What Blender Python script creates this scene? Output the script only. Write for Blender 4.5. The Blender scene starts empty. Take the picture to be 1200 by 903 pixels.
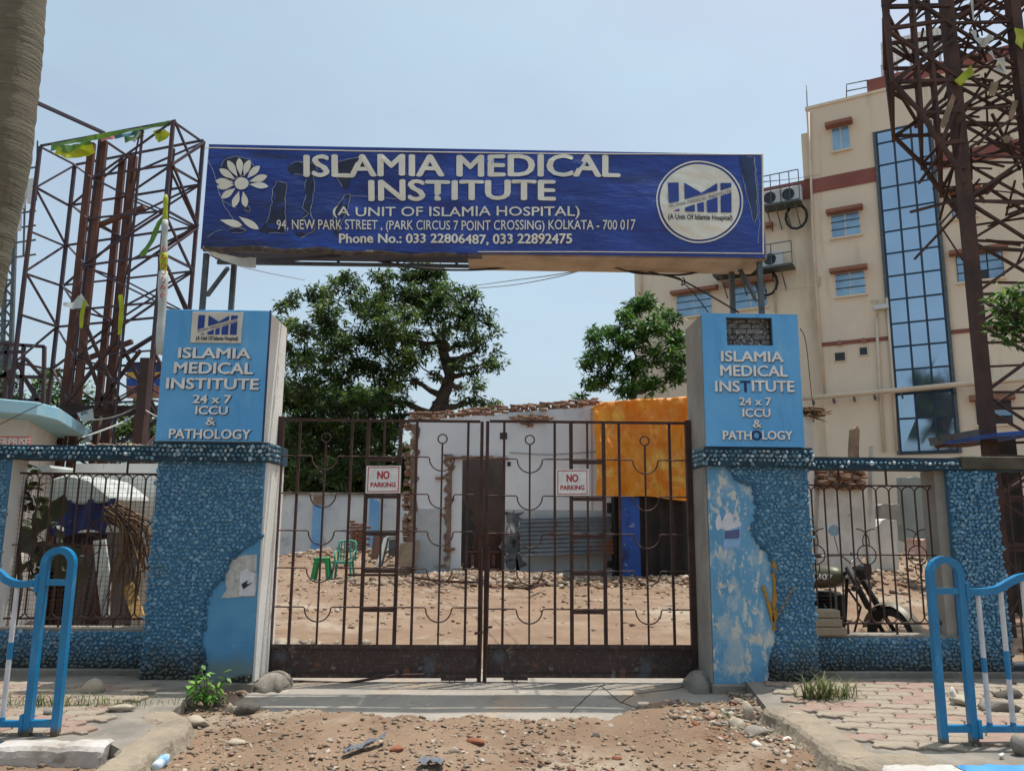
import bpy, bmesh, math, random
import numpy as np
from mathutils import Vector, Matrix, noise

random.seed(7)
RNG = np.random.default_rng(7)
SC = bpy.context.scene
COL = SC.collection
R = math.radians

# ------------------------------------------------------------------ camera
F = 900.0
CAMP = Vector((0.0, 0.0, 1.6))
cam_d = bpy.data.cameras.new("camera")
cam = bpy.data.objects.new("camera", cam_d)
COL.objects.link(cam)
cam_d.sensor_width = 36.0
cam_d.lens = F / 1200.0 * 36.0
cam_d.clip_start = 0.05
cam_d.clip_end = 3000.0
CM = (Matrix.Rotation(R(-1.3), 3, 'Z') @ Matrix.Rotation(R(90 + 9.7), 3, 'X') @ Matrix.Rotation(R(0.45), 3, 'Z'))
cam.matrix_world = Matrix.Translation(CAMP) @ CM.to_4x4()
SC.camera = cam
SC.render.resolution_x = 1024
SC.render.resolution_y = 770

# ------------------------------------------------------------------ sky, sun, exposure
SUN_DIR = Vector((0.20, 0.13, 1.0)).normalized()      # towards the sun
SUN_EL = math.asin(SUN_DIR.z)
SUN_AZ = math.atan2(SUN_DIR.x, SUN_DIR.y)
world = bpy.data.worlds.new("World")
SC.world = world
world.use_nodes = True
wn = world.node_tree
wn.nodes.clear()
w_out = wn.nodes.new("ShaderNodeOutputWorld")
w_bg = wn.nodes.new("ShaderNodeBackground")
w_sky = wn.nodes.new("ShaderNodeTexSky")
w_sky.sky_type = 'NISHITA'
w_sky.sun_disc = False
w_sky.sun_elevation = SUN_EL
w_sky.sun_rotation = SUN_AZ
w_sky.altitude = 0
w_sky.air_density = 1.0
w_sky.dust_density = 3.5
w_sky.ozone_density = 1.2
w_hsv = wn.nodes.new("ShaderNodeHueSaturation")
w_hsv.inputs['Saturation'].default_value = 0.72
w_hsv.inputs['Value'].default_value = 0.60
# thin high haze / cloud veil, same all round
w_tc = wn.nodes.new("ShaderNodeTexCoord")
w_map = wn.nodes.new("ShaderNodeMapping")
w_map.inputs['Scale'].default_value = (1.0, 1.0, 2.2)
w_nz = wn.nodes.new("ShaderNodeTexNoise")
w_nz.inputs['Scale'].default_value = 2.3
w_nz.inputs['Detail'].default_value = 5
w_nz.inputs['Roughness'].default_value = 0.5
w_mr = wn.nodes.new("ShaderNodeMapRange")
w_mr.inputs['From Min'].default_value = 0.35
w_mr.inputs['From Max'].default_value = 0.75
w_mr.inputs['To Min'].default_value = 0.12
w_mr.inputs['To Max'].default_value = 0.5
w_mix = wn.nodes.new("ShaderNodeMixRGB")
w_mix.inputs['Color2'].default_value = (2.05, 3.1, 3.45, 1)
wn.links.new(w_tc.outputs['Generated'], w_map.inputs['Vector'])
wn.links.new(w_map.outputs['Vector'], w_nz.inputs['Vector'])
wn.links.new(w_nz.outputs['Fac'], w_mr.inputs['Value'])
wn.links.new(w_mr.outputs['Result'], w_mix.inputs['Fac'])
wn.links.new(w_sky.outputs['Color'], w_hsv.inputs['Color'])
wn.links.new(w_hsv.outputs['Color'], w_mix.inputs['Color1'])
wn.links.new(w_mix.outputs['Color'], w_bg.inputs['Color'])
wn.links.new(w_bg.outputs['Background'], w_out.inputs['Surface'])
w_bg.inputs['Strength'].default_value = 0.15
sun_d = bpy.data.lights.new("sun", 'SUN')
sun_d.energy = 2.4
sun_d.angle = R(0.6)
sun_d.color = (1.0, 0.96, 0.90)
sun = bpy.data.objects.new("sun", sun_d)
COL.objects.link(sun)
sun.rotation_euler = (-SUN_DIR).to_track_quat('-Z', 'Y').to_euler()
sun.location = (0, 0, 60)
vs = SC.view_settings
vs.view_transform = 'Standard'
vs.look = 'None'
vs.exposure = 0.90
vs.gamma = 1.0

# ------------------------------------------------------------------ pixel helpers (photo pixels -> points in the place)
def ray(px, py):
    return CM @ Vector(((px - 600.0) / F, (451.5 - py) / F, -1.0))
def at(px, py, Y):
    d = ray(px, py)
    return CAMP + d * (Y / d.y)
def onz(px, py, z=0.0):
    d = ray(px, py)
    return CAMP + d * ((z - CAMP.z) / d.z)
CMI = CM.inverted()
def proj(p):
    q = CMI @ (Vector(p) - CAMP)
    return (600 + F * q.x / -q.z, 451.5 - F * q.y / -q.z)

# ------------------------------------------------------------------ colour and material helpers
def C3(r, g, b):
    def l(c):
        c /= 255.0
        return c / 12.92 if c <= 0.04045 else ((c + 0.055) / 1.055) ** 2.4
    return (l(r), l(g), l(b), 1.0)

MATS = {}
def mat(name, base, var=None, scale=4.0, rough=0.85, metal=0.0, bump=0.0, bscale=40.0, layers=(), ground=None, rnd=None, spec=0.5, coat=0.0, transl=0.0, bdetail=6, bst=None, bdist=0.02):
    """procedural principled material. layers: (colour, scale, lo, hi, (sx,sy,sz)); ground: (colour, z0, z1); rnd: list of colours by attribute"""
    if name in MATS: return MATS[name]
    m = bpy.data.materials.new(name)
    m.use_nodes = True
    nt = m.node_tree
    N, L = nt.nodes, nt.links
    b = N['Principled BSDF']
    b.inputs['Roughness'].default_value = rough
    b.inputs['Metallic'].default_value = metal
    b.inputs['Specular IOR Level'].default_value = spec
    if coat:
        b.inputs['Coat Weight'].default_value = coat
        b.inputs['Coat Roughness'].default_value = 0.15
    tc = N.new('ShaderNodeTexCoord')
    def nz(sc, detail=6, rg=0.6, st=None, dist=0.0):
        n = N.new('ShaderNodeTexNoise')
        n.inputs['Scale'].default_value = sc
        n.inputs['Detail'].default_value = detail
        n.inputs['Roughness'].default_value = rg
        n.inputs['Distortion'].default_value = dist
        if st:
            mp = N.new('ShaderNodeMapping')
            mp.inputs['Scale'].default_value = st
            L.new(tc.outputs['Object'], mp.inputs['Vector'])
            L.new(mp.outputs['Vector'], n.inputs['Vector'])
        else:
            L.new(tc.outputs['Object'], n.inputs['Vector'])
        return n.outputs['Fac']
    def rgb(c):
        n = N.new('ShaderNodeRGB'); n.outputs[0].default_value = c; return n.outputs[0]
    def mix(f, a, c):
        n = N.new('ShaderNodeMixRGB'); L.new(f, n.inputs['Fac']); L.new(a, n.inputs['Color1']); L.new(c, n.inputs['Color2']); return n.outputs[0]
    def mr(f, lo, hi):
        n = N.new('ShaderNodeMapRange'); n.interpolation_type = 'SMOOTHSTEP'
        n.inputs['From Min'].default_value = lo; n.inputs['From Max'].default_value = hi
        L.new(f, n.inputs['Value']); return n.outputs[0]
    if rnd:
        at_ = N.new('ShaderNodeAttribute'); at_.attribute_name = 'rnd'
        cr = N.new('ShaderNodeValToRGB')
        el = cr.color_ramp.elements
        while len(el) < len(rnd): el.new(0.5)
        for i, c in enumerate(rnd):
            el[i].position = i / max(1, len(rnd) - 1); el[i].color = c
        L.new(at_.outputs['Fac'], cr.inputs['Fac'])
        col = cr.outputs[0]
    else:
        col = rgb(base)
    if var is not None:
        col = mix(mr(nz(scale), 0.32, 0.68), col, rgb(var))
    for ly in layers:
        c, sc, lo, hi = ly[:4]
        st = ly[4] if len(ly) > 4 else None
        col = mix(mr(nz(sc, 8, 0.65, st, 0.3), lo, hi), col, rgb(c))
    if ground:
        c, z0, z1 = ground
        g = N.new('ShaderNodeNewGeometry')
        sp = N.new('ShaderNodeSeparateXYZ'); L.new(g.outputs['Position'], sp.inputs[0])
        ad = N.new('ShaderNodeMath'); ad.operation = 'MULTIPLY_ADD'
        L.new(nz(5.0), ad.inputs[0]); ad.inputs[1].default_value = -0.9 * (z1 - z0) ; L.new(sp.outputs['Z'], ad.inputs[2])
        n = N.new('ShaderNodeMapRange'); n.interpolation_type = 'SMOOTHSTEP'
        n.inputs['From Min'].default_value = z1 - 0.45 * (z1 - z0); n.inputs['From Max'].default_value = z0 - 0.45 * (z1 - z0)
        L.new(ad.outputs[0], n.inputs['Value'])
        col = mix(n.outputs[0], col, rgb(c))
    L.new(col, b.inputs['Base Color'])
    if bump:
        bp = N.new('ShaderNodeBump')
        bp.inputs['Strength'].default_value = bump
        bp.inputs['Distance'].default_value = bdist
        L.new(nz(bscale, bdetail, 0.65, bst), bp.inputs['Height'])
        L.new(bp.outputs['Normal'], b.inputs['Normal'])
    if transl:
        tr = N.new('ShaderNodeBsdfTranslucent'); L.new(col, tr.inputs['Color'])
        ms = N.new('ShaderNodeMixShader'); ms.inputs[0].default_value = transl
        out = N['Material Output']
        L.new(b.outputs[0], ms.inputs[1]); L.new(tr.outputs[0], ms.inputs[2]); L.new(ms.outputs[0], out.inputs['Surface'])
    MATS[name] = m
    return m

# ------------------------------------------------------------------ object helpers
ORG = {}
def tag(o, label=None, cat=None, group=None, kind=None):
    if label: o['label'] = label
    if cat: o['category'] = cat
    if group: o['group'] = group
    if kind: o['kind'] = kind
    return o
def thing(name, label, cat, loc, group=None):
    o = bpy.data.objects.new(name, None)
    o.empty_display_size = 0.2
    COL.objects.link(o); o.location = Vector(loc); ORG[o.name] = Vector(loc)
    return tag(o, label, cat, group)
def put(name, me, m, parent=None, org=None, loc=None):
    """me holds coordinates already relative to org"""
    o = bpy.data.objects.new(name, me); COL.objects.link(o)
    if m is not None:
        me.materials.clear(); me.materials.append(m)
    if parent is not None:
        o.parent = parent
        if loc is not None: o.location = Vector(loc) - ORG[parent.name]
        ORG[o.name] = ORG[parent.name] if loc is None else Vector(loc)
    else:
        o.location = org; ORG[o.name] = Vector(org)
    return o

class MB:
    def __init__(s, T=None):
        s.v = []; s.f = []; s.T = T
    def pt(s, p):
        p = Vector(p)
        s.v.append(s.T(p) if s.T else p); return len(s.v) - 1
    def box(s, x0, x1, y0, y1, z0, z1):
        i = [s.pt((x, y, z)) for z in (z0, z1) for y in (y0, y1) for x in (x0, x1)]
        a, b, c, d, e, f, g, h = i
        s.f += [(a, c, d, b), (e, f, h, g), (a, b, f, e), (c, g, h, d), (a, e, g, c), (b, d, h, f)]
        return s
    def beam(s, p, q, w, h=None, up=None):
        p = Vector(p); q = Vector(q); h = h or w
        d = (q - p)
        if d.length < 1e-6: return s
        d.normalize()
        u = Vector(up) if up else (Vector((0, 0, 1)) if abs(d.z) < 0.95 else Vector((0, 1, 0)))
        a = d.cross(u).normalized(); b = a.cross(d).normalized()
        ids = []
        for c in (p, q):
            for sa, sb in ((-1, -1), (1, -1), (1, 1), (-1, 1)):
                ids.append(s.pt(c + a * (sa * w / 2) + b * (sb * h / 2)))
        s.f += [(ids[0], ids[1], ids[2], ids[3]), (ids[7], ids[6], ids[5], ids[4])]
        for k in range(4):
            s.f.append((ids[k], ids[4 + k], ids[4 + (k + 1) % 4], ids[(k + 1) % 4]))
        return s
    def tube(s, pts, r, n=8, closed=False, cap=True, square=False):
        pts = [Vector(p) for p in pts]
        m = len(pts)
        rr = r if isinstance(r, (list, tuple)) else [r] * m
        rings = []
        ref = None
        for i, p in enumerate(pts):
            if closed: d = pts[(i + 1) % m] - pts[i - 1]
            else: d = pts[min(i + 1, m - 1)] - pts[max(i - 1, 0)]
            if d.length < 1e-9: d = Vector((0, 0, 1))
            d.normalize()
            if ref is None:
                ref = Vector((0, 1, 0)) if abs(d.y) < 0.9 else Vector((1, 0, 0))
            a = d.cross(ref)
            if a.length < 1e-4: a = d.cross(Vector((1, 0, 0.3)))
            a.normalize(); b = a.cross(d).normalized(); ref = b
            if square:
                prof = [(-1, -1), (1, -1), (1, 1), (-1, 1)]
            else:
                prof = [(math.cos(2 * math.pi * k / n), math.sin(2 * math.pi * k / n)) for k in range(n)]
            rings.append([s.pt(p + a * (ca * rr[i]) + b * (sa * rr[i])) for ca, sa in prof])
        k = len(rings[0])
        for i in range(m if closed else m - 1):
            A, B = rings[i], rings[(i + 1) % m]
            for j in range(k):
                s.f.append((A[j], A[(j + 1) % k], B[(j + 1) % k], B[j]))
        if cap and not closed:
            s.f.append(tuple(reversed(rings[0]))); s.f.append(tuple(rings[-1]))
        return s
    def prism(s, poly, y0, y1):
        """poly in XZ, extruded along Y"""
        n = len(poly)
        A = [s.pt((x, y0, z)) for x, z in poly]; B = [s.pt((x, y1, z)) for x, z in poly]
        s.f.append(tuple(A)); s.f.append(tuple(reversed(B)))
        for i in range(n): s.f.append((A[i], B[i], B[(i + 1) % n], A[(i + 1) % n]))
        return s
    def slab(s, poly, z0, z1):
        """poly in XY, extruded along Z"""
        n = len(poly)
        A = [s.pt((x, y, z0)) for x, y in poly]; B = [s.pt((x, y, z1)) for x, y in poly]
        s.f.append(tuple(reversed(A))); s.f.append(tuple(B))
        for i in range(n): s.f.append((A[i], A[(i + 1) % n], B[(i + 1) % n], B[i]))
        return s
    def grid(s, fn, nu, nv):
        ids = [[s.pt(fn(i / nu, j / nv)) for i in range(nu + 1)] for j in range(nv + 1)]
        for j in range(nv):
            for i in range(nu):
                s.f.append((ids[j][i], ids[j][i + 1], ids[j + 1][i + 1], ids[j + 1][i]))
        return s
    def disc(s, c, r, nrm, n=16, t=0.01):
        c = Vector(c); nrm = Vector(nrm).normalized()
        return s.tube([c - nrm * t / 2, c + nrm * t / 2], r, n)
    def lathe(s, c, prof, n=12):
        c = Vector(c)
        rings = [[s.pt(c + Vector((r * math.cos(2 * math.pi * k / n), r * math.sin(2 * math.pi * k / n), z))) for k in range(n)] for r, z in prof]
        for i in range(len(rings) - 1):
            for j in range(n):
                s.f.append((rings[i][j], rings[i][(j + 1) % n], rings[i + 1][(j + 1) % n], rings[i + 1][j]))
        s.f.append(tuple(reversed(rings[0]))); s.f.append(tuple(rings[-1]))
        return s
    def mesh(s, name, org, smooth=False, bevel=0.0):
        me = bpy.data.meshes.new(name)
        me.from_pydata([tuple(v - org) for v in s.v], [], s.f)
        if bevel:
            bm = bmesh.new(); bm.from_mesh(me)
            bmesh.ops.recalc_face_normals(bm, faces=bm.faces)
            bmesh.ops.bevel(bm, geom=list(bm.edges), offset=bevel, segments=1, affect='EDGES', clamp_overlap=True)
            bm.to_mesh(me); bm.free()
        me.update()
        if smooth: me.shade_smooth()
        return me

def part(name, mb, m, parent=None, smooth=False, bevel=0.0, label=None, kind=None):
    if parent is None:
        lo = Vector([min(v[k] for v in mb.v) for k in range(3)]); hi = Vector([max(v[k] for v in mb.v) for k in range(3)])
        org = Vector(((lo.x + hi.x) / 2, (lo.y + hi.y) / 2, lo.z))
    else:
        org = ORG[parent.name]
    o = put(name, mb.mesh(name, org, smooth, bevel), m, parent, org)
    if label: o['label'] = label
    if kind: o['kind'] = kind
    return o
def solo(name, mb, m, label, cat, group=None, smooth=False, bevel=0.0, kind=None):
    return tag(part(name, mb, m, None, smooth, bevel), label, cat, group, kind)
def struct(name, mb, m, smooth=False, bevel=0.0):
    return tag(part(name, mb, m, None, smooth, bevel), kind='structure')

# ------------------------------------------------------------------ scattering of small pieces into one mesh
def ico(sub=1, seed=0, jag=0.25):
    bm = bmesh.new()
    bmesh.ops.create_icosphere(bm, subdivisions=sub, radius=1.0)
    V = np.array([v.co[:] for v in bm.verts]); Fc = np.array([[v.index for v in f.verts] for f in bm.faces])
    bm.free()
    r = np.random.default_rng(seed)
    V = V * (1 + r.uniform(-jag, jag, (len(V), 1)))
    return V, Fc
def shard(seed=0):
    r = np.random.default_rng(seed)
    V = np.array([[x, y, z] for z in (-1, 1) for y in (-1, 1) for x in (-1, 1)], float)
    V = V * r.uniform(0.55, 1.0, V.shape)
    Fc = np.array([[0, 2, 3], [0, 3, 1], [4, 5, 7], [4, 7, 6], [0, 1, 5], [0, 5, 4], [2, 6, 7], [2, 7, 3], [0, 4, 6], [0, 6, 2], [1, 3, 7], [1, 7, 5]])
    return V, Fc
STONES = [ico(1, s, 0.22) for s in range(5)]
SHARDS = [shard(s) for s in range(6)]
def rots(n, tilt=3.14, spin=3.14):
    a = RNG.uniform(-spin, spin, n); b = RNG.uniform(-tilt, tilt, n); c = RNG.uniform(-tilt, tilt, n)
    def rx(t): o = np.zeros((n, 3, 3)); o[:, 0, 0] = 1; o[:, 1, 1] = np.cos(t); o[:, 1, 2] = -np.sin(t); o[:, 2, 1] = np.sin(t); o[:, 2, 2] = np.cos(t); return o
    def ry(t): o = np.zeros((n, 3, 3)); o[:, 1, 1] = 1; o[:, 0, 0] = np.cos(t); o[:, 0, 2] = np.sin(t); o[:, 2, 0] = -np.sin(t); o[:, 2, 2] = np.cos(t); return o
    def rz(t): o = np.zeros((n, 3, 3)); o[:, 2, 2] = 1; o[:, 0, 0] = np.cos(t); o[:, 0, 1] = -np.sin(t); o[:, 1, 0] = np.sin(t); o[:, 1, 1] = np.cos(t); return o
    return np.einsum('nij,njk,nkl->nil', rz(a), ry(b), rx(c))
def np_mesh(name, V, Fc, rndv=None, smooth=False):
    me = bpy.data.meshes.new(name)
    nf, k = Fc.shape
    me.vertices.add(len(V)); me.vertices.foreach_set('co', V.astype(np.float32).ravel())
    me.loops.add(nf * k); me.loops.foreach_set('vertex_index', Fc.astype(np.int32).ravel())
    me.polygons.add(nf); me.polygons.foreach_set('loop_start', np.arange(0, nf * k, k, dtype=np.int32))
    if rndv is not None:
        a = me.attributes.new('rnd', 'FLOAT', 'POINT'); a.data.foreach_set('value', rndv.astype(np.float32))
    me.update(calc_edges=True)
    if smooth: me.shade_smooth()
    return me
def scatter(name, tm, P, S, Rt, m, parent=None, smooth=False, kind='stuff', rnd=None, label=None, cat=None, org=None):
    P = np.asarray(P, float); n = len(P); S = np.asarray(S, float)
    if S.ndim == 1: S = np.repeat(S[:, None], 3, 1)
    idx = RNG.integers(0, len(tm), n)
    rv = RNG.uniform(0, 1, n) if rnd is None else np.asarray(rnd)
    VV, FF, RR = [], [], []; off = 0
    for t, (V, Fc) in enumerate(tm):
        sel = np.where(idx == t)[0]
        if not len(sel): continue
        X = V[None] * S[sel][:, None, :]
        X = np.einsum('nij,nvj->nvi', Rt[sel], X) + P[sel][:, None, :]
        VV.append(X.reshape(-1, 3))
        FF.append((Fc[None] + (np.arange(len(sel)) * len(V))[:, None, None] + off).reshape(-1, Fc.shape[1]))
        RR.append(np.repeat(rv[sel], len(V))); off += len(sel) * len(V)
    V = np.concatenate(VV); Fc = np.concatenate(FF); rr = np.concatenate(RR)
    if parent is not None: o3 = ORG[parent.name]
    else: o3 = Vector(org) if org is not None else Vector(((V[:, 0].min() + V[:, 0].max()) / 2, (V[:, 1].min() + V[:, 1].max()) / 2, V[:, 2].min()))
    V = V - np.array(o3[:])
    o = put(name, np_mesh(name, V, Fc, rr, smooth), m, parent, o3)
    return tag(o, label, cat, None, kind)

def inpoly(x, y, poly):
    c = False; j = len(poly) - 1
    for i in range(len(poly)):
        xi, yi = poly[i]; xj, yj = poly[j]
        if (yi > y) != (yj > y) and x < (xj - xi) * (y - yi) / (yj - yi) + xi: c = not c
        j = i
    return c
def fbm(x, y, s=1.0, o=4):
    return noise.fractal(Vector((x * s, y * s, 3.7)), 0.6, 2.0, o)

# ------------------------------------------------------------------ lettering: built-in font turned into mesh, fitted to a rectangle in the XZ plane
def text_verts(body, bold=0.0, sub=False):
    cu = bpy.data.curves.new("t", 'FONT'); cu.body = body; cu.offset = bold; cu.resolution_u = 3; cu.fill_mode = 'FRONT'
    o = bpy.data.objects.new("t", cu); COL.objects.link(o)
    dg = bpy.context.evaluated_depsgraph_get()
    me = bpy.data.meshes.new_from_object(o.evaluated_get(dg))
    V = np.array([v.co[:2] for v in me.vertices]); Fs = [tuple(p.vertices) for p in me.polygons]
    ed = {}
    for f in Fs:
        for a, b in zip(f, f[1:] + f[:1]):
            k = (min(a, b), max(a, b)); ed[k] = ed.get(k, 0) + 1
    E = [(a, b) for f in Fs for a, b in zip(f, f[1:] + f[:1]) if ed[(min(a, b), max(a, b))] == 1]
    bpy.data.objects.remove(o); bpy.data.curves.remove(cu); bpy.data.meshes.remove(me)
    return V, Fs, E
def lettering(body, fr, m, parent, name='lettering', bold=0.0, depth=0.004, label=None):
    """fr(u,v,d) maps the unit rectangle (u right, v up, d towards the viewer) to a point"""
    V, Fs, E = text_verts(body, 0.0)
    lo = V.min(0); hi = V.max(0)
    U = (V - lo) / (hi - lo)
    # heavier strokes: staggered copies of the outline, each a hair proud of the last
    w = hi - lo; sh = [(0, 0)] if bold <= 0 else [(0, 0), (bold / w[0], 0), (-bold / w[0], 0), (0, bold * .7 / w[1]), (0, -bold * .7 / w[1])]
    mb = MB(); n = len(U); o_ = 0
    for i, (du, dv) in enumerate(sh):
        for u, v in U: mb.pt(fr(u + du, v + dv, depth + i * 0.0003))
        for u, v in U: mb.pt(fr(u + du, v + dv, -0.001))
        mb.f += [tuple(q + o_ for q in f) for f in Fs]
        mb.f += [(a + o_, a + n + o_, b + n + o_, b + o_) for a, b in E]
        o_ += 2 * n
    return part(name, mb, m, parent, label=label)
def rect_fr(px0, py0, px1, py1, Y, slant=0.0):
    """rectangle given in photo pixels on the frontal plane at Y -> fr"""
    pm = (py0 + py1) / 2; xm = (px0 + px1) / 2
    xa = at(px0, pm, Y).x; xb = at(px1, pm, Y).x; za = at(xm, py1, Y).z; zb = at(xm, py0, Y).z
    return lambda u, v, d: Vector((xa + (xb - xa) * u, Y - d, za + (zb - za) * v + slant * (u - 0.5)))

# ================================================================== MATERIALS
m_dirt = mat('dirt', C3(136, 113, 91), C3(120, 97, 77), 1.3, 0.95, bump=0.6, bscale=30, layers=[(C3(158, 144, 126), 0.45, 0.5, 0.68), (C3(112, 84, 62), 0.9, 0.54, 0.70), (C3(100, 76, 58), 3.0, 0.58, 0.74), (C3(170, 158, 140), 16, 0.62, 0.74), (C3(96, 80, 66), 30, 0.64, 0.74)])
m_apron = mat('worn_concrete', C3(158, 150, 138), C3(142, 136, 126), 2.0, 0.9, bump=0.35, bscale=55, layers=[(C3(168, 146, 122), 1.1, 0.50, 0.70), (C3(120, 112, 104), 2.4, 0.56, 0.72), (C3(182, 172, 158), 5, 0.58, 0.72), (C3(104, 96, 88), 13, 0.62, 0.72)])
m_conc = mat('grey_concrete', C3(146, 138, 126), C3(116, 110, 100), 3.0, 0.93, bump=0.6, bscale=35, layers=[(C3(78, 78, 66), 2.5, 0.58, 0.8), (C3(176, 168, 152), 6, 0.62, 0.8)])
m_mossy = mat('mossy_concrete', C3(66, 62, 52), C3(88, 84, 70), 4, 0.95, bump=0.7, bscale=35, layers=[(C3(50, 56, 36), 5, 0.55, 0.75)])
m_peb = mat('pebble_blue', None, rough=0.5, rnd=[C3(76, 122, 152), C3(98, 146, 174), C3(86, 134, 164), C3(134, 174, 196)], bump=0.5, bscale=70,
            layers=[(C3(92, 116, 124), 1.7, 0.54, 0.74), (C3(140, 172, 190), 7.0, 0.60, 0.76), (C3(128, 128, 118), 3.1, 0.64, 0.74)], ground=(C3(84, 84, 74), 0.12, 0.55))
m_pebdark = mat('pebble_teal', None, rough=0.6, rnd=[C3(66, 104, 126), C3(98, 138, 156), C3(80, 120, 140), C3(190, 206, 210)], bump=0.2, bscale=60, layers=[(C3(60, 72, 66), 3, 0.58, 0.8)])
m_mortar = mat('mortar_blue', C3(62, 110, 144), C3(74, 122, 152), 6, 0.9, bump=0.5, bscale=60, ground=(C3(50, 52, 46), 0.1, 0.5))
m_mortard = mat('mortar_teal', C3(28, 54, 72), C3(44, 72, 86), 6, 0.9, bump=0.5, bscale=60)
m_plblue = mat('plaster_blue', C3(92, 154, 192), C3(74, 138, 180), 2.0, 0.8, bump=0.15, bscale=25, layers=[(C3(118, 166, 190), 5, 0.6, 0.75)], ground=(C3(110, 128, 128), 0.15, 0.4))
m_plpeel = mat('plaster_peeling', C3(108, 164, 198), C3(90, 148, 186), 2.0, 0.85, bump=0.3, bscale=25, layers=[(C3(160, 182, 192), 5.0, 0.48, 0.60, (1, 1, 0.6)), (C3(198, 200, 192), 11, 0.54, 0.60, (1.3, 1, 0.6)), (C3(206, 198, 180), 4.0, 0.62, 0.66), (C3(112, 138, 148), 1.6, 0.62, 0.8)])
m_white = mat('white_wash', C3(232, 230, 224), C3(220, 217, 208), 2.0, 0.9, bump=0.3, bscale=25, layers=[(C3(140, 134, 122), 4.0, 0.60, 0.72, (1, 1, 0.35)), (C3(90, 86, 78), 9.0, 0.68, 0.78, (1, 1, 0.4))])
m_greyside = mat('grey_plaster', C3(158, 152, 142), C3(136, 132, 124), 2.0, 0.93, bump=0.35, bscale=25, layers=[(C3(84, 82, 76), 3.0, 0.56, 0.74, (1, 1, 0.35)), (C3(48, 46, 42), 6.0, 0.64, 0.76, (1, 1, 0.5))])
m_signblue = mat('sign_blue', C3(98, 174, 226), C3(82, 160, 216), 1.6, 0.45, bump=0.05, bscale=12, layers=[(C3(66, 144, 204), 3.0, 0.54, 0.75, (1.5, 1.5, 0.25)), (C3(130, 186, 222), 2.2, 0.58, 0.74, (2, 2, 0.2)), (C3(60, 104, 140), 20, 0.70, 0.76)], coat=0.15)
m_letter = mat('letter_white', C3(234, 236, 232), C3(212, 216, 214), 8, 0.5)
m_letteredge = mat('navy_backing', C3(18, 46, 92), None, rough=0.6)
m_navy = mat('banner_blue', C3(26, 66, 160), C3(18, 46, 122), 0.9, 0.36, bump=1.0, bscale=2.4, bdetail=5, bst=(0.5, 1, 1.7), bdist=0.07, layers=[(C3(40, 88, 190), 0.9, 0.54, 0.74, (0.6, 1, 2.2)), (C3(32, 42, 78), 0.8, 0.55, 0.70, (0.4, 1, 2.4))], spec=0.6)  # gloss streaks and dark zones of the wrinkled cloth are painted into its colour
m_torn = mat('torn_dark', C3(42, 52, 68), C3(26, 40, 76), 6, 0.6, bump=0.3, bscale=20)
m_tornedge = mat('torn_edge_white', C3(170, 182, 200), None, rough=0.7)
m_bprint = mat('banner_print', C3(236, 236, 222), C3(216, 218, 206), 3, 0.4)
m_logoblue = mat('logo_blue', C3(34, 66, 148), C3(28, 56, 130), 5, 0.5)
m_ink = mat('black_ink', C3(34, 38, 44), None, rough=0.6)
m_steelpaint = mat('grey_painted_steel', C3(94, 104, 108), C3(72, 80, 84), 5, 0.6, 0.2, bump=0.1, layers=[(C3(82, 58, 44), 6, 0.60, 0.72)])
m_tray = mat('tin_tray', C3(186, 168, 146), C3(160, 144, 124), 3, 0.6, 0.1, bump=0.2, bscale=12, layers=[(C3(92, 76, 62), 5, 0.60, 0.75)])
m_rust = mat('rusty_gate_iron', C3(84, 62, 56), C3(62, 46, 42), 6, 0.75, 0.25, bump=0.4, bscale=70, layers=[(C3(104, 62, 42), 12, 0.60, 0.72), (C3(124, 112, 102), 24, 0.66, 0.72)])
m_plate = mat('worn_gate_plate', C3(78, 58, 52), C3(60, 46, 44), 3, 0.6, 0.15, bump=0.5, bscale=60, layers=[(C3(82, 86, 90), 3.0, 0.56, 0.70), (C3(128, 118, 110), 7, 0.60, 0.70), (C3(130, 80, 56), 5, 0.62, 0.72), (C3(104, 92, 84), 28, 0.54, 0.66)])
m_railblue = mat('rail_blue', C3(12, 126, 176), C3(10, 112, 162), 3, 0.35, bump=0.06, bscale=30, layers=[(C3(60, 140, 190), 9, 0.56, 0.7, (1, 1, .3)), (C3(86, 72, 60), 16, 0.68, 0.71), (C3(10, 90, 146), 5, 0.6, 0.75)], coat=0.15, ground=(C3(84, 74, 62), 0.13, 0.19))
m_railwhite = mat('rail_white', C3(210, 212, 214), C3(188, 190, 194), 8, 0.5, layers=[(C3(140, 130, 116), 18, 0.68, 0.76)])
m_paverA = mat('paver_pink', C3(154, 128, 114), C3(138, 116, 102), 6, 0.95, bump=0.5, bscale=60, layers=[(C3(152, 142, 128), 2.2, 0.42, 0.62), (C3(110, 98, 86), 7, 0.6, 0.72)])
m_paverB = mat('paver_grey', C3(156, 144, 126), C3(140, 128, 112), 6, 0.95, bump=0.5, bscale=60, layers=[(C3(120, 110, 96), 3, 0.55, 0.72)])
m_kerbw = mat('kerb_white_paint', C3(190, 186, 180), C3(166, 158, 148), 5, 0.8, bump=0.4, bscale=30, layers=[(C3(140, 132, 118), 6, 0.56, 0.68)])
m_kerbb = mat('kerb_blue_paint', C3(60, 136, 190), C3(80, 150, 196), 5, 0.8, bump=0.4, bscale=30, layers=[(C3(130, 128, 120), 6, 0.62, 0.72)])
m_stone = mat('broken_stone', None, rough=0.95, rnd=[C3(150, 138, 120), C3(126, 116, 102), C3(176, 164, 146), C3(150, 104, 82), C3(140, 128, 112), C3(190, 182, 168)], bump=0.4, bscale=50)
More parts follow.
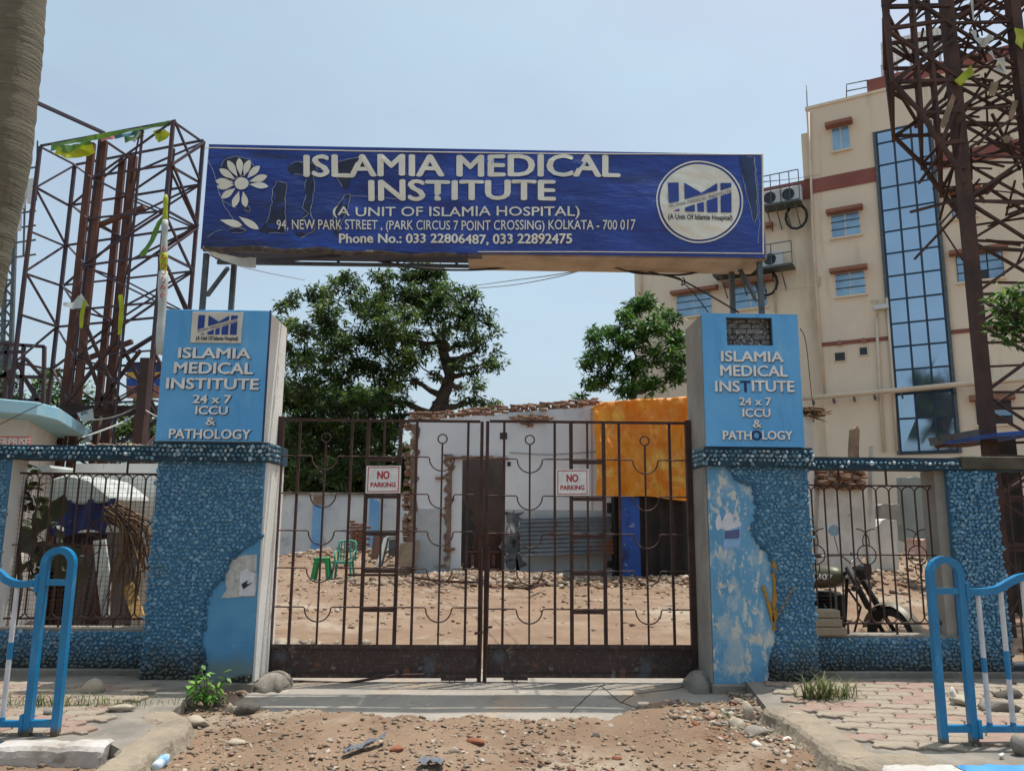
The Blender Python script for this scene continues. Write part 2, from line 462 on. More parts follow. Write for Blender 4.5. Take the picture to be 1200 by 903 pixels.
m_rub = mat('rubble_mix', None, rough=0.95, rnd=[C3(140, 120, 100), C3(152, 136, 116), C3(144, 110, 90), C3(124, 108, 92), C3(148, 128, 106), C3(178, 168, 154), C3(136, 116, 96), C3(112, 96, 80), C3(146, 126, 104)], bump=0.3, bscale=40)
m_brick = mat('old_brick', None, rough=0.95, rnd=[C3(132, 98, 80), C3(150, 116, 94), C3(118, 90, 74), C3(170, 148, 126)], bump=0.4, bscale=40)
m_ruinwall = mat('ruin_whitewash', C3(222, 225, 226), C3(206, 210, 214), 0.6, 0.9, bump=0.2, bscale=8, layers=[(C3(158, 162, 162), 1.3, 0.60, 0.78, (1, 1, 0.5)), (C3(226, 228, 226), 3, 0.64, 0.74)])
m_dado = mat('ruin_grey_dado', C3(164, 170, 172), C3(184, 188, 188), 1.0, 0.9, bump=0.2, bscale=8, layers=[(C3(70, 72, 74), 1.6, 0.64, 0.76), (C3(206, 208, 204), 4, 0.62, 0.7)])
m_soot = mat('soot_stain', C3(70, 72, 76), C3(120, 124, 126), 2.2, 0.95, layers=[(C3(44, 44, 48), 2.6, 0.50, 0.62), (C3(206, 208, 208), 5, 0.56, 0.62, (1, 1, .4))])
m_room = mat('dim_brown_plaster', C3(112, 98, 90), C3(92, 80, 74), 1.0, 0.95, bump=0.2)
m_compound = mat('boundary_whitewash', C3(208, 212, 210), C3(184, 192, 198), 0.8, 0.9, bump=0.2, bscale=6, layers=[(C3(132, 146, 158), 0.7, 0.54, 0.7), (C3(150, 146, 132), 2.0, 0.62, 0.74, (1, 1, 0.4))])
m_pilblue = mat('pilaster_blue', C3(96, 154, 206), C3(124, 172, 212), 2, 0.85, layers=[(C3(206, 206, 200), 2.6, 0.60, 0.68)])
m_orange = mat('orange_tarp', C3(240, 160, 44), C3(230, 134, 34), 1.0, 0.42, bump=1.0, bscale=1.6, bdetail=4, bdist=.12, bst=(1.6, 1, .8), layers=[(C3(246, 206, 96), 0.9, 0.52, 0.70), (C3(176, 88, 28), 2.2, 0.64, 0.76)], transl=0.25)
m_dark = mat('dark_cloth', C3(48, 42, 38), C3(34, 30, 28), 3, 0.9, bump=0.4, layers=[(C3(78, 70, 62), 3, 0.6, 0.75, (2, 2, 0.3))])
m_bluedoor = mat('blue_door_paint', C3(36, 84, 168), C3(30, 66, 132), 1.4, 0.7, layers=[(C3(190, 196, 200), 3.0, 0.60, 0.68), (C3(24, 40, 74), 1.6, 0.56, 0.74)])
m_corr = mat('corrugated_iron', C3(104, 112, 116), C3(84, 92, 98), 2, 0.5, 0.5, layers=[(C3(120, 76, 56), 1.4, 0.50, 0.62), (C3(60, 62, 66), 3, 0.58, 0.7)])
m_plasticg = mat('green_plastic', C3(44, 140, 84), C3(36, 124, 74), 3, 0.4)
m_plastict = mat('teal_plastic', C3(70, 154, 134), C3(60, 140, 124), 3, 0.4)
m_wood = mat('weathered_wood', C3(150, 128, 104), C3(122, 102, 82), 4, 0.9, bump=0.3, layers=[(C3(92, 76, 60), 10, 0.6, 0.75, (1, 1, 0.2))])
m_wooddark = mat('dark_wood', C3(80, 52, 38), C3(58, 38, 30), 4, 0.85, bump=0.3)
m_facade = mat('beige_facade_paint', C3(228, 213, 190), C3(219, 203, 180), 0.15, 0.9, bump=0.1, bscale=3, layers=[(C3(184, 166, 144), 0.9, 0.52, 0.78, (1, 1, 0.12)), (C3(214, 200, 182), 0.25, 0.55, 0.7), (C3(168, 150, 130), 2.5, 0.62, 0.80, (1, 1, 0.06))])
m_band = mat('maroon_band_paint', C3(142, 88, 78), C3(132, 80, 72), 0.6, 0.9)
m_hood = mat('brown_hood_paint', C3(150, 106, 88), C3(138, 96, 80), 1.0, 0.9)
m_pipe = mat('beige_pipe', C3(212, 196, 172), C3(196, 180, 158), 1.0, 0.7)
m_frame = mat('dark_mullion', C3(44, 60, 78), None, rough=0.4, metal=0.3)
m_glassblue = mat('mirror_blue_glass', C3(160, 180, 200), C3(150, 170, 192), 0.3, 0.05, 0.9, spec=0.8)
m_glasspale = mat('window_blue_glass', C3(140, 176, 200), C3(110, 140, 168), 0.8, 0.15, 0.3, spec=0.8)
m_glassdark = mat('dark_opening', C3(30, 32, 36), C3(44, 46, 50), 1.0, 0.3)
m_grille = mat('pale_window_bars', C3(200, 204, 204), None, rough=0.6)
m_rusttower = mat('tower_rust', C3(84, 60, 52), C3(60, 46, 42), 2.0, 0.85, 0.1, bump=0.4, bscale=30, layers=[(C3(96, 56, 40), 4.0, 0.58, 0.74), (C3(34, 24, 24), 2.0, 0.58, 0.74)])
m_rustpipe = mat('pipe_rust', C3(112, 76, 64), C3(92, 62, 54), 2.0, 0.85, 0.1, bump=0.3, bscale=30, layers=[(C3(70, 40, 34), 1.5, 0.54, 0.74, (1, 1, 0.3))])
m_rustangle = mat('frame_angle_rust', C3(70, 66, 80), C3(88, 66, 64), 1.6, 0.8, 0.2)
m_bark = mat('bark', C3(84, 72, 60), C3(58, 50, 44), 3, 0.95, bump=0.7, bscale=14)
m_leafA = mat('mango_leaves', None, rough=0.55, rnd=[C3(44, 64, 34), C3(64, 88, 44), C3(86, 112, 50), C3(134, 152, 70)], transl=0.4)
m_leafB = mat('bright_leaves', None, rough=0.5, rnd=[C3(44, 78, 32), C3(64, 104, 42), C3(94, 132, 52), C3(136, 162, 72)], transl=0.4)
m_leafdry = mat('dry_fronds', None, rough=0.9, rnd=[C3(92, 66, 46), C3(120, 92, 64), C3(70, 50, 38), C3(150, 124, 92)])
m_cable = mat('black_cable', C3(28, 28, 32), None, rough=0.6)
m_cablegrey = mat('grey_cable', C3(120, 120, 118), None, rough=0.7)
m_yellow = mat('yellow_flex', C3(200, 206, 40), C3(150, 170, 40), 3, 0.6, transl=0.3)
m_whiteflex = mat('white_flex', C3(212, 216, 210), C3(180, 186, 180), 3, 0.6, transl=0.25)
m_greenflex = mat('green_flex', C3(110, 150, 60), C3(80, 120, 50), 3, 0.6, transl=0.3)
m_redink = mat('red_print', C3(176, 44, 60), None, rough=0.5)
m_pinkred = mat('faded_red_print', C3(196, 110, 100), C3(206, 130, 118), 5, 0.7)

# ================================================================== GROUND
WF = 7.45          # front of the gate pillars
WW = 7.66          # front of the wing walls
GY = 7.93          # gate plane
PZ = 0.13          # pavement level
padL = [onz(x, y, PZ).xy for x, y in ((198, 832), (215, 842), (206, 854), (186, 868), (164, 886))]
LPAV = [(-16, 7.8), (-16, 5.52), (onz(110, 872, PZ).x, 5.50)] + [(p.x, p.y) for p in reversed(padL)] + [(onz(180, 832, PZ).x, 7.8)]
padR = [onz(x, y, PZ).xy for x, y in ((900, 828), (918, 838), (945, 850), (965, 868), (980, 884), (1000, 893))]
RPAV = [(onz(920, 820, PZ).x, 7.8)] + [(p.x, p.y) for p in padR] + [(16, padR[-1].y), (16, 7.8)]
AX0, AX1 = at(318, 800, 7.9).x, at(826, 800, 7.9).x
def apron_in(x, y):
    e = 0.22 * fbm(x, y, 1.1)
    fy = 6.64 + e + 0.12 * math.sin(x * 2.3) + (0.35 if x > 0.9 else 0.0) * min(1, (x - 0.9) * 1.5 if x > 0.9 else 0) - (0.25 * math.exp(-((x - 0.55) / 0.5) ** 2))
    return min((y - fy), 8.25 - y + e * .5, x - AX0 + 0.05, AX1 + 0.05 - x)
MOUNDS = [(-5.2, 24.5, 3.0, 1.6, 0.42), (-3.2, 24.0, 2.2, 1.0, 0.3), (-0.8, 19.3, 1.6, 0.5, 0.16), (1.8, 19.2, 2.2, 0.45, 0.16), (5.2, 18.6, 2.0, 0.5, 0.2), (10.5, 20.0, 2.5, 2.0, 0.7), (8.2, 17.5, 1.6, 1.2, 0.35), (2.3, 6.9, 0.8, 0.35, 0.05), (-1.2, 6.3, 1.0, 0.35, 0.03)]
def gh(x, y):
    h = 0.03 * fbm(x, y, 0.45) + 0.018 * fbm(x + 9, y, 2.3) + 0.012 * fbm(x, y + 5, 9) + (0.006 * fbm(x + 2, y, 23) if y < 9 else 0)
    for mx, my, sx, sy, a in MOUNDS:
        h += a * math.exp(-((x - mx) / sx) ** 2 - ((y - my) / sy) ** 2)
    if y < 9: 
        a = apron_in(x, y)
        h = h + 0.015 - 0.075 * min(1, max(0, a / 0.10 + 0.5))
    if y < 7.9 and (inpoly(x, y, LPAV) or inpoly(x, y, RPAV)): h = min(h, 0.0)
    d = max(abs(x), abs(y))
    if d > 60: h *= 0.2
    return h
def axis(fine0, fine1, step, far, g=1.25):
    a = [fine0 + i * step for i in range(int((fine1 - fine0) / step) + 1)]
    s = step; x = a[-1]
    while x < far: s *= g; x += s; a.append(x)
    s = step; x = a[0]; pre = []
    while x > -far: s *= g; x -= s; pre.append(x)
    return pre[::-1] + a
gx = axis(-3.4, 3.6, 0.035, 900, 1.12); gy = axis(4.9, 7.6, 0.03, 900, 1.035)
gm = MB()
nx, ny = len(gx), len(gy)
for y in gy:
    for x in gx: gm.v.append(Vector((x, y, gh(x, y))))
for j in range(ny - 1):
    for i in range(nx - 1):
        k = j * nx + i; gm.f.append((k, k + 1, k + nx + 1, k + nx))
struct('ground', gm, m_dirt, smooth=True)
# concrete threshold in front of and under the gate
am = MB()
def apf(u, v):
    x = AX0 - 0.1 + (AX1 - AX0 + 0.2) * u; y = 6.3 + 2.4 * v
    return (x, y, 0.004 + 0.008 * fbm(x, y, 0.7))
am.grid(apf, 60, 30)
struct('path', am, m_apron, smooth=True)
# cracks: thin recessed-looking dark seams of dirt lying in the concrete
def ground_line(px):
    out = []
    for a, b in zip(px, px[1:]):
        n = 6
        for k in range(n):
            t = k / n; p = onz(a[0] + (b[0] - a[0]) * t, a[1] + (b[1] - a[1]) * t, 0.012)
            out.append(Vector((p.x + 0.012 * fbm(p.x, p.y, 12), p.y + 0.02 * fbm(p.y, p.x, 9), 0.0)))
    for q in out: q.z = 0.0065 + 0.008 * fbm(q.x, q.y, 0.7)
    return out
m_crack = mat('crack_dirt', C3(70, 62, 52), C3(96, 84, 68), 20, 0.95)
for ln in ([(708, 800), (690, 812), (664, 838)], [(704, 802), (728, 822), (755, 830)], [(728, 822), (742, 812), (790, 806), (822, 798)]):
    cm_ = MB(); cm_.tube(ground_line(ln), 0.0045, 5)
    struct('crack', cm_, m_crack)

# ------------------------------------------------------------------ pavements with interlocking wavy blocks and kerb stones
def pavement(poly, name):
    p = MB(); p.slab(poly, -0.25, PZ - 0.02)
    return struct(name, p, m_conc)
pvL = pavement(LPAV, 'pavement'); pvR = pavement(RPAV, 'pavement')
PL, PW = 0.29, 0.155
def paver_mesh(name, m):
    g = 0.004; n = 8; A = 0.021; B = 0.02
    pts = []
    for k in range(n): u = -PL / 2 + PL * k / n; pts.append((u, -PW / 2 + A * math.sin(4 * math.pi * u / PL)))
    for k in range(4): v = -PW / 2 + PW * k / 4; pts.append((PL / 2 + B * math.sin(2 * math.pi * v / PW), v))
    for k in range(n): u = PL / 2 - PL * k / n; pts.append((u, PW / 2 + A * math.sin(4 * math.pi * u / PL)))
    for k in range(4): v = PW / 2 - PW * k / 4; pts.append((-PL / 2 + B * math.sin(2 * math.pi * v / PW), v))
    ins = lambda q, s: [(x * (1 - 2 * s / PL), y * (1 - 2 * s / PW)) for x, y in q]
    mb = MB(); a = ins(pts, g); c = ins(pts, g + 0.006); N_ = len(pts)
    I0 = [mb.pt((x, y, 0)) for x, y in a]; I1 = [mb.pt((x, y, 0.016)) for x, y in a]; I2 = [mb.pt((x, y, 0.022)) for x, y in c]
    for A_, B_ in ((I0, I1), (I1, I2)):
        for i in range(N_): mb.f.append((A_[i], A_[(i + 1) % N_], B_[(i + 1) % N_], B_[i]))
    mb.f.append(tuple(I2))
    me = mb.mesh(name, Vector((0, 0, 0))); me.materials.append(m); return me
pmA, pmB = paver_mesh('paver', m_paverA), paver_mesh('paver', m_paverB)
def lay(pv, poly, ang, region):
    o3 = ORG[pv.name]; n = 0
    ca, sa = math.cos(ang), math.sin(ang)
    cx = sum(p[0] for p in region) / len(region); cy = sum(p[1] for p in region) / len(region)
    cand = []
    for j in range(-20, 21):
        for i in range(-14, 15):
            u = (i + (0.5 if j % 2 else 0)) * PL; v = j * PW
            x = cx + u * ca - v * sa; y = cy + u * sa + v * ca
            if inpoly(x, y, region) and all(inpoly(x + a * ca - b * sa, y + a * sa + b * ca, poly) for a in (-PL / 2 - .09, PL / 2 + .09) for b in (-PW / 2 - .03, PW / 2 + .03)): cand.append((y, x))
    cand.sort()
    for y, x in cand[:290]:
        o = bpy.data.objects.new('paver', pmA if random.random() < 0.38 else pmB); COL.objects.link(o)
        o.parent = pv; o.location = (x - o3.x, y - o3.y, PZ - 0.022 - o3.z + random.uniform(-0.003, 0.004))
        o.rotation_euler = (random.uniform(-.012, .012), random.uniform(-.012, .012), ang + random.uniform(-.01, .01))
lay(pvL, LPAV, 0.06, [(-5.6, 5.62), (-2.9, 5.62), (-2.9, 7.2), (-5.6, 7.2)])
lay(pvR, RPAV, -0.12, [(2.4, 5.35), (4.95, 5.35), (5.6, 7.3), (2.4, 7.4)])
def kerb(parent, x0, x1, y0, y1, m, zt=0.125):
    k = MB()
    prof = [(y0, -.2), (y0, zt * .45), (y0 + .004, zt - .03), (y0 + .022, zt - .006), (y0 + .06, zt), (y1 - .04, zt + .002), (y1, zt - .004), (y1, -.2)]
    n = max(6, int((x1 - x0) / .03)); ids = []
    for i in range(n + 1):
        x = x0 + (x1 - x0) * i / n; e = .014 if i in (0, n) else 0
        ids.append([k.pt((x, y + .010 * fbm(x, z * 9 + y, 5) + (e if j < 4 else 0), z - e * (j > 1) + .008 * fbm(x + 3, y, 7) - .02 * max(0, fbm(x, 7, 3) - .25))) for j, (y, z) in enumerate(prof)])
    for i in range(n):
        for j in range(len(prof) - 1): k.f.append((ids[i][j], ids[i + 1][j], ids[i + 1][j + 1], ids[i][j + 1]))
    k.f.append(tuple(ids[0])); k.f.append(tuple(reversed(ids[-1])))
    return part('kerb_stone', k, m, parent)
yk = 5.50
xk = onz(108, 880, PZ).x
for x0, x1, m in ((xk - 0.72, xk, m_kerbw), (xk - 1.45, xk - 0.74, m_kerbb), (xk - 2.2, xk - 1.47, m_kerbw)):
    kerb(pvL, x0, x1, yk - 0.17, yk - 0.004, m)
yk2 = padR[-1].y
xs = [onz(1028, 893, PZ).x, onz(1119, 893, PZ).x]
kerb(pvR, xs[0], xs[1] - 0.015, yk2 - 0.18, yk2 - 0.004, m_kerbw); kerb(pvR, xs[1], xs[1] + 0.8, yk2 - 0.18, yk2 - 0.004, m_kerbb); kerb(pvR, xs[1] + 0.82, xs[1] + 1.6, yk2 - 0.18, yk2 - 0.004, m_kerbw)
# rounded concrete rims at the two pavement ends
m_rim = mat('worn_mortar', C3(156, 142, 122), C3(134, 124, 108), 3.5, 0.95, bump=0.9, bscale=28, layers=[(C3(104, 96, 82), 5, 0.58, 0.74), (C3(176, 166, 150), 9, 0.6, 0.74)])
def rim(parent, pts, sgn, wid):
    """worn mortar edge: a ragged slope from the pavement down to the dirt"""
    P = []
    for a, b in zip(pts, pts[1:]):
        for k in range(14): P.append(Vector((a.x + (b.x - a.x) * k / 14, a.y + (b.y - a.y) * k / 14, 0)))
    P.append(Vector((pts[-1].x, pts[-1].y, 0)))
    for _ in range(6): P = [P[0]] + [(P[i - 1] + P[i] * 2 + P[i + 1]) / 4 for i in range(1, len(P) - 1)] + [P[-1]]
    prof = [(-wid, PZ - .028), (-wid * .8, PZ - .002), (-wid * .45, PZ + .006), (-.02, PZ + .004), (.03, PZ - .008), (.055, PZ - .03), (.07, PZ - .07), (.09, PZ - .11), (.14, -.03), (.2, -.08)]
    t = MB(); ids = []
    for i, p in enumerate(P):
        d = (P[min(i + 1, len(P) - 1)] - P[max(i - 1, 0)]).normalized(); nn = Vector((d.y, -d.x, 0)) * sgn
        row = []
        for o, z in prof:
            e = .035 * fbm(p.x + o, p.y, 3.5) + .012 * fbm(p.x, p.y + o, 14); q = p + nn * (o + e)
            row.append(t.pt((q.x, q.y, z + .010 * fbm(q.x, q.y, 9) * (1 if o > -wid * .9 else 0))))
        ids.append(row)
    for i in range(len(ids) - 1):
        for k in range(len(prof) - 1): t.f.append((ids[i][k], ids[i][k + 1], ids[i + 1][k + 1], ids[i + 1][k]))
    return part('concrete_rim', t, m_rim, parent, smooth=False)
rim(pvL, padL + [onz(150, 898, PZ).xy, onz(138, 915, PZ).xy], -1, 0.20); rim(pvR, padR + [Vector((padR[-1].x + 0.5, padR[-1].y - .02))], 1, 0.26)

# ================================================================== GATE PILLARS AND WING WALLS
PEB = []
for s in range(12):
    V, Fc = ico(1, 40 + s, 0.24)
    PEB.append((V, Fc))
def pebbles(name, parent, x0, x1, z0, z1, y, test, m, sp=0.039, side=None, rows=False, sz=0.021):
    """hand-set pebbles over the front face at y; test(px,py)->bool"""
    P, S = [], []
    dz = sp * 0.88; nr = int((z1 - z0) / dz)
    for j in range(nr + 1):
        z = z0 + j * dz; off = sp / 2 if j % 2 else 0
        for i in range(int((x1 - x0) / sp) + 2):
            x = x0 + off + i * sp; jt = 0.12 if rows else 0.36
            xx = x + random.uniform(-jt, jt) * sp; zz = z + random.uniform(-jt, jt) * sp * 0.8
            if xx < x0 - 0.008 or xx > x1 + 0.008 or zz < z0 or zz > z1 or random.random() < 0.03: continue
            if test:
                a, b = proj((xx, y, zz))
                if not test(a, b): continue
            P.append((xx, y - 0.002, zz)); f = random.uniform(0.75, 1.15)
            S.append((sz * f * random.uniform(0.8, 1.45), sz * 0.55 * random.uniform(0.4, 1.5), sz * f * random.uniform(0.65, 1.2)))
    if side is not None:
        pass
    return scatter(name, PEB, P, S, rots(len(P), 0.6, 0.8), m, parent, smooth=False)

def pillar(name, label, xl_px, xr_px, pebpoly, smoothmat, inner, lowz):
    """xl_px/xr_px: front-face left and right edges at y=600 in the photo"""
    x0 = at(xl_px, 640, WF).x; x1 = at(xr_px, 640, WF).x
    t = thing(name, label, 'gate pillar', ((x0 + x1) / 2, WF + 0.3, 0))
    ct = at(600, 522, WF).z; cb = at(600, 544, WF).z
    zc0, zc1 = cb, ct
    b = MB(); b.box(x0, x1, WF + 0.03, WF + 0.62, 0.0, zc0 + 0.02)
    part('shaft', b, m_white if inner == 'R' else m_greyside, t)
    f = MB(); f.box(x0 + 0.004, x1 - 0.004, WF, WF + 0.031, lowz, zc0 + 0.01)
    part('front_plaster', f, smoothmat, t)
    # mortar bed under the pebbles, following their outline
    tt = lambda a, b_: inpoly(a, b_, pebpoly[0]) or (len(pebpoly) > 1 and inpoly(a, b_, pebpoly[1]))
    for poly in pebpoly:
        pts = []
        for q0, q1 in zip(poly, poly[1:] + poly[:1]):
            for k in range(4):
                u = k / 4; a, b_ = q0[0] + (q1[0] - q0[0]) * u, q0[1] + (q1[1] - q0[1]) * u
                w = at(a, b_, WF); jj = 0.012 * fbm(w.x * 3, w.z * 3, 4)
                pts.append((min(max(w.x + jj, x0 + 0.006), x1 - 0.006), max(lowz + 0.005, min(w.z + jj, zc0 + 0.005))))
        mo = MB(); mo.prism(pts, WF - 0.012, WF + 0.004)
        part('mortar_bed', mo, m_mortar, t)
    pebbles('pebble_dash', t, x0, x1, lowz + 0.01, zc0, WF - 0.012, tt, m_peb)
    # coping course of larger stones with small returns
    c = MB(); c.box(x0 - 0.035, x1 + 0.035, WF - 0.07, WF + 0.66, zc0, zc1)
    part('coping', c, m_mortard, t)
    pebbles('coping_pebbles', t, x0 - 0.03, x1 + 0.03, zc0 + 0.02, zc1 - 0.01, WF - 0.072, None, m_pebdark, 0.046, rows=True, sz=0.02)
    # the same stones turn the corner at the outer and inner return
    for xx, sgn in ((x0 - 0.035, -1), (x1 + 0.035, 1)):
        P, S = [], []
        for j in range(4):
            for i in range(9):
                P.append((xx, WF - 0.04 + i * 0.046 + random.uniform(-.008, .008), zc0 + 0.03 + j * 0.045)); S.append((0.014, 0.02, 0.019))
        scatter('coping_pebbles', PEB, P, S, rots(len(P), 0.3, 0.3), m_pebdark, t, smooth=True)
    return t, x0, x1, zc0, zc1
pebL = [[(160, 540), (309, 540), (304, 628), (284, 642), (268, 656), (260, 676), (246, 690), (238, 706), (240, 726), (234, 748), (238, 770), (238, 790), (224, 815), (150, 820)], [(266, 794), (298, 790), (298, 826), (262, 824)]]
pebR = [[(853, 542), (965, 535), (965, 825), (903, 812), (905, 770), (912, 745), (911, 700), (909, 665), (901, 645), (884, 628), (886, 612), (889, 595), (884, 568), (866, 562), (858, 552)]]
pL, LX0, LX1, cz0, cz1 = pillar('gate_pillar', 'left gate pillar with blue pebble dash flaked off to smooth blue plaster beside a torn poster', 177, 305, pebL, m_plblue, 'R', 0.09)
pR, RX0, RX1, _, _ = pillar('gate_pillar', 'right gate pillar with large peeling pale blue patch and an ochre paint mark', 831, 951, pebR, m_plpeel, 'L', 0.09)
# crumbling plaster lip along the flaked boundaries
for t, pl_ in ((pL, [(304, 628), (284, 642), (268, 656), (260, 676), (246, 690), (238, 706), (240, 726), (234, 748), (238, 770), (238, 790)]),
               (pR, [(853, 546), (858, 552), (866, 562), (884, 568), (889, 595), (886, 612), (884, 628), (901, 645), (909, 665), (911, 700), (912, 745), (905, 770), (903, 806)])):
    P, S = [], []
    for a, b_ in zip(pl_, pl_[1:]):
        n = int(math.hypot(b_[0] - a[0], b_[1] - a[1]) * 1.3)
        for k in range(n):
            u = k / n; q = at(a[0] + (b_[0] - a[0]) * u + random.gauss(0, 1.6), a[1] + (b_[1] - a[1]) * u + random.gauss(0, 1.2), WF - .006)
            P.append(q[:]); s_ = random.uniform(.006, .02); S.append((s_ * random.uniform(.7, 1.8), s_ * .7, s_ * random.uniform(.6, 1.4)))
    scatter('crumbled_edge', SHARDS, P, S, rots(len(P), .6, 1.2), m_mortar, t)
# foot of the pillars: rough plinths
for t, x0, x1, in ((pL, LX0, LX1), (pR, RX0, RX1)):
    b = MB(); b.box(x0 - 0.02, x1 + 0.02, WF - 0.03, WF + 0.64, -0.05, 0.088)
    part('plinth', b, m_conc, t, bevel=0.015)
# inner returns, proud of the shaft: white-washed left, streaked grey right
b = MB(); b.box(LX1 - 0.001, LX1 + 0.02, WF + 0.012, WF + 0.60, 0.09, cz0 - 0.002); part('side_plaster', b, m_white, pL)
b = MB(); b.box(RX0 - 0.02, RX0 + 0.001, WF + 0.012, WF + 0.60, 0.09, cz0 - 0.002); part('side_plaster', b, m_greyside, pR)
# ochre brushed mark on the right pillar
m_ochre = mat('ochre_paint', C3(178, 132, 40), C3(158, 112, 34), 12, 0.8)
def stroke(pts, w):
    mb = MB()
    P = [at(x, y, WF - 0.012) for x, y in pts]
    mb_pts = []
    for a, b_ in zip(P, P[1:]):
        for k in range(5): mb_pts.append(a.lerp(b_, k / 5))
    mb_pts.append(P[-1])
    L_, R_ = [], []
    for i, p in enumerate(mb_pts):
        ww = w * (0.45 + 0.8 * random.random()) / 2
        d = (mb_pts[min(i + 1, len(mb_pts) - 1)] - mb_pts[max(i - 1, 0)]).normalized(); nn = Vector((-d.z, 0, d.x))
        L_.append((p.x + nn.x * ww, p.z + nn.z * ww)); R_.append((p.x - nn.x * ww, p.z - nn.z * ww))
    mb.prism(L_ + R_[::-1], WF - 0.018, WF - 0.001)
    return mb
for pts, w in (([(907, 656), (908, 700), (908, 738)], 0.042), ([(894, 686), (900, 704), (906, 728)], 0.028)):
    part('ochre_mark', stroke(pts, w), m_ochre, pR)
ob = MB()
for k in range(9):
    p = at(911 + k * 2.3, 722 - k * 4.2, WF - 0.034); ob.beam(p + Vector((-.012, 0, -.018)), p + Vector((.012, 0, .018)), 0.014, 0.004)
part('ochre_mark', ob, m_ochre, pR)

# torn posters
def paper(px, Y, m, label, cat, th=0.003):
    pts = []
    for q0, q1 in zip(px, px[1:] + px[:1]):
        for k in range(5):
            u = k / 5; w = at(q0[0] + (q1[0] - q0[0]) * u, q0[1] + (q1[1] - q0[1]) * u, Y)
            j = 0.006 * fbm(w.x * 7, w.z * 7, 5); pts.append((w.x + j, w.z + j * 1.3))
    mb = MB(); mb.prism(pts, Y - th, Y)
    return pts, mb
m_poster = mat('torn_poster_paper', C3(198, 196, 188), C3(168, 168, 162), 14, 0.9, layers=[(C3(120, 130, 136), 11, 0.58, 0.66), (C3(88, 92, 96), 22, 0.66, 0.7)])
t = thing('torn_poster', 'torn whitish poster stuck low on the smooth blue plaster of the left pillar', 'poster', at(282, 700, WF))
_, mb = paper([(265, 654), (301, 649), (300, 698), (281, 699), (258, 701), (266, 690), (262, 672)], WF - 0.001, m_poster, '', ''); part('paper', mb, m_poster, t)
_, mb = paper([(282, 669), (290, 666), (298, 672), (299, 697), (280, 698)], WF - 0.005, m_white, '', ''); part('torn_layer', mb, mat('fresh_paper', C3(214, 216, 220), C3(196, 200, 206), 9, 0.9), t)
_, mb = paper([(283, 684), (290, 680), (289, 684), (296, 682), (288, 688), (285, 690)], WF - 0.009, m_ink, '', ''); part('ink_mark', mb, m_ink, t)
t = thing('small_sticker', 'small torn sticker with dark blue band near the top of the right pillar', 'sticker', at(857, 640, WF))
_, mb = paper([(847, 618), (868, 616), (867, 641), (848, 643)], WF - 0.001, m_signblue, '', ''); part('paper', mb, mat('sticker_blue', C3(140, 182, 220), C3(120, 160, 205), 8, 0.6), t)
_, mb = paper([(849, 622), (866, 620), (866, 630), (849, 631)], WF - 0.005, m_ink, '', ''); part('printed_band', mb, mat('sticker_navy', C3(62, 84, 136), C3(90, 96, 130), 25, 0.6), t)
_, mb = paper([(838, 612), (842, 600), (846, 611), (850, 602), (856, 600), (860, 612), (866, 604), (868, 616), (858, 619), (852, 622), (846, 618), (840, 622)], WF - 0.0015, m_white, '', ''); part('torn_flakes', mb, mat('fresh_paper'  , None), t)

# ------------------------------------------------------------------ lettered boxes on the pillars
def sign_box(label, x0, x1, ztop, zbot, sidemat, sidex):
    yb = WF - 0.09
    t = thing('sign_box', label, 'sign', ((x0 + x1) / 2, WF + 0.2, zbot), 'blue lettered boxes on the gate pillars')
    return t, yb
# left
zt = at(255, 363, WF - 0.09).z; zb = cz1 + 0.003
lx0, lx1 = at(188, 440, WF - 0.09).x, at(312, 440, WF - 0.09).x
t, yb = sign_box('bright blue box on the left pillar with a small white logo plaque', lx0, lx1, zt, zb, m_white, 1)
b = MB(); b.box(lx0 + 0.01, lx1 - 0.01, yb + 0.02, yb + 0.66, zb, zt - 0.012); part('masonry_body', b, m_white, t)
b = MB(); b.box(lx0, lx1, yb, yb + 0.025, zb + 0.002, zt); part('face_panel', b, m_signblue, t, bevel=0.004)
b = MB(); b.box(lx1 - 0.003, lx1 + 0.006, yb - 0.004, yb + 0.03, zb + 0.002, zt + 0.004); part('edge_trim', b, m_letteredge, t)
LB = [("ISLAMIA", 210, 408, 294, 420), ("MEDICAL", 205, 425, 297, 438), ("INSTITUTE", 196, 443.5, 303.5, 456), ("24 x 7", 227, 463, 271, 472.5), ("ICCU", 230, 476, 267, 485.5), ("&", 242, 489, 253, 498), ("PATHOLOGY", 199, 503, 294, 514)]
def box_line(s, a, b_, c, d, t, m=m_letter):
    bold = 0.024 if len(s) > 1 else 0.012
    fr = rect_fr(a, b_, c, d, yb)
    fr2 = lambda u, v, dd: fr(u, v, dd) + Vector((0.006, 0, -0.006))
    lettering(s, fr2, m_letteredge, t, 'letter_shadow_edge', bold + 0.004, 0.006)
    lettering(s, fr, m, t, 'lettering', bold, 0.016)
for a in LB: box_line(*a, t)
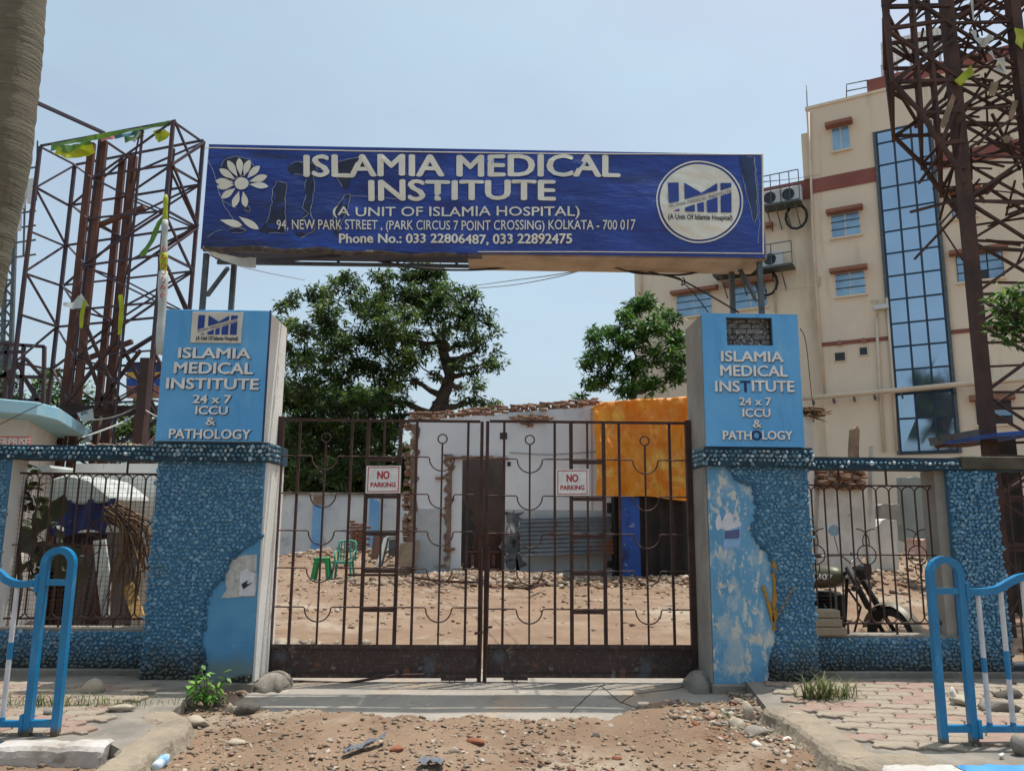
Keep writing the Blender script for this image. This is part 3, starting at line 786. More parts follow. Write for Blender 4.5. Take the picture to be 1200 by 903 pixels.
# logo plaque
LOGO = [[(0.02, 0.98), (0.18, 0.98), (0.18, 0.36), (0.02, 0.26)], [(0.27, 0.98), (0.53, 0.66), (0.77, 0.98), (0.77, 0.74), (0.27, 0.43)], [(0.82, 0.98), (0.98, 0.98), (0.98, 0.84), (0.82, 0.74)],
        [(0.09, 0.02), (0.18, 0.02), (0.18, 0.09)], [(0.27, 0.02), (0.42, 0.02), (0.42, 0.27), (0.27, 0.14)], [(0.46, 0.02), (0.56, 0.02), (0.56, 0.36), (0.46, 0.30)], [(0.61, 0.02), (0.77, 0.02), (0.77, 0.52), (0.61, 0.40)], [(0.82, 0.02), (0.98, 0.02), (0.98, 0.66), (0.82, 0.56)]]
def logo(fr, parent, d=0.003, th=0.003):
    for pg in LOGO:
        mb = MB(); n = len(pg)
        A = [mb.pt(fr(u, v, d)) for u, v in pg]; B = [mb.pt(fr(u, v, d - th)) for u, v in pg]
        mb.f.append(tuple(A)); mb.f.append(tuple(reversed(B)))
        for i in range(n): mb.f.append((A[i], B[i], B[(i + 1) % n], A[(i + 1) % n]))
        part('emblem_piece', mb, m_logoblue, parent)
    def band(u, v, dd):
        uu = 0.03 + 0.95 * u; return fr(uu, 0.17 + 0.55 * u + 0.10 * (v - 0.5), dd + d)
    lettering("ISLAMIA MEDICAL INSTITUTE", band, mat('faint_grey_print', C3(150, 146, 146), None), parent, 'band_lettering', 0.01, 0.001)
q = MB(); fr = rect_fr(225, 366, 284, 402, yb)
p0, p1 = fr(0, 0, 0), fr(1, 1, 0); q.box(p0.x, p1.x, yb - 0.02, yb + 0.002, p0.z, p1.z)
pq = part('logo_plaque', q, mat('plaque_cream', C3(214, 212, 200), C3(196, 196, 186), 6, 0.5), t, bevel=0.003)
fl = rect_fr(231, 369, 279, 392.5, yb - 0.02); logo(fl, pq, 0.005)
lettering("(A Unit Of Islamia Hospital)", rect_fr(230, 394, 279, 400, yb - 0.02), m_ink, pq, 'lettering', 0.015, 0.003)
# right, with the plaque missing: a brick-backed recess
zt = at(880, 367.5, WF - 0.09).z
rx0, rx1 = at(825, 440, WF - 0.09).x, at(938.5, 440, WF - 0.09).x
t, yb = sign_box('paler blue box on the right pillar with an empty recess and two dark letters', rx0, rx1, zt, zb, m_greyside, -1)
hA, hB = at(852, 400, yb), at(906, 400, yb); hz1, hz0 = at(880, 372, yb).z, at(880, 404.5, yb).z
b = MB(); b.box(rx0 - 0.004, rx0 + 0.03, yb + 0.03, yb + 0.66, zb, zt - 0.012); b.box(rx1 - 0.03, rx1 - 0.01, yb + 0.03, yb + 0.66, zb, zt - 0.012)
b.box(rx0 + 0.03, rx1 - 0.03, yb + 0.13, yb + 0.66, zb, zt - 0.012); part('masonry_body', b, m_greyside, t)
b = MB()
for q in ((rx0, rx1, hz1, zt), (rx0, rx1, zb + 0.002, hz0), (rx0, hA.x, hz0, hz1), (hB.x, rx1, hz0, hz1)): b.box(q[0], q[1], yb, yb + 0.028, q[2], q[3])
part('face_panel', b, m_signblue, t)
b = MB(); b.box(hA.x - 0.02, hB.x + 0.02, yb + 0.028, yb + 0.12, hz1, hz1 + 0.03); b.box(hA.x - 0.02, hB.x + 0.02, yb + 0.028, yb + 0.12, hz0 - 0.03, hz0); b.box(hA.x - 0.03, hA.x, yb + 0.028, yb + 0.12, hz0, hz1); b.box(hB.x, hB.x + 0.03, yb + 0.028, yb + 0.12, hz0, hz1)
part('recess_edge', b, m_mossy, t)
P, S = [], []
m_greybrick = mat('grey_brick', C3(142, 144, 144), C3(112, 114, 114), 9, 0.95, bump=0.8, bscale=60, layers=[(C3(196, 196, 190), 14, 0.6, 0.68), (C3(60, 62, 64), 12, 0.62, 0.7)])
m_recess = mat('grey_recess_mortar', None, rough=0.95, rnd=[C3(120, 122, 122), C3(170, 170, 166), C3(90, 92, 92), C3(190, 190, 184)], bump=0.6, bscale=50)
for j in range(5):
    zz = hz0 + 0.02 + j * 0.058; x = hA.x + (0.0 if j % 2 else -0.05)
    while x < hB.x - 0.02:
        bx = MB(); x2 = min(x + 0.135, hB.x - 0.002); xa = max(x, hA.x + 0.002)
        bx.box(xa, x2, yb + 0.085 + random.uniform(-.01, .012), yb + 0.129, zz, zz + 0.05); part('brick', bx, m_greybrick, t, bevel=0.006); x += 0.142
for k in range(60): P.append((random.uniform(hA.x, hB.x), yb + 0.085, random.uniform(hz0, hz1))); S.append(random.uniform(0.008, 0.022))
scatter('mortar_lumps', STONES, P, S, rots(len(P)), m_recess, t)
RB = [("ISLAMIA", 845, 412, 917, 424), ("MEDICAL", 844, 428.5, 922, 441), ("24 x 7", 866, 466, 903, 475), ("ICCU", 870, 479, 902, 488.5), ("&", 882, 492, 892, 501)]
for a in RB: box_line(*a, t)
box_line("INS", 838, 446.5, 866, 459, t); box_line("ITUTE", 881, 446.5, 930, 459, t); box_line("PATH", 847, 505, 880, 515, t); box_line("LOGY", 893, 505, 928, 515, t)
lettering("T", rect_fr(868, 446.5, 879, 459, yb), m_letteredge, t, 'missing_letter', 0.03, 0.004)
lettering("O", rect_fr(881, 504.5, 892, 515.5, yb), m_letteredge, t, 'missing_letter', 0.05, 0.004)

# ------------------------------------------------------------------ wing walls
def wing(label, xa, xb, colx0, colx1, sill_px, top_px0, top_px1, colside, cat='wall', coly=None):
    t = thing('boundary_wall', label, cat, ((xa + xb) / 2, WW + 0.1, 0), 'blue pebble-dashed wing walls beside the gate')
    zs = at(600, sill_px, WW).z; z0 = at(600, top_px1, WW).z; z1 = at(600, top_px0, WW).z
    b = MB(); b.box(xa, xb, WW, WW + 0.25, 0.17, zs); part('low_wall', b, m_mortar, t)
    b = MB(); b.box(xa, xb, WW + 0.02, WW + 0.25, zs, zs + 0.022); part('sill', b, m_conc, t)
    b = MB(); b.box(min(xa, colx0), max(xb, colx1), WW - 0.05, WW + 0.3, -0.05, 0.168); part('footing', b, m_conc, t, bevel=0.01)
    pebbles('pebble_dash', t, xa, xb, 0.18, zs, WW - 0.004, None, m_peb, 0.040)
    b = MB(); b.box(min(xa, colx0), max(xb, colx1), WW - 0.045, WW + 0.27, z0, z1); part('coping', b, m_mortard, t)
    return t, zs, z0, z1
# left
lw0 = at(4, 640, WW).x
tL, zsL, zc0L, zc1L = wing('left wing wall of blue pebble dash with a white ended column and grilled opening', lw0, LX0 - 0.002, lw0 - 2.2, LX0 - 0.04, 742, 527, 543, 1)
b = MB(); b.box(lw0 - 0.3, lw0, WW, WW + 0.25, 0.17, zc0L - 0.002); part('end_column', b, m_white, tL)
b = MB(); b.box(lw0 - 0.3, lw0 - 0.005, WW - 0.012, WW + 0.0, 0.17, zc0L - 0.004); part('mortar_bed', b, m_mortar, tL)
pebbles('pebble_dash', tL, lw0 - 0.3, lw0 - 0.01, 0.18, zc0L, WW - 0.012, lambda a, b_: a < 8 , m_peb)
pebbles('coping_pebbles', tL, lw0 - 0.3, LX0 - 0.05, zc0L + 0.02, zc1L - 0.012, WW - 0.048, None, m_pebdark, 0.046, rows=True, sz=0.019)
P = []; S = []
for k in range(90):
    x = random.uniform(at(95, 525, WW).x, at(182, 525, WW).x); P.append((x, WW + random.uniform(-0.02, 0.2), zc1L + 0.005)); S.append((random.uniform(.015, .045), random.uniform(.015, .045), random.uniform(.008, .028)))
scatter('loose_mortar', STONES, P, S, rots(len(P), 0.5), m_stone, tL)
# right
rcx0, rcx1 = at(1117, 640, WW).x, at(1172, 640, WW).x
tR, zsR, zc0R, zc1R = wing('right wing wall of blue pebble dash with mossy coping and a square column', RX1 + 0.002, rcx0, RX1 + 0.04, rcx1 + 1.9, 746, 532, 546, 1)
b = MB(); b.box(rcx0, rcx1, WW - 0.02, WW + 0.27, 0.17, zc0R - 0.002); part('column', b, m_mortar, tR)
pebbles('pebble_dash', tR, rcx0, rcx1, 0.18, zc0R - 0.005, WW - 0.028, None, m_peb)
pebbles('coping_pebbles', tR, RX1 + 0.05, at(1122, 540, WW).x, zc0R + 0.02, zc1R - 0.03, WW - 0.048, None, m_pebdark, 0.046, rows=True, sz=0.019)
b = MB(); b.box(at(1122, 540, WW).x, rcx1 + 1.9, WW - 0.07, WW + 0.3, zc0R + 0.01, zc1R + 0.02); part('concrete_cap', b, m_mossy, tR, bevel=0.01)
b = MB(); b.box(at(1098, 640, WW + .1).x, rcx0 - 0.002, WW + 0.05, WW + 0.3, zsR + 0.02, zc0R - 0.003); part('door_jamb', b, m_greyside, tR)
b = MB(); b.box(at(1096, 640, WW + .4).x - 0.04, at(1108, 640, WW + .4).x, WW + 0.32, WW + 0.42, 0.1, zc0R - 0.003); part('timber_post', b, m_wood, tR)
b = MB(); b.box(rcx1, rcx1 + 1.9, WW, WW + 0.2, 0.17, zsR - 0.25); part('low_wall', b, m_mortar, tR)

# ------------------------------------------------------------------ window grilles in the wing walls
def arc(c, r, a0, a1, n=10):
    return [Vector((c[0] + r * math.cos(a0 + (a1 - a0) * k / n), c[1], c[2] + r * math.sin(a0 + (a1 - a0) * k / n))) for k in range(n + 1)]
def grille(label, x0px, pitch, n, ytop, ybot, ymid, xa, xb, stubtop, mesh):
    Y = WW + 0.13
    t = thing('window_grille', label, 'grille', ((xa + xb) / 2, Y, at(600, ybot, Y).z))
    zt_ = at(600, ytop, Y).z; zb_ = at(600, ybot, Y).z; zm = at(600, ymid, Y).z
    b = MB(); b.box(xa, xb, Y - 0.008, Y + 0.008, zt_ - 0.008, zt_ + 0.008); part('top_rail', b, m_rust, t)
    b = MB(); b.box(xa, xb, Y - 0.008, Y + 0.008, zb_ - 0.008, zb_ + 0.008); part('bottom_rail', b, m_rust, t)
    X = [at(x0px + k * pitch, 640, Y).x for k in range(n)]
    for k, x in enumerate(X):
        if x < xa + .01 or x > xb - .01: continue
        b = MB(); r = abs(X[1] - X[0]) / 2
        b.box(x - 0.0065, x + 0.0065, Y - 0.0065, Y + 0.0065, zb_ + r, zt_ - r); part('bar', b, m_rust, t)
        if k < n - 1:
            b = MB(); b.tube(arc(((x + X[k + 1]) / 2, Y, zt_ - r - 0.008), r, 0, math.pi), 0.0065, 4); part('arch', b, m_rust, t)
            b = MB(); b.tube(arc(((x + X[k + 1]) / 2, Y, zb_ + r + 0.008), r, math.pi, 2 * math.pi), 0.0065, 4); part('arch', b, m_rust, t)
    for x in (xa + (xb - xa) * 0.34, xa + (xb - xa) * 0.68):
        b = MB(); b.box(x - 0.008, x + 0.008, Y - 0.008, Y + 0.008, zt_ + 0.009, stubtop); part('stub', b, m_rust, t)
        b = MB(); b.box(x - 0.008, x + 0.008, Y - 0.008, Y + 0.008, at(600, 742, Y).z, zb_ - 0.009); part('stub', b, m_rust, t)
    r = 0.095
    for c in (0.14, 0.5, 0.86):
        cx = xa + (xb - xa) * c
        b = MB(); b.tube(arc((cx, Y - 0.012, zm), r, 0, 2 * math.pi, 20)[:-1], 0.006, 4, closed=True); part('ring', b, m_rust, t)
        for sx in (-1, 1):
            for sz in (-1, 1):
                b = MB(); b.tube(arc((cx + sx * r * 1.0, Y - 0.014, zm + sz * r * 1.35), r * 1.35, (math.pi / 2 if sz > 0 else -math.pi / 2) , (math.pi / 2 if sz > 0 else -math.pi / 2) + (1 if sx * sz > 0 else -1) * 1.9, 10), 0.0055, 4); part('scroll', b, m_rust, t)
    b = MB(); b.box(xa, xb, Y - 0.006, Y + 0.006, zm - 0.006, zm + 0.006); part('middle_rail', b, m_rust, t)
    if mesh:
        b = MB(); Ym = Y + 0.03; st = 0.045
        x = xa + 0.02
        while x < xb: b.box(x - 0.0014, x + 0.0014, Ym, Ym + 0.003, zb_ - 0.1, zt_); x += st
        z = zb_ - 0.1
        while z < zt_: b.box(xa, xb, Ym + 0.003, Ym + 0.006, z - 0.0014, z + 0.0014); z += st
        part('wire_mesh', b, m_rust, t, kind='stuff')
    return t
grille('rusty arched grille with wire mesh in the opening left of the gate', 22, 15.8, 11, 559, 727, 642, lw0 + 0.002, LX0 + 0.05, zc0L, True)
grille('rusty arched grille with ring scrolls, in front of the motorbike right of the gate', 939, 15.3, 12, 565, 728, 647, RX1 - 0.03, at(1097, 640, WW + .13).x, zc0R, False)
# far right: start of another grille
g2 = thing('window_grille', 'dark grille panel with crossed bars at the far right edge beyond the column', 'grille', (rcx1 + 0.5, WW + 0.12, zsR - .25))
for k in range(6):
    b = MB(); x = rcx1 + 0.07 + k * 0.14; b.box(x, x + 0.013, WW + 0.11, WW + 0.123, zsR - 0.25, zc0R + 0.009); part('bar', b, m_rust, g2)
for zz in (zsR + 0.1, zsR + 0.9, zc0R - 0.16):
    b = MB(); b.box(rcx1 + .001, rcx1 + 1.9, WW + 0.124, WW + 0.137, zz, zz + 0.014); part('rail', b, m_rust, g2)
for a, c in ((0, 1), (1, 0)):
    b = MB(); b.beam((rcx1 + 0.02, WW + 0.105, zsR + (0.1 if a else 0.9)), (rcx1 + 0.6, WW + 0.105, zsR + (0.9 if a else 0.1)), 0.012); part('cross_bar', b, m_rust, g2)

# ================================================================== GATE
def gz(py, px=565, Y=GY): return at(px, py, Y).z
def leaf(label, bars, rings, frame, mid, posts, railpx, topy, sign):
    x0, x1 = at(posts[0], 500, GY).x, at(posts[1], 500, GY).x
    t = thing('gate_leaf', label, 'gate', ((x0 + x1) / 2, GY, 0.05), 'rusty iron gate leaves')
    hp, cp = (x0, x1) if sign < 0 else (x1, x0)       # hinge post / centre post
    zt_ = gz(topy, (posts[0] + posts[1]) / 2); zp1 = gz(757, (posts[0] + posts[1]) / 2); zp0 = gz(791, (posts[0] + posts[1]) / 2)
    b = MB(); b.box(hp - 0.032, hp + 0.032, GY - 0.032, GY + 0.032, 0.03, zt_ + 0.03); part('hinge_post', b, m_rust, t, bevel=0.003)
    b = MB(); s = 1 if sign < 0 else -1
    b.box(cp - 0.017, cp + 0.017, GY - 0.017, GY + 0.017, zp0 - 0.18, zt_); part('centre_post', b, m_rust, t, bevel=0.003)
    xa, xb = min(hp, cp) + 0.02, max(hp, cp) - 0.019
    b = MB(); b.box(xa, xb, GY - 0.014, GY + 0.014, zt_ - 0.014, zt_ + 0.012); part('top_rail', b, m_rust, t)
    # kick plate with flanges
    b = MB(); b.box(xa - 0.005, xb + 0.004, GY - 0.004, GY + 0.004, zp0, zp1); part('kick_plate', b, m_plate, t)
    for zz in (zp1, zp0):
        b = MB(); b.box(xa - 0.005, xb + 0.004, GY - 0.022, GY - 0.0045, zz - 0.02, zz + 0.02); part('plate_flange', b, m_plate, t)
    RX = [at(r, 500, GY).x for r in rings]; FX = [at(r, 500, GY).x for r in frame]
    rr = 0.141
    zr = [gz(y, (posts[0] + posts[1]) / 2) for y in railpx]
    for px in bars:
        x = at(px, 500, GY).x; b = MB(); b.box(x - 0.0125, x + 0.0125, GY - 0.0125, GY + 0.0125, zp1 + 0.001, zt_ - 0.015); part('bar', b, m_rust, t)
    for x in FX:
        b = MB(); b.box(x - 0.018, x + 0.018, GY - 0.016, GY + 0.016, zp1 + 0.001, zt_ - 0.015); part('frame_bar', b, m_rust, t)
    x = at(mid, 500, GY).x; b = MB(); b.box(x - 0.010, x + 0.010, GY - 0.010, GY + 0.010, zp1 + 0.001, zt_ - 0.015); part('bar', b, m_rust, t)
    zring = gz(514.5, 565)
    for x in RX:
        b = MB(); b.tube(arc((x, GY, zring), 0.047, 0, 2 * math.pi, 18)[:-1], 0.007, 6, closed=True); part('ring', b, m_rust, t)
        b = MB(); b.box(x - 0.009, x + 0.009, GY - 0.009, GY + 0.009, zp1 + 0.001, zring - 0.048); part('ring_bar', b, m_rust, t)
    for z in zr:
        # a thin rail that dips round each ring bar in a half circle
        pts = [Vector((xa, GY - 0.02, z))]
        for x in sorted(RX):
            pts.append(Vector((x - rr, GY - 0.02, z)))
            pts += [Vector((p.x, p.y, p.z)) for p in arc((x, GY - 0.02, z - 0.012), rr - 0.012, math.pi, 2 * math.pi, 12)]
            pts.append(Vector((x + rr, GY - 0.02, z)))
        pts.append(Vector((xb, GY - 0.02, z)))
        b = MB(); b.tube(pts, 0.0075, 5); part('scalloped_rail', b, m_rust, t)
        b = MB(); b.box(FX[0] + 0.019, FX[1] - 0.019, GY - 0.018, GY + 0.016, z - 0.045, z - 0.009); part('cross_bar', b, m_rust, t)
    for zz in (gz(515), gz(632), gz(733)):
        b = MB(); d = 1 if sign > 0 else -1
        b.box(min(hp + d * 0.033, hp + d * 0.13), max(hp + d * 0.033, hp + d * 0.13), GY - 0.018, GY + 0.02, zz - 0.02, zz + 0.02)
        b.tube([(hp + d * 0.045, GY - 0.005, zz - 0.045), (hp + d * 0.045, GY - 0.005, zz + 0.045)], 0.017, 8); part('hinge', b, m_rust, t)
    # wheel under the kick plate
    wx = at(530, 795, GY).x if sign < 0 else at(603, 795, GY).x
    b = MB(); b.box(wx - 0.11, wx + 0.13, GY - 0.03, GY + 0.01, zp0 - 0.042, zp0 - 0.0205)
    b.box(wx - 0.028, wx - 0.02, GY - 0.03, GY + 0.01, zp0 - 0.1, zp0 - 0.043); b.box(wx + 0.02, wx + 0.028, GY - 0.03, GY + 0.01, zp0 - 0.1, zp0 - 0.043); part('wheel_bracket', b, m_rust, t)
    b = MB(); b.tube([(wx - 0.018, GY - 0.01, zp0 - 0.085), (wx + 0.018, GY - 0.01, zp0 - 0.085)], 0.027, 12); part('wheel', b, m_steelpaint, t)
    return t, hp, cp, zp0, zp1, zt_
gl, hL, cL, zp0, zp1, ztl = leaf('left leaf of the rusty iron gate with a bent rod under its kick plate', [352, 413, 489, 549], [383, 519], [432, 470], 451, (329.5, 565), [535, 578.5, 622, 665.5, 711], 492.5, -1)
gr, hR, cR, _, _, _ = leaf('right leaf of the rusty iron gate, hung on the right pillar', [591, 650, 725, 784], [621, 755], [669, 707], 688, (571.5, 806), [538.5, 581.5, 625.5, 668.5, 713.5], 494.5, 1)
P_ = [at(322, 797, GY - .06), at(405, 800, GY - .06), at(430, 796, GY - .06), at(465, 790.5, GY - .06), at(500, 790, GY - .06)]
b = MB(); b.tube(P_, 0.013, 6); part('bent_rod', b, m_rust, gl)
b = MB(); b.tube([at(565, 640, GY - .04), at(564, 740, GY - .04), at(562, 806, GY - .04)], 0.011, 6); b.beam(at(556, 742, GY - .05), at(566, 740, GY - .05), 0.022); part('drop_bolt', b, m_rust, gl)
b = MB(); b.tube([at(573, 640, GY - .04), at(571, 740, GY - .04), at(568, 824, GY - .08)], 0.010, 6); b.beam(at(570, 735, GY - .05), at(577, 734, GY - .05), 0.02); part('drop_bolt', b, m_rust, gr)
b = MB(); b.box(cL - 0.03, cL + 0.02, GY - 0.05, GY - 0.018, gz(628), gz(615)); part('lock_plate', b, m_rust, gl)

# no parking signs wired to the gate
def noparking(label, x0, y0, x1, y1, Y):
    fr = rect_fr(x0, y0, x1, y1, Y, slant=0.006)
    t = thing('no_parking_sign', label, 'sign', fr(0.5, 0, 0), 'no parking plates on the gate')
    def plate(u0, u1, v0, v1, d0, d1, nm, m):
        mb = MB(); A = [mb.pt(fr(u, v, d1)) for u, v in ((u0, v0), (u1, v0), (u1, v1), (u0, v1))]; B = [mb.pt(fr(u, v, d0)) for u, v in ((u0, v0), (u1, v0), (u1, v1), (u0, v1))]
        mb.f += [tuple(A), tuple(reversed(B))]
        for i in range(4): mb.f.append((A[i], B[i], B[(i + 1) % 4], A[(i + 1) % 4]))
        return part(nm, mb, m, t)
    plate(0, 1, 0, 1, -0.004, 0.004, 'plate', m_letter)
    e = 0.045; a = 0.085; w = 0.028
    for k, q in enumerate(((e, 1 - e, 1 - e - 0.03, 1 - e), (e, 1 - e, e, e + 0.03), (e, e + w * .85, e + 0.03, 1 - e - 0.03), (1 - e - w * .85, 1 - e, e + 0.03, 1 - e - 0.03))):
        plate(*q, 0.003, 0.006, 'red_border', m_redink)
    lettering("NO", lambda u, v, d: fr(0.33 + 0.34 * u, 0.52 + 0.28 * v, d), m_redink, t, 'lettering', 0.045, 0.007)
    lettering("PARKING", lambda u, v, d: fr(0.14 + 0.72 * u, 0.22 + 0.17 * v, d), m_redink, t, 'lettering', 0.03, 0.007)
    for u in (0.45, 0.52):
        for v0, v1 in ((1.0, 1.08), (-0.04, 0.0)):
            b = MB(); b.tube([fr(u, v0, 0.006), fr(u, v1, -0.02)], 0.002, 4); part('tie_wire', b, m_cable, t)
noparking('white no parking plate with red letters wired to the left gate leaf', 429, 545.5, 469.5, 577.5, GY - 0.035)
noparking('white no parking plate with red letters wired to the right gate leaf', 651.5, 549.5, 690, 580.5, GY - 0.035)

# rounded concrete lumps that hold the hinge posts
def lump(px, pw, label, h, Yc):
    c = at(px, 805, Yc); mb = MB()
    def f(u, v):
        a = u * 2 * math.pi; e = v * math.pi / 2; r = pw * (0.92 + 0.30 * fbm(math.cos(a) * 2, math.sin(a) * 2 + px, 1) + .12 * fbm(math.cos(a) * 4 * (1 + e), math.sin(a) * 4 + px, 1.5))
        return (c.x + r * math.cos(a) * math.cos(e), Yc + r * 1.5 * math.sin(a) * math.cos(e), -0.03 + (h + 0.03) * math.sin(e) ** 0.8)
    mb.grid(f, 26, 12); solo('concrete_block', mb, m_conc, label, 'concrete', 'concrete lumps at the gate posts', smooth=True)
lump(322, 0.17, 'rounded concrete lump at the foot of the left gate post', 0.15, 7.64)
lump(822, 0.17, 'rounded concrete lump at the foot of the right gate post', 0.17, 7.64)

# ================================================================== OVERHEAD BANNER
BY = 7.42; BD = 0.5
bfr = rect_fr(239.5, 175, 894, 297, BY)
ba, bb = bfr(0, 0, 0), bfr(1, 1, 0)
def wr(u, v):
    e = min(u, 1 - u, v, 1 - v); k = min(1, e * 9)
    return k * (0.034 * fbm(u * 5.0, v * 2.4 + u * 2, 1.0) + 0.010 * math.sin((v * 2.2 + u * 5.0) * 4))
def bpt(px, py, d=0.0):
    """photo pixel inside the banner -> point on the wrinkled cloth"""
    p = at(px, py, BY); u = (p.x - ba.x) / (bb.x - ba.x); v = (p.z - ba.z) / (bb.z - ba.z)
    return Vector((p.x, BY - wr(u, v) - d, p.z))
bn = thing('overhead_banner', 'long blue overhead banner naming the institute, held on steel posts above the gate', 'banner', ((ba.x + bb.x) / 2, BY + 0.25, 3.6))
mb = MB(); mb.grid(lambda u, v: (ba.x + (bb.x - ba.x) * u, BY - wr(u, v), ba.z + (bb.z - ba.z) * v), 120, 26); part('banner_cloth', mb, m_navy, bn, smooth=True)
xs_ = at(548, 297, BY).x
mb = MB(); mb.box(xs_, bb.x, BY + 0.03, BY + BD, ba.z - 0.012, ba.z + 0.0); mb.box(xs_, bb.x, BY + 0.03, BY + 0.045, ba.z + 0.001, ba.z + 0.05); part('tin_tray', mb, m_tray, bn)
mb = MB(); mb.box(ba.x + .01, xs_ - .001, BY + 0.06, BY + BD * .8, ba.z + .03, ba.z + 0.04); part('torn_underside', mb, m_torn, bn)
mb = MB(); mb.box(bb.x + 0.002, bb.x + 0.012, BY + 0.0, BY + BD, ba.z - 0.01, bb.z); part('end_panel', mb, m_tray, bn)
mb = MB()
for z in (ba.z + 0.02, bb.z - 0.02):
    for y in (BY + 0.07, BY + BD - 0.03): mb.beam((ba.x, y, z), (bb.x, y, z), 0.035)
n_ = 9
for k in range(n_ + 1):
    x = ba.x + 0.02 + (bb.x - ba.x - 0.04) * k / n_; mb.beam((x, BY + 0.07, ba.z + .04), (x, BY + 0.07, bb.z - .04), 0.03); mb.beam((x, BY + BD - .03, ba.z + .04), (x, BY + BD - .03, bb.z - .04), 0.03)
part('steel_frame', mb, m_steelpaint, bn)
# white hem piping
for pts, r in (([(240, 173), (420, 177), (640, 180), (893, 181)], 0.006), ([(893.5, 181), (894.5, 298)], 0.009), ([(560, 295), (700, 295), (893, 297)], 0.006)):
    mb = MB(); P = []
    for a, c in zip(pts, pts[1:]):
        for k in range(12): P.append(at(a[0] + (c[0] - a[0]) * k / 12, a[1] + (c[1] - a[1]) * k / 12, BY - 0.006))
    P.append(at(pts[-1][0], pts[-1][1], BY - 0.006)); mb.tube(P, r, 5); part('hem', mb, m_bprint, bn)
# exposed dark rolled lower edge (left part, torn) and hanging strip
mb = MB(); P = []; Rr = []
for k in range(26):
    px = 240 + k * 13; py = 287.5 + 0.026 * (px - 240) + 1.5 * math.sin(k * 1.1)
    P.append(at(px, py + (3 if px < 420 else 4), BY - 0.02)); Rr.append(0.022 + 0.012 * random.random() if px < 440 else 0.02)
mb.tube(P, Rr, 7); part('rolled_edge', mb, mat('torn_roll', C3(96, 86, 80), C3(60, 54, 54), 10, 0.8, layers=[(C3(196, 190, 180), 14, 0.58, 0.68, (0.3, 1, 1))]), bn, smooth=True)
def strip(pts, w, m, name, parent, Y0, d=0.0, tw=0.0):
    mb = MB(); n = len(pts)
    C_ = [at(x, y, Y0 + d * i / (n - 1)) for i, (x, y) in enumerate(pts)]
    Q = []
    for i in range(n - 1):
        for k in range(6):
            Q.append(C_[i].lerp(C_[i + 1], k / 6))
    Q.append(C_[-1]); m_ = len(Q); L_, R_ = [], []
    for i, q in enumerate(Q):
        dd = (Q[min(i + 1, m_ - 1)] - Q[max(i - 1, 0)]).normalized(); nn = dd.cross(Vector((0, 1, 0)))
        nn = nn.normalized() if nn.length > 1e-3 else Vector((1, 0, 0))
        ww = (w if not isinstance(w, (list, tuple)) else w[0] + (w[1] - w[0]) * i / (m_ - 1)) / 2 * (1 + 0.25 * fbm(i * .3, Y0, 1))
        a = tw * math.sin(i * 0.35)
        off = Vector((0, math.sin(a) * ww, 0)) + nn * math.cos(a) * ww
        L_.append(mb.pt(q + off)); R_.append(mb.pt(q - off))
    for i in range(m_ - 1): mb.f.append((L_[i], L_[i + 1], R_[i + 1], R_[i]))
    return part(name, mb, m, parent, smooth=True)
strip([(238, 289), (254, 299), (282, 307), (300, 308)], (0.02, 0.11), m_whiteflex, 'hanging_strip', bn, BY - 0.02, 0.1)
strip([(290, 308), (345, 304), (400, 298.5)], (0.06, 0.03), mat('grey_flex', C3(84, 88, 100), C3(60, 64, 80), 4, 0.7), 'hanging_strip', bn, BY + 0.08, 0.05)
# torn patches
def patch(px, name='torn_patch', m=m_torn, d=0.004, jit=1.3, edge=True):
    pts = []
    for q0, q1 in zip(px, px[1:] + px[:1]):
        n = max(2, int(math.hypot(q1[0] - q0[0], q1[1] - q0[1]) / 4))
        for k in range(n):
            u = k / n; x = q0[0] + (q1[0] - q0[0]) * u; y = q0[1] + (q1[1] - q0[1]) * u
            pts.append((x + jit * fbm(x, y, .25), y + jit * fbm(y, x, .25)))
    mb = MB(); A = [mb.pt(bpt(x, y, d)) for x, y in pts]; c = mb.pt(bpt(sum(p[0] for p in pts) / len(pts), sum(p[1] for p in pts) / len(pts), d))
    for i in range(len(A)): mb.f.append((A[i], A[(i + 1) % len(A)], c))
    pp = part(name, mb, m, bn)
    if edge:
        mb = MB(); k0 = int(len(pts) * .05); seg = pts[k0:int(len(pts) * .92)]
        mb.tube([bpt(x, y, d + 0.002) for x, y in seg], [0.0022 + 0.0035 * max(0, fbm(x, y, 0.5)) for x, y in seg], 4); part('torn_edge', mb, m_tornedge, pp)
PATCHES = [[(306, 272), (334, 274), (336, 262), (335, 238), (336, 215), (325, 212), (320, 222), (318, 246), (313, 262), (304, 270)],
           [(346, 275), (352, 278), (370, 270), (369, 262), (364, 252), (368, 220), (368, 205), (362, 200), (358, 215), (359, 232), (354, 245), (362, 252), (346, 262)],
           [(336, 196), (345, 189), (370, 192), (372, 200), (356, 205), (340, 203)],
           [(404, 222), (398, 212), (392, 204), (394, 190), (404, 188), (425, 184), (428, 196), (410, 205), (408, 218)],
           [(393, 274), (390, 262), (392, 248), (398, 238), (404, 228), (410, 226), (408, 245), (401, 262), (397, 276)],
           [(258, 200), (262, 188), (275, 184), (292, 186), (298, 196), (285, 206), (268, 212), (260, 208)],
           [(268, 268), (280, 267), (290, 270), (285, 273), (272, 273)], [(288, 240), (294, 244), (294, 250), (286, 246)]]
for q in PATCHES: patch(q)
patch([(866, 184), (884, 184), (886, 220), (888, 250), (884, 262), (878, 240), (872, 214)], m=mat('faded_navy', C3(34, 54, 92), C3(44, 66, 110), 5, 0.5), edge=True)
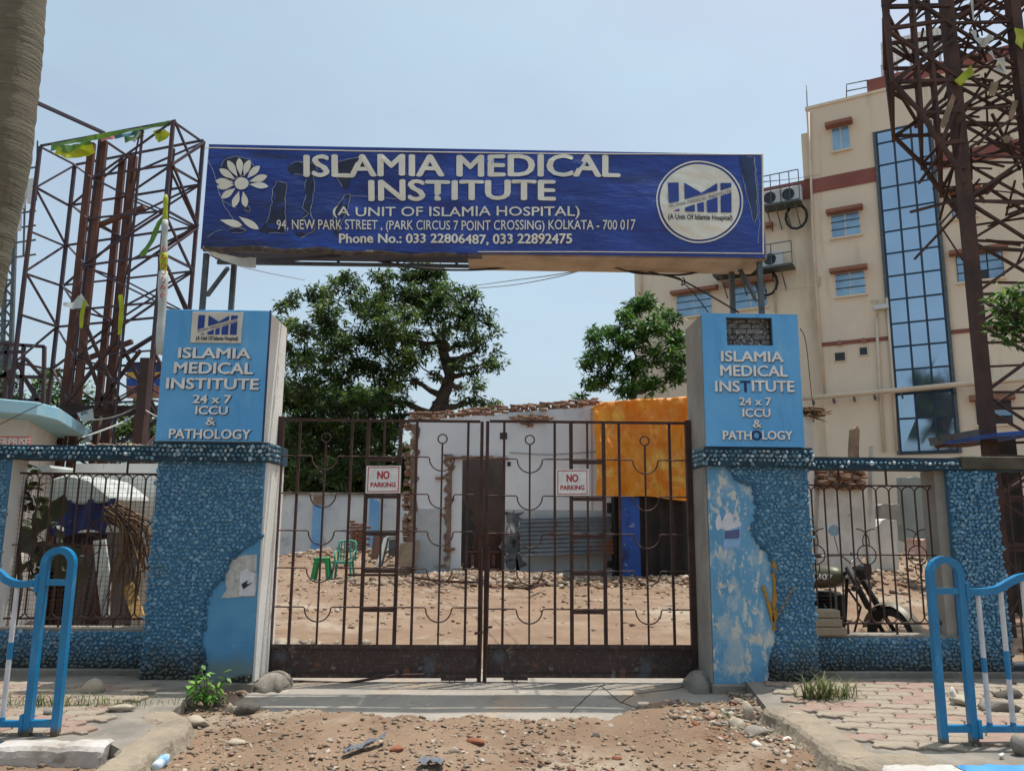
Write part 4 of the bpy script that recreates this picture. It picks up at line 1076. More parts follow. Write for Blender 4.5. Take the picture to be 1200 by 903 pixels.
for sx, pts in enumerate(([(243, 186), (252, 204), (256, 222), (262, 240), (276, 262)], [(256, 226), (262, 236), (280, 246)], [(243, 278), (252, 272), (262, 269)], [(884, 184), (886, 205), (889, 235), (890, 262), (888, 290)], [(408, 228), (440, 230), (470, 234)])):
    mb = MB(); P = []
    for a, c in zip(pts, pts[1:]):
        for k in range(6):
            x = a[0] + (c[0] - a[0]) * k / 6; y = a[1] + (c[1] - a[1]) * k / 6; P.append(bpt(x + 1.2 * fbm(x, y, .5), y, 0.004))
    mb.tube(P, 0.0025, 4); part('torn_edge', mb, m_tornedge, bn)
# print
def bline(s, x0, y0, x1, y1, bold, slope=0.012, m=m_bprint):
    def fr(u, v, d):
        return bpt(x0 + (x1 - x0) * u, y1 + (y0 - y1) * v, 0.009 + d)
    lettering(s, fr, m, bn, 'lettering', bold, 0.001)
bline("ISLAMIA MEDICAL", 357, 182, 726, 207, 0.030)
bline("INSTITUTE", 433, 212, 650, 235, 0.030)
bline("(A UNIT OF ISLAMIA HOSPITAL)", 391, 242.5, 679, 257, 0.01)
bline("94, NEW PARK STREET , (PARK CIRCUS 7 POINT CROSSING) KOLKATA - 700 017", 325, 258.5, 744, 273, 0.006)
bline("Phone No.: 033 22806487, 033 22892475", 398, 274.5, 670, 287, 0.028)
# daisy
fc = (283.5, 215.5)
def petal(cx, cy, ang, r0, r1, w, m=m_bprint):
    mb = MB(); n = 12; ids = []
    L_ = [(r0 + (r1 - r0) * k / n, w * math.sin(math.pi * (k / n) ** 1.35) ** 0.8) for k in range(n + 1)]
    pts = [(a, b_) for a, b_ in L_] + [(a, -b_) for a, b_ in reversed(L_[1:-1])]
    for a, b_ in pts:
        x = cx + a * math.cos(ang) - b_ * math.sin(ang); y = cy - (a * math.sin(ang) + b_ * math.cos(ang)); ids.append(mb.pt(bpt(x, y, 0.008)))
    mb.f.append(tuple(ids)); part('petal', mb, m, bn)
for dx, dy in ((-3, -30), (-16.5, -27), (-26, -17), (-31, -3), (-29, 4), (-24, 17), (-10, 28), (5, 28), (31, 3), (30, -9), (21, -21), (9, -28)):
    a = math.atan2(-dy, dx); petal(fc[0], fc[1], a, 9, math.hypot(dx, dy) , 4.0)
mb = MB(); ids = [mb.pt(bpt(fc[0] + 8.3 * math.cos(k * math.pi / 10), fc[1] + 7.2 * math.sin(k * math.pi / 10), 0.009)) for k in range(20)]; mb.f.append(tuple(ids)); part('daisy_centre', mb, m_bprint, bn)
petal(258, 258, R(-14), 0, 27, 4.2); petal(280, 254, R(-32), 0, 28, 4.0)
# round emblem
ec = (819.5, 236.5); ex, ey = 51.5, 48.5
def ring_poly(r0, r1, m, d, name):
    mb = MB(); n = 56
    A = [mb.pt(bpt(ec[0] + ex * r1 * math.cos(2 * math.pi * k / n), ec[1] + ey * r1 * math.sin(2 * math.pi * k / n), d)) for k in range(n)]
    if r0:
        B = [mb.pt(bpt(ec[0] + ex * r0 * math.cos(2 * math.pi * k / n), ec[1] + ey * r0 * math.sin(2 * math.pi * k / n), d)) for k in range(n)]
        for k in range(n): mb.f.append((A[k], A[(k + 1) % n], B[(k + 1) % n], B[k]))
    else:
        # concentric rings so that the disc follows the cloth
        prev = A
        for rr in (.94, .88, .8, .72, .64, .56, .48, .4, .3, .2, .1):
            B = [mb.pt(bpt(ec[0] + ex * r1 * rr * math.cos(2 * math.pi * k / n), ec[1] + ey * r1 * rr * math.sin(2 * math.pi * k / n), d)) for k in range(n)]
            for k in range(n): mb.f.append((prev[k], prev[(k + 1) % n], B[(k + 1) % n], B[k]))
            prev = B
        mb.f.append(tuple(prev))
    return part(name, mb, m, bn)
ring_poly(0.965, 1.0, m_bprint, 0.008, 'emblem_ring'); e_ = ring_poly(0, 0.92, m_bprint, 0.008, 'emblem_disc')
logo(lambda u, v, d: bpt(781 + 77.5 * u, 250 - 36.5 * v, 0.013 + d), e_, 0.004)
lettering("(A Unit Of Islamia Hospital)", lambda u, v, d: bpt(782 + 76 * u, 260.5 - 8 * v, 0.014 + d), m_ink, e_, 'lettering', 0.008, 0.001)
# posts and braces carrying the banner
zf = at(240, 362, BY + .12).z
for (xt, yy, a) in ((239.5, BY + 0.1, 'post'), (273, BY + 0.45, 'post'), (857.5, BY + 0.45, 'post'), (891, BY + 0.1, 'post')):
    x = at(xt, 330, yy).x; b = MB(); b.box(x - 0.024, x + 0.024, yy - 0.024, yy + 0.024, zf - 0.02, ba.z - 0.013); part('post', b, m_steelpaint, bn)
for p0, y0, p1, y1 in (((267, 314), BY + .42, (243, 346), BY + .15), ((862, 307), BY + .42, (887, 352), BY + .15)):
    b = MB(); b.beam(at(*p0, y0), at(*p1, y1), 0.035); part('brace', b, m_steelpaint, bn)

# ================================================================== BLUE ROADSIDE RAILINGS
def railing(label, posts, ytop_px, ybot_px, Y, arm, whites, low_y, sgn):
    """posts: x of the two uprights in photo pixels"""
    xa, xb = at(posts[0][0], 700, Y).x, at(posts[1][0], 700, Y).x
    zt_ = at(posts[0][0], ytop_px, Y).z; hw = 0.024; r = (xb - xa) / 2
    t = thing('pavement_railing', label, 'railing', ((xa + xb) / 2, Y, PZ), 'blue and white railings along the pavement')
    pts = [(xa, Y, PZ - 0.02)] + [tuple(p) for p in arc(((xa + xb) / 2, Y, zt_ - r - hw), r, math.pi, 0, 12)] + [(xb, Y, PZ - 0.02)]
    b = MB(); b.tube(pts, hw * 1.0, 8, square=True); part('arched_post', b, m_railblue, t)
    for py, h in ((arm[0][2], 0.02), (low_y, 0.022)):
        z = at(posts[0][0], py, Y).z; b = MB(); b.box(xa + hw, xb - hw, Y - 0.02, Y + 0.02, z - h, z + h); part('cross_bar', b, m_railblue, t)
    # top rail with its wave
    P = []
    for (x, y, _) in arm: P.append(at(x, y, Y))
    Q = []
    for i in range(len(P) - 1):
        p0 = P[max(i - 1, 0)]; p1 = P[i]; p2 = P[i + 1]; p3 = P[min(i + 2, len(P) - 1)]
        for k in range(6):
            u = k / 6; Q.append(0.5 * ((2 * p1) + (p2 - p0) * u + (2 * p0 - 5 * p1 + 4 * p2 - p3) * u * u + (3 * p1 - p0 - 3 * p2 + p3) * u ** 3))
    Q.append(P[-1])
    b = MB(); b.tube(Q, 0.023, 8, square=True); part('top_rail', b, m_railblue, t)
    zl = at(whites[0][0], low_y, Y).z; xe = Q[-1].x
    b = MB(); b.box(min(xe, xb if sgn > 0 else xa), max(xe, xb if sgn > 0 else xa), Y - 0.018, Y + 0.018, zl - 0.022, zl + 0.018); part('bottom_rail', b, m_railblue, t)
    for (xp, yt, yb0, yb1) in whites:
        x = at(xp, 720, Y).x; z1 = at(xp, yt, Y).z; za, zb_ = at(xp, yb0, Y).z, at(xp, yb1, Y).z
        bar = MB(); bar.tube([(x, Y, zl + 0.018), (x, Y, z1)], 0.0165, 10); br = part('bar', bar, m_railwhite, t, smooth=False)
        s_ = MB(); s_.tube([(x, Y, zb_), (x, Y, za)], 0.0185, 10); part('blue_band', s_, m_railblue, br)
        c_ = MB(); c_.tube([(x, Y, zl + 0.019), (x, Y, zl + 0.04)], 0.019, 10); part('collar', c_, m_railblue, br)
    for xx, zz in (((xa - hw - 0.012) if sgn < 0 else (xb + hw + 0.012), arm[0][1]), ((xa - hw - 0.012) if sgn < 0 else (xb + hw + 0.012), low_y)):
        z = at(posts[0][0], zz, Y).z; b = MB(); b.box(xx - 0.012, xx + 0.012, Y - 0.03, Y + 0.03, z - 0.06, z + 0.06); part('bracket', b, m_railblue, t)
    return t
railing('blue arched railing with white bars on the left pavement', [(49, 0), (81, 0)], 640, 866, 5.62, [(40, 683, 682), (22, 684, 0), (8, 679, 0), (-8, 668, 0), (-60, 660, 0), (-160, 655, 0)], [(16.5, 684, 752, 772), (-25, 664, 748, 772), (-66, 660, 748, 772)], 847, -1)
railing('blue arched railing with white bars on the right pavement', [(1092, 0), (1126.5, 0)], 651, 880, 5.42, [(1134, 693, 692), (1150, 693, 0), (1168, 690, 0), (1184, 681, 0), (1202, 675, 0), (1250, 674, 0), (1330, 674, 0)], [(1148, 693, 770, 787), (1175, 689, 762, 795), (1202, 676, 762, 795), (1230, 674, 765, 792)], 853, 1)

# ================================================================== INSIDE: RUINED BUILDING
RY = 20.0
def rx(px, py=600, Y=RY): return at(px, py, Y).x
def rz(py, px=600, Y=RY): return at(px, py, Y).z
ru = thing('ruined_building', 'half demolished white building with a burnt doorway and torn brick edges', 'building', (rx(590), RY, 0))
dl, dr, dt = rx(529), rx(592), rz(537, 560)
xl, xr = rx(481), rx(722)
def roofz(x):
    px = proj((x, RY, 4.2))[0]
    return rz(493 - (px - 484) * 0.085 + 1.0 * fbm(px * .05, 3, 3), px)
def top_outline(xa, xb, n=14):
    return [(xa + (xb - xa) * k / n, roofz(xa + (xb - xa) * k / n)) for k in range(n + 1)]
def ragged(x, z0, z1, a=0.12, n=16):
    return [(x + a * fbm(k * 1.0, x * 3, 1.1), z0 + (z1 - z0) * k / n) for k in range(n + 1)]
zd = rz(597)
mb = MB()
# wall left of the door, over it and right of it, butt-jointed
mb.prism(ragged(xl, zd + 0.002, roofz(xl) - .05)[::-1][0:0] + [(dl, zd + .002), (dl, dt)] + [(dl, roofz(dl))] + list(reversed(top_outline(xl, dl, 5)))[1:] + list(reversed(ragged(xl, zd + .002, roofz(xl) - .06))), RY, RY + 0.3)
mb.prism([(dl, dt), (dr, dt), (dr, roofz(dr))] + list(reversed(top_outline(dl, dr, 4)))[1:], RY, RY + 0.3)
mb.prism([(dr, zd + .002), (xr, zd + .002), (xr, roofz(xr))] + list(reversed(top_outline(dr, xr, 10)))[1:], RY, RY + 0.3)
part('wall', mb, m_ruinwall, ru)
mb = MB(); mb.prism([(xl + 0.05, -0.1), (dl, -0.1), (dl, zd), (xl, zd)], RY - 0.012, RY + 0.3); mb.prism([(dr, -0.1), (xr, -0.1), (xr, zd), (dr, zd)], RY - 0.012, RY + 0.3)
part('dado', mb, m_dado, ru)
# room behind the doorway
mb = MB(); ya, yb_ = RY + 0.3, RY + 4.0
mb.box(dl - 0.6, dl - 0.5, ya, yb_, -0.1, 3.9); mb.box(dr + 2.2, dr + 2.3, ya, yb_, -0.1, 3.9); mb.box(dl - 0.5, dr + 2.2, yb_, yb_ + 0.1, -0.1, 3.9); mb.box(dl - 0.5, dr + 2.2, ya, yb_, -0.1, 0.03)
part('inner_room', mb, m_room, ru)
mb = MB(); mb.box(dl - 0.02, dl + 0.25, RY + 0.02, RY + 0.3, 0.02, dt - 0.002); part('door_reveal', mb, m_ruinwall, ru)
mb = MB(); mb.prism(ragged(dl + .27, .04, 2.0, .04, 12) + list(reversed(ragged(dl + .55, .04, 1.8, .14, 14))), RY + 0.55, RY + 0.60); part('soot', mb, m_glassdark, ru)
# soot by the right side of the door
pts = [(592, 597), (612, 600), (618, 615), (612, 640), (610, 660), (606, 678), (596, 676), (592, 650)]
q = [(at(x, y, RY - .013).x + .22 * fbm(x, y, .16), at(x, y, RY - .013).z + .1 * fbm(y, x, .2)) for a, b_ in zip(pts, pts[1:] + pts[:1]) for x, y in [(a[0] + (b_[0] - a[0]) * k / 5, a[1] + (b_[1] - a[1]) * k / 5) for k in range(5)]]
mb = MB(); mb.prism(q, RY - 0.016, RY - 0.0125); part('soot', mb, m_soot, ru)
# small openings
for x0, y0, x1, y1 in ((585, 507, 593.5, 514.5), (594, 541, 598, 546), (711, 588, 721, 600), (710.5, 656, 719.5, 664)):
    mb = MB(); mb.box(rx(x0), rx(x1), RY - 0.02, RY - 0.014, rz(y1), rz(y0)); part('vent_hole', mb, m_glassdark, ru)
mb = MB(); mb.box(rx(556), rx(591), RY + 0.25, RY + 0.31, 0.05, rz(625)); part('burnt_door', mb, m_wooddark, ru)
for k, (x0, x1) in enumerate(((549, 560), (572, 586))):
    for j in range(2):
        mb = MB(); mb.box(rx(x0) , rx(x1), RY + 0.2, RY + 0.235, rz(668 - j * 20), rz(666 - j * 20)); part('door_ledge', mb, m_rustpipe, ru)
    mb = MB(); mb.box(rx((x0 + x1) / 2 - 2), rx((x0 + x1) / 2 + 2), RY + 0.2, RY + 0.235, rz(664), rz(650)); part('door_batten', mb, m_rustpipe, ru)
# brick stubs: door jamb, left edge, roof line
BRK = [shard(90 + s) for s in range(5)]
BRK = [(np.clip(V * 1.15, -1, 1), Fc) for V, Fc in BRK]
def bricks(P, name, parent, m=m_brick, S=(0.12, 0.06, 0.042), tilt=0.12):
    P = [(p[0] + random.gauss(0, .03), p[1] + random.uniform(-.02, .03), p[2] + random.gauss(0, .008)) for p in P]
    S_ = np.array([S] * len(P)) * RNG.uniform(0.65, 1.2, (len(P), 3))
    return scatter(name, BRK, P, S_, rots(len(P), tilt, 0.25), m, parent)
m_brickwall = mat('exposed_brick_core', C3(132, 106, 90), C3(108, 90, 78), 7, 0.95, bump=0.9, bscale=14, layers=[(C3(176, 164, 150), 4, 0.52, 0.66)], bdist=.05)
mb = MB(); q_ = ragged(dl - .16, 0.0, dt + .1, .13, 34); mb.prism(q_ + [(dl + .0, dt + .1), (dl + .0, 0)], RY - 0.035, RY - 0.001); part('brick_core', mb, m_brickwall, ru)
mb = MB(); q_ = ragged(xl - .02, 0.0, roofz(xl) - .1, .10, 40); mb.prism(q_ + list(reversed(ragged(xl + .14, 0.0, roofz(xl) - .1, .1, 34))), RY - 0.03, RY + .28); part('brick_core', mb, m_brickwall, ru)
P = []
z = 0.0
while z < dt + 0.12:
    w = 0.13 + 0.16 * abs(fbm(z * 2, 1, 1)) + (0.12 if abs(z - 2.6) < 0.25 else 0)
    x = dl - 0.03
    while x > dl - w:
        if random.random() < .25: P.append((x, RY - 0.005, z))
        x -= 0.2
    z += 0.078
part_ = bricks(P, 'brick_jamb', ru)
P = []
z = 0.1
while z < roofz(xl) - 0.1:
    for k in range(int(2.0 * abs(fbm(z, 5, 1.3)) + 0.6)): P.append((xl - 0.06 + k * 0.12 + 0.08 * fbm(z, 9, 2), RY + 0.08, z)); P.append((xl - 0.1 + k * 0.1, RY + 0.22, z))
    z += 0.08
bricks(P, 'brick_edge', ru)
P = []
x = xl
while x < rx(706):
    for lv in range(3):
        P.append((x + 0.1 * (lv % 2), RY + 0.02 + random.uniform(-.04, .06), roofz(x) + 0.03 + lv * 0.07 + 0.02 * fbm(x, lv, 2)))
    if random.random() < 0.6: P.append((x, RY + 0.3 + random.uniform(0, 1), roofz(x) + 0.22))
    x += 0.2
for k in range(36):
    a = random.uniform(-1, 1); P.append((rx(623) + a * 0.45, RY - 0.03, rz(489) + random.uniform(-0.28, 0.1) * (1 - abs(a))))
bricks(P, 'brick_roof_edge', ru)
P = [(x_, RY - 0.03, dt + 0.02) for x_ in np.arange(dl, dr + .1, 0.19)]
bricks(P, 'brick_lintel', ru)
mb = MB(); mb.box(xr - .3, xr, RY + .3, RY + 5, -0.1, 3.93); mb.box(xl + .2, xl + .5, RY + .3, RY + 4.4, -0.1, 3.93); part('side_wall', mb, m_ruinwall, ru)
mb = MB(); Pp = [at(597, 530, RY - .05), at(625, 532, RY - .05), at(650, 532.5, RY - .05), at(700, 529, RY - .05)]; mb.tube(Pp, 0.012, 4); part('cable', mb, m_cablegrey, ru)
# sloping grey patch by the tarp: thin vertical joint
mb = MB(); mb.box(rx(693), rx(695), RY - 0.012, RY - 0.001, zd + .01, rz(482)); part('wall_joint', mb, m_dado, ru)

# corrugated sheet leaning on the wall
def corr(px0, py0, px1, py1, Y, m, label, cat, name='corrugated_sheet', waves=9, sl=0.25, tiltz=0.0):
    a = at(px0, py1, Y); b_ = at(px1, py0, Y)
    mb = MB()
    def f(u, v):
        return (a.x + (b_.x - a.x) * u, Y + sl * v - 0.02 * math.sin(v * waves * 2 * math.pi), a.z + (b_.z - a.z) * v + tiltz * u)
    mb.grid(f, 6, waves * 8)
    return solo(name, mb, m, label, cat, smooth=True)
corr(609.5, 609, 719, 652, RY - 0.5, m_corr, 'rusting corrugated iron sheet propped sideways against the white ruin', 'metal sheet', sl=0.35, tiltz=0.08)
# orange tarpaulin over the dark shed
SY = 19.2
sh = thing('dark_shed', 'dark shed of old cloth with a blue painted door post, under the orange tarpaulin', 'shed', (rx(770, 600, SY), SY + 1, 0))
mb = MB(); mb.grid(lambda u, v: (rx(724, 630, SY) + (rx(812, 630, SY) - rx(724, 630, SY)) * u, SY + 0.15 + 0.04 * math.sin(u * 40), 0.0 + 2.9 * v), 60, 4); part('cloth_curtain', mb, m_dark, sh)
mb = MB(); mb.box(rx(722, 600, SY), rx(840, 600, SY), SY + 0.3, SY + 2.6, 0, 3.9); part('shed_body', mb, m_dark, sh)
mb = MB(); mb.box(rx(727, 630, SY), rx(750, 630, SY), SY - 0.02, SY + 0.06, 0.0, rz(582, 740, SY)); part('blue_post', mb, m_bluedoor, sh)
ta, tb = rx(697.5, 520, SY - .1), rx(812, 520, SY - .1)
def tarp(u, v):
    # v: 0 bottom hem .. 0.8 top front edge .. 1 lying back over the roof
    x = ta + (tb - ta) * u
    zt_ = rz(471 - 8 * u, 750, SY - .1) - 0.10 * math.exp(-(u / 0.05) ** 2); zb_ = rz(580 + 5 * u + 1.5 * math.sin(u * 9), 750, SY - .1)
    fold = 0.05 * math.sin(u * 17 + 3 * v) * math.exp(-((u - 0.15) / 0.2) ** 2) + 0.14 * fbm(u * 3, v * 2.2, 1.2) + 0.06 * fbm(u * 8, v * 3, 1) + .03 * math.sin((u * 14 + v * 9)) * v
    if v < 0.8:
        k = v / 0.8; return (x + 0.05 * math.sin(k * 5) * (1 - u) * 0.6, SY - 0.14 - fold + 0.1 * k, zb_ + (zt_ - zb_) * k)
    k = (v - 0.8) / 0.2; return (x, SY - 0.04 + 2.4 * k - fold * (1 - k), zt_ + 0.1 * math.sin(k * 2) * 0.5)
mb = MB(); mb.grid(tarp, 60, 50); solo('orange_tarpaulin', mb, m_orange, 'orange tarpaulin draped over the roof edge of the dark shed', 'tarpaulin', smooth=True)

# white boundary wall at the back with blue pilasters
CY = 28.0
cwx0, cwx1 = at(150, 600, CY).x, at(700, 600, CY).x
bw = thing('boundary_wall', 'stained white boundary wall with pale blue pilasters at the back of the yard', 'wall', ((cwx0 + cwx1) / 2, CY, 0))
zt_ = at(420, 577, CY).z
mb = MB(); mb.box(cwx0, cwx1, CY, CY + 0.25, -0.1, zt_ - 0.1); part('wall', mb, m_compound, bw)
mb = MB(); mb.box(cwx0, cwx1, CY - 0.06, CY + 0.31, zt_ - 0.099, zt_); part('coping', mb, m_greyside, bw)
for px in (240, 372.5, 438.5, 560):
    x = at(px, 610, CY).x; mb = MB(); mb.box(x - 0.17, x + 0.17, CY - 0.12, CY - 0.001, -0.1, zt_ - 0.45 if px != 438.5 else zt_ - 0.1); part('pilaster', mb, m_pilblue, bw)
    mb = MB(); mb.box(x - 0.17, x + 0.17, CY - 0.12, CY - 0.061, zt_ - 0.449, zt_ - 0.1) if px != 438.5 else mb.box(x - 0.17, x + 0.17, CY - 0.12, CY - 0.061, zt_ - 0.099, zt_); part('pilaster_head', mb, m_brick if False else m_wood, bw)
# broken brick pier: individual bricks
pier = thing('brick_pier', 'broken stub of a brick pier against the back wall, left of the ruin', 'brickwork', (at(419, 640, 24).x, 24, 0))
pmesh = {}
def brick_obj(parent, x, y, z, L=0.23, W=0.11, H=0.072, mats=(C3(144, 104, 84), C3(168, 116, 90), C3(132, 92, 74))):
    key = (L, W, H, random.randrange(3))
    if key not in pmesh:
        mb = MB(); mb.box(-L / 2, L / 2, -W / 2, W / 2, 0, H); me = mb.mesh('brick', Vector((0, 0, 0)), bevel=0.006)
        me.materials.append(mat('brick_tone' + '_abc'[key[3] + 1] if False else ['brick_tone_red', 'brick_tone_pale', 'brick_tone_brown'][key[3]], mats[key[3]], C3(120, 84, 66), 9, 0.95, bump=0.4))
        pmesh[key] = me
    o = bpy.data.objects.new('brick', pmesh[key]); COL.objects.link(o); o.parent = parent
    o.location = Vector((x, y, z)) - ORG[parent.name]; o.rotation_euler = (random.uniform(-.03, .03), random.uniform(-.03, .03), random.uniform(-.06, .06))
px0, px1 = at(410, 640, 24).x, at(426, 640, 24).x
zt_p = at(419, 612, 24).z; z = 0.02; r_ = 0
while z < zt_p:
    x = px0 + (0.0 if r_ % 2 else -0.1)
    while x < px1:
        if z < zt_p - 0.25 or random.random() < 0.8: brick_obj(pier, x + 0.11, 24 + random.uniform(-.02, .02), z)
        x += 0.245
    z += 0.085; r_ += 1
mb = MB(); mb.box(px0 + .03, px1 - .02, 24.02, 24.16, 0, zt_p - 0.2); part('mortar_core', mb, m_conc, pier)

# leaning boards and a broken shutter left of the ruin
def board(px, Y, th, m, label, cat, name='leaning_board', lean=0.3):
    P = [at(x, y, Y) for x, y in px]; zl = min(p.z for p in P); zh = max(p.z for p in P)
    mb = MB(); A, B = [], []
    for p in P:
        d = lean * (p.z - zl) / (zh - zl + 1e-6); A.append(mb.pt((p.x, Y + d, p.z))); B.append(mb.pt((p.x, Y + d + th, p.z)))
    mb.f += [tuple(A), tuple(reversed(B))]; n = len(A)
    for i in range(n): mb.f.append((A[i], B[i], B[(i + 1) % n], A[(i + 1) % n]))
    return solo(name, mb, m, label, cat)
board([(467, 637), (490, 633), (487, 664), (466, 664)], 19.6, 0.03, m_wood, 'brown board leaning on the left end of the white ruin', 'board')
board([(436, 626), (451, 626), (446, 655), (434, 655)], 22.5, 0.05, m_wooddark, 'dark brown door panel standing near the back wall', 'board')
board([(448, 630), (455, 628), (445, 664), (440, 664)], 20.6, 0.03, m_whiteflex, 'narrow pale plank leaning steeply beside the broken shutter', 'plank')
sh2 = thing('broken_shutter', 'broken grey louvred shutter leaning beside the brown board', 'shutter', at(456, 664, 20.5))
for pa, pb in (((455, 630), (447, 664)), ((465, 629), (466, 662)), ((455, 630), (466, 629)), ((451, 648), (465, 640)), ((448, 660), (466, 648)), ((449, 664), (465, 662))):
    mb = MB(); mb.beam(at(*pa, 20.55), at(*pb, 20.5), 0.05, 0.03); part('slat', mb, m_steelpaint, sh2)
mb = MB(); mb.prism([(at(x, y, 20.6).x, at(x, y, 20.6).z) for x, y in ((456, 632), (464, 631), (464, 650), (455, 652))], 20.6, 20.62); part('panel', mb, m_cablegrey, sh2)
mb = MB(); c = at(474, 667, 19.9); mb.box(c.x - .16, c.x + .16, 19.8, 20.0, 0.0, 0.28); solo('stone_block', mb, m_wood, 'pale square block on the ground in front of the brown board', 'stone', bevel=0.03)

# green stool and chair
def stool():
    Y = 20.2; c = at(377, 672, Y); s = 0.36; h = at(377, 648, Y).z; g = gh(c.x, Y)
    h = g + 0.56
    t = thing('plastic_stool', 'dark green plastic stool without back beside the teal chair', 'stool', (c.x, Y, g))
    mb = MB(); mb.box(c.x - .17, c.x + .17, Y - .17, Y + .17, h - .035, h); part('seat', mb, m_plasticg, t, bevel=0.015)
    for a in (-1, 1):
        for b_ in (-1, 1):
            p = Vector((c.x + a * .13, Y + b_ * .13, h - .036)); q = Vector((c.x + a * .2, Y + b_ * .2, g))
            mb = MB(); mb.beam(p, q, 0.085, 0.06); part('leg', mb, m_plasticg, t, bevel=0.008)
    for b_ in (-1, 1):
        mb = MB(); mb.box(c.x - .1, c.x + .1, Y + b_ * .15 - .01, Y + b_ * .15 + .01, h - .14, h - .037); part('apron', mb, m_plasticg, t)
def chair():
    Y = 20.5; c = at(402, 672, Y); g = gh(c.x, Y); h = g + 0.44; w = 0.24
    t = thing('plastic_chair', 'teal green plastic garden chair with slatted curved back', 'chair', (c.x, Y, g))
    mb = MB(); mb.grid(lambda u, v: (c.x - w + 2 * w * u, Y - .22 + .46 * v, h - 0.02 * math.sin(math.pi * u)), 6, 6); mb.grid(lambda u, v: (c.x - w + 2 * w * u, Y - .22 + .46 * v, h - 0.025 - 0.02 * math.sin(math.pi * u)), 6, 6); mb.box(c.x - w, c.x + w, Y - .225, Y - .2, h - .07, h); part('seat', mb, m_plastict, t)
    for a in (-1, 1):
        for b_ in (-1, 1):
            mb = MB(); mb.beam((c.x + a * .2, Y + b_ * .18, h - .02), (c.x + a * .25, Y + b_ * .25, g), 0.055, 0.045); part('leg', mb, m_plastict, t)
    # curved back loop turned a little to the right
    def bp(u, zz): an = (u - 0.5) * 1.7; return (c.x + 0.30 * math.sin(an) + 0.04, Y + 0.05 + 0.2 * math.cos(an) + 0.1 * (zz - h), zz)
    mb = MB(); mb.tube([bp(0, h)] + [bp(k / 12, h + 0.47 + 0.04 * math.sin(math.pi * k / 12)) for k in range(13)] + [bp(1, h)], 0.028, 6); part('back_frame', mb, m_plastict, t, smooth=True)
    for k in range(1, 6):
        u = k / 6; mb = MB(); mb.beam(bp(u, h), bp(u, h + 0.48), 0.035, 0.015); part('back_slat', mb, m_plastict, t)
    for a in (0, 1):
        mb = MB(); mb.tube([bp(a, h + 0.26), (bp(a, h)[0] + (0.02 if a else -0.02), Y - .18, h + 0.22), (bp(a, h)[0], Y - .2, h)], 0.022, 6); part('armrest', mb, m_plastict, t, smooth=True)
stool(); chair()

# ================================================================== MOTORBIKE
bk = thing('motorbike', 'old olive motorbike with a number on its tank parked behind the right grille', 'motorbike', (at(990, 745, 9.0).x, 9.0, 0.0))
m_olive = mat('olive_tank_paint', C3(92, 88, 66), C3(76, 72, 54), 3, 0.45, 0.1, layers=[(C3(112, 100, 74), 8, 0.64, 0.74)])
m_rubber = mat('tyre_rubber', C3(30, 29, 28), C3(44, 42, 38), 6, 0.85)
m_engine = mat('dark_engine_metal', C3(52, 50, 48), C3(36, 35, 34), 6, 0.6, 0.5)
m_chrome = mat('dull_chrome', C3(150, 152, 156), C3(120, 120, 122), 4, 0.3, 0.9)
m_fender = mat('grey_fender', C3(120, 116, 100), C3(96, 92, 80), 4, 0.5, 0.2)
BYk = 9.0; ground_b = 0.05
fx = at(1046, 738, 8.4).x; rx_ = fx - 0.86
ax_f = Vector((fx, 8.40, 0.36)); ax_r = Vector((rx_, 9.46, 0.36))
dirb = (ax_f - ax_r); dirb.z = 0; dirb.normalize(); sb = Vector((-dirb.y, dirb.x, 0))
def bpnt(l, z, s=0.0): return ax_r + dirb * (l * (ax_f - ax_r).length) + Vector((0, 0, z - 0.36)) + sb * s
def wheel(c, nm, dirb=None, sb=None):
    def cir(r, n=28): return [c + dirb * (r * math.cos(2 * math.pi * k / n)) + Vector((0, 0, r * math.sin(2 * math.pi * k / n))) for k in range(n)]
    mb = MB(); mb.tube(cir(0.28), 0.055, 8, closed=True); wt = part('wheel', mb, m_rubber, bk, smooth=True)
    mb = MB(); mb.tube(cir(0.245), 0.014, 6, closed=True); part('rim', mb, m_chrome, wt)
    mb = MB(); mb.tube([c - sb * .06, c + sb * .06], 0.07, 12); part('hub', mb, m_engine, wt)
    mb = MB()
    for k in range(14):
        a = 2 * math.pi * k / 14; mb.tube([c + sb * (0.03 if k % 2 else -.03), c + dirb * .24 * math.cos(a) + Vector((0, 0, .24 * math.sin(a)))], 0.003, 3)
    part('spokes', mb, m_chrome, wt)
dw = Vector((.34, -.94, 0)).normalized(); dws = Vector((-dw.y, dw.x, 0))
wheel(ax_f, 'f', dw, dws); wheel(ax_r, 'r', dirb, sb)
def fender(c, a0, a1, dirb, sb, r=0.345, w=0.075):
    mb = MB(); mb.grid(lambda u, v: c + dirb * ((r + .03 * math.cos((v - .5) * 3)) * math.cos(a0 + (a1 - a0) * u)) + Vector((0, 0, (r + .03 * math.cos((v - .5) * 3)) * math.sin(a0 + (a1 - a0) * u))) + sb * (w * 2 * (v - .5)), 18, 6)
    return part('fender', mb, m_fender, bk, smooth=True)
fender(ax_f, R(10), R(170), dw, dws); fender(ax_r, R(0), R(160), dirb, sb)
headp = bpnt(0.70, 1.02)
for s in (-0.085, 0.085):
    mb = MB(); mb.tube([ax_f + dws * s, (ax_f + dws * s).lerp(headp + sb * s, .45), (ax_f + dws * s).lerp(headp + sb * s, .46), headp + sb * s + Vector((0, 0, 0.06))], [0.024, 0.024, .036, 0.034], 8); part('fork_tube', mb, m_engine, bk, smooth=True)
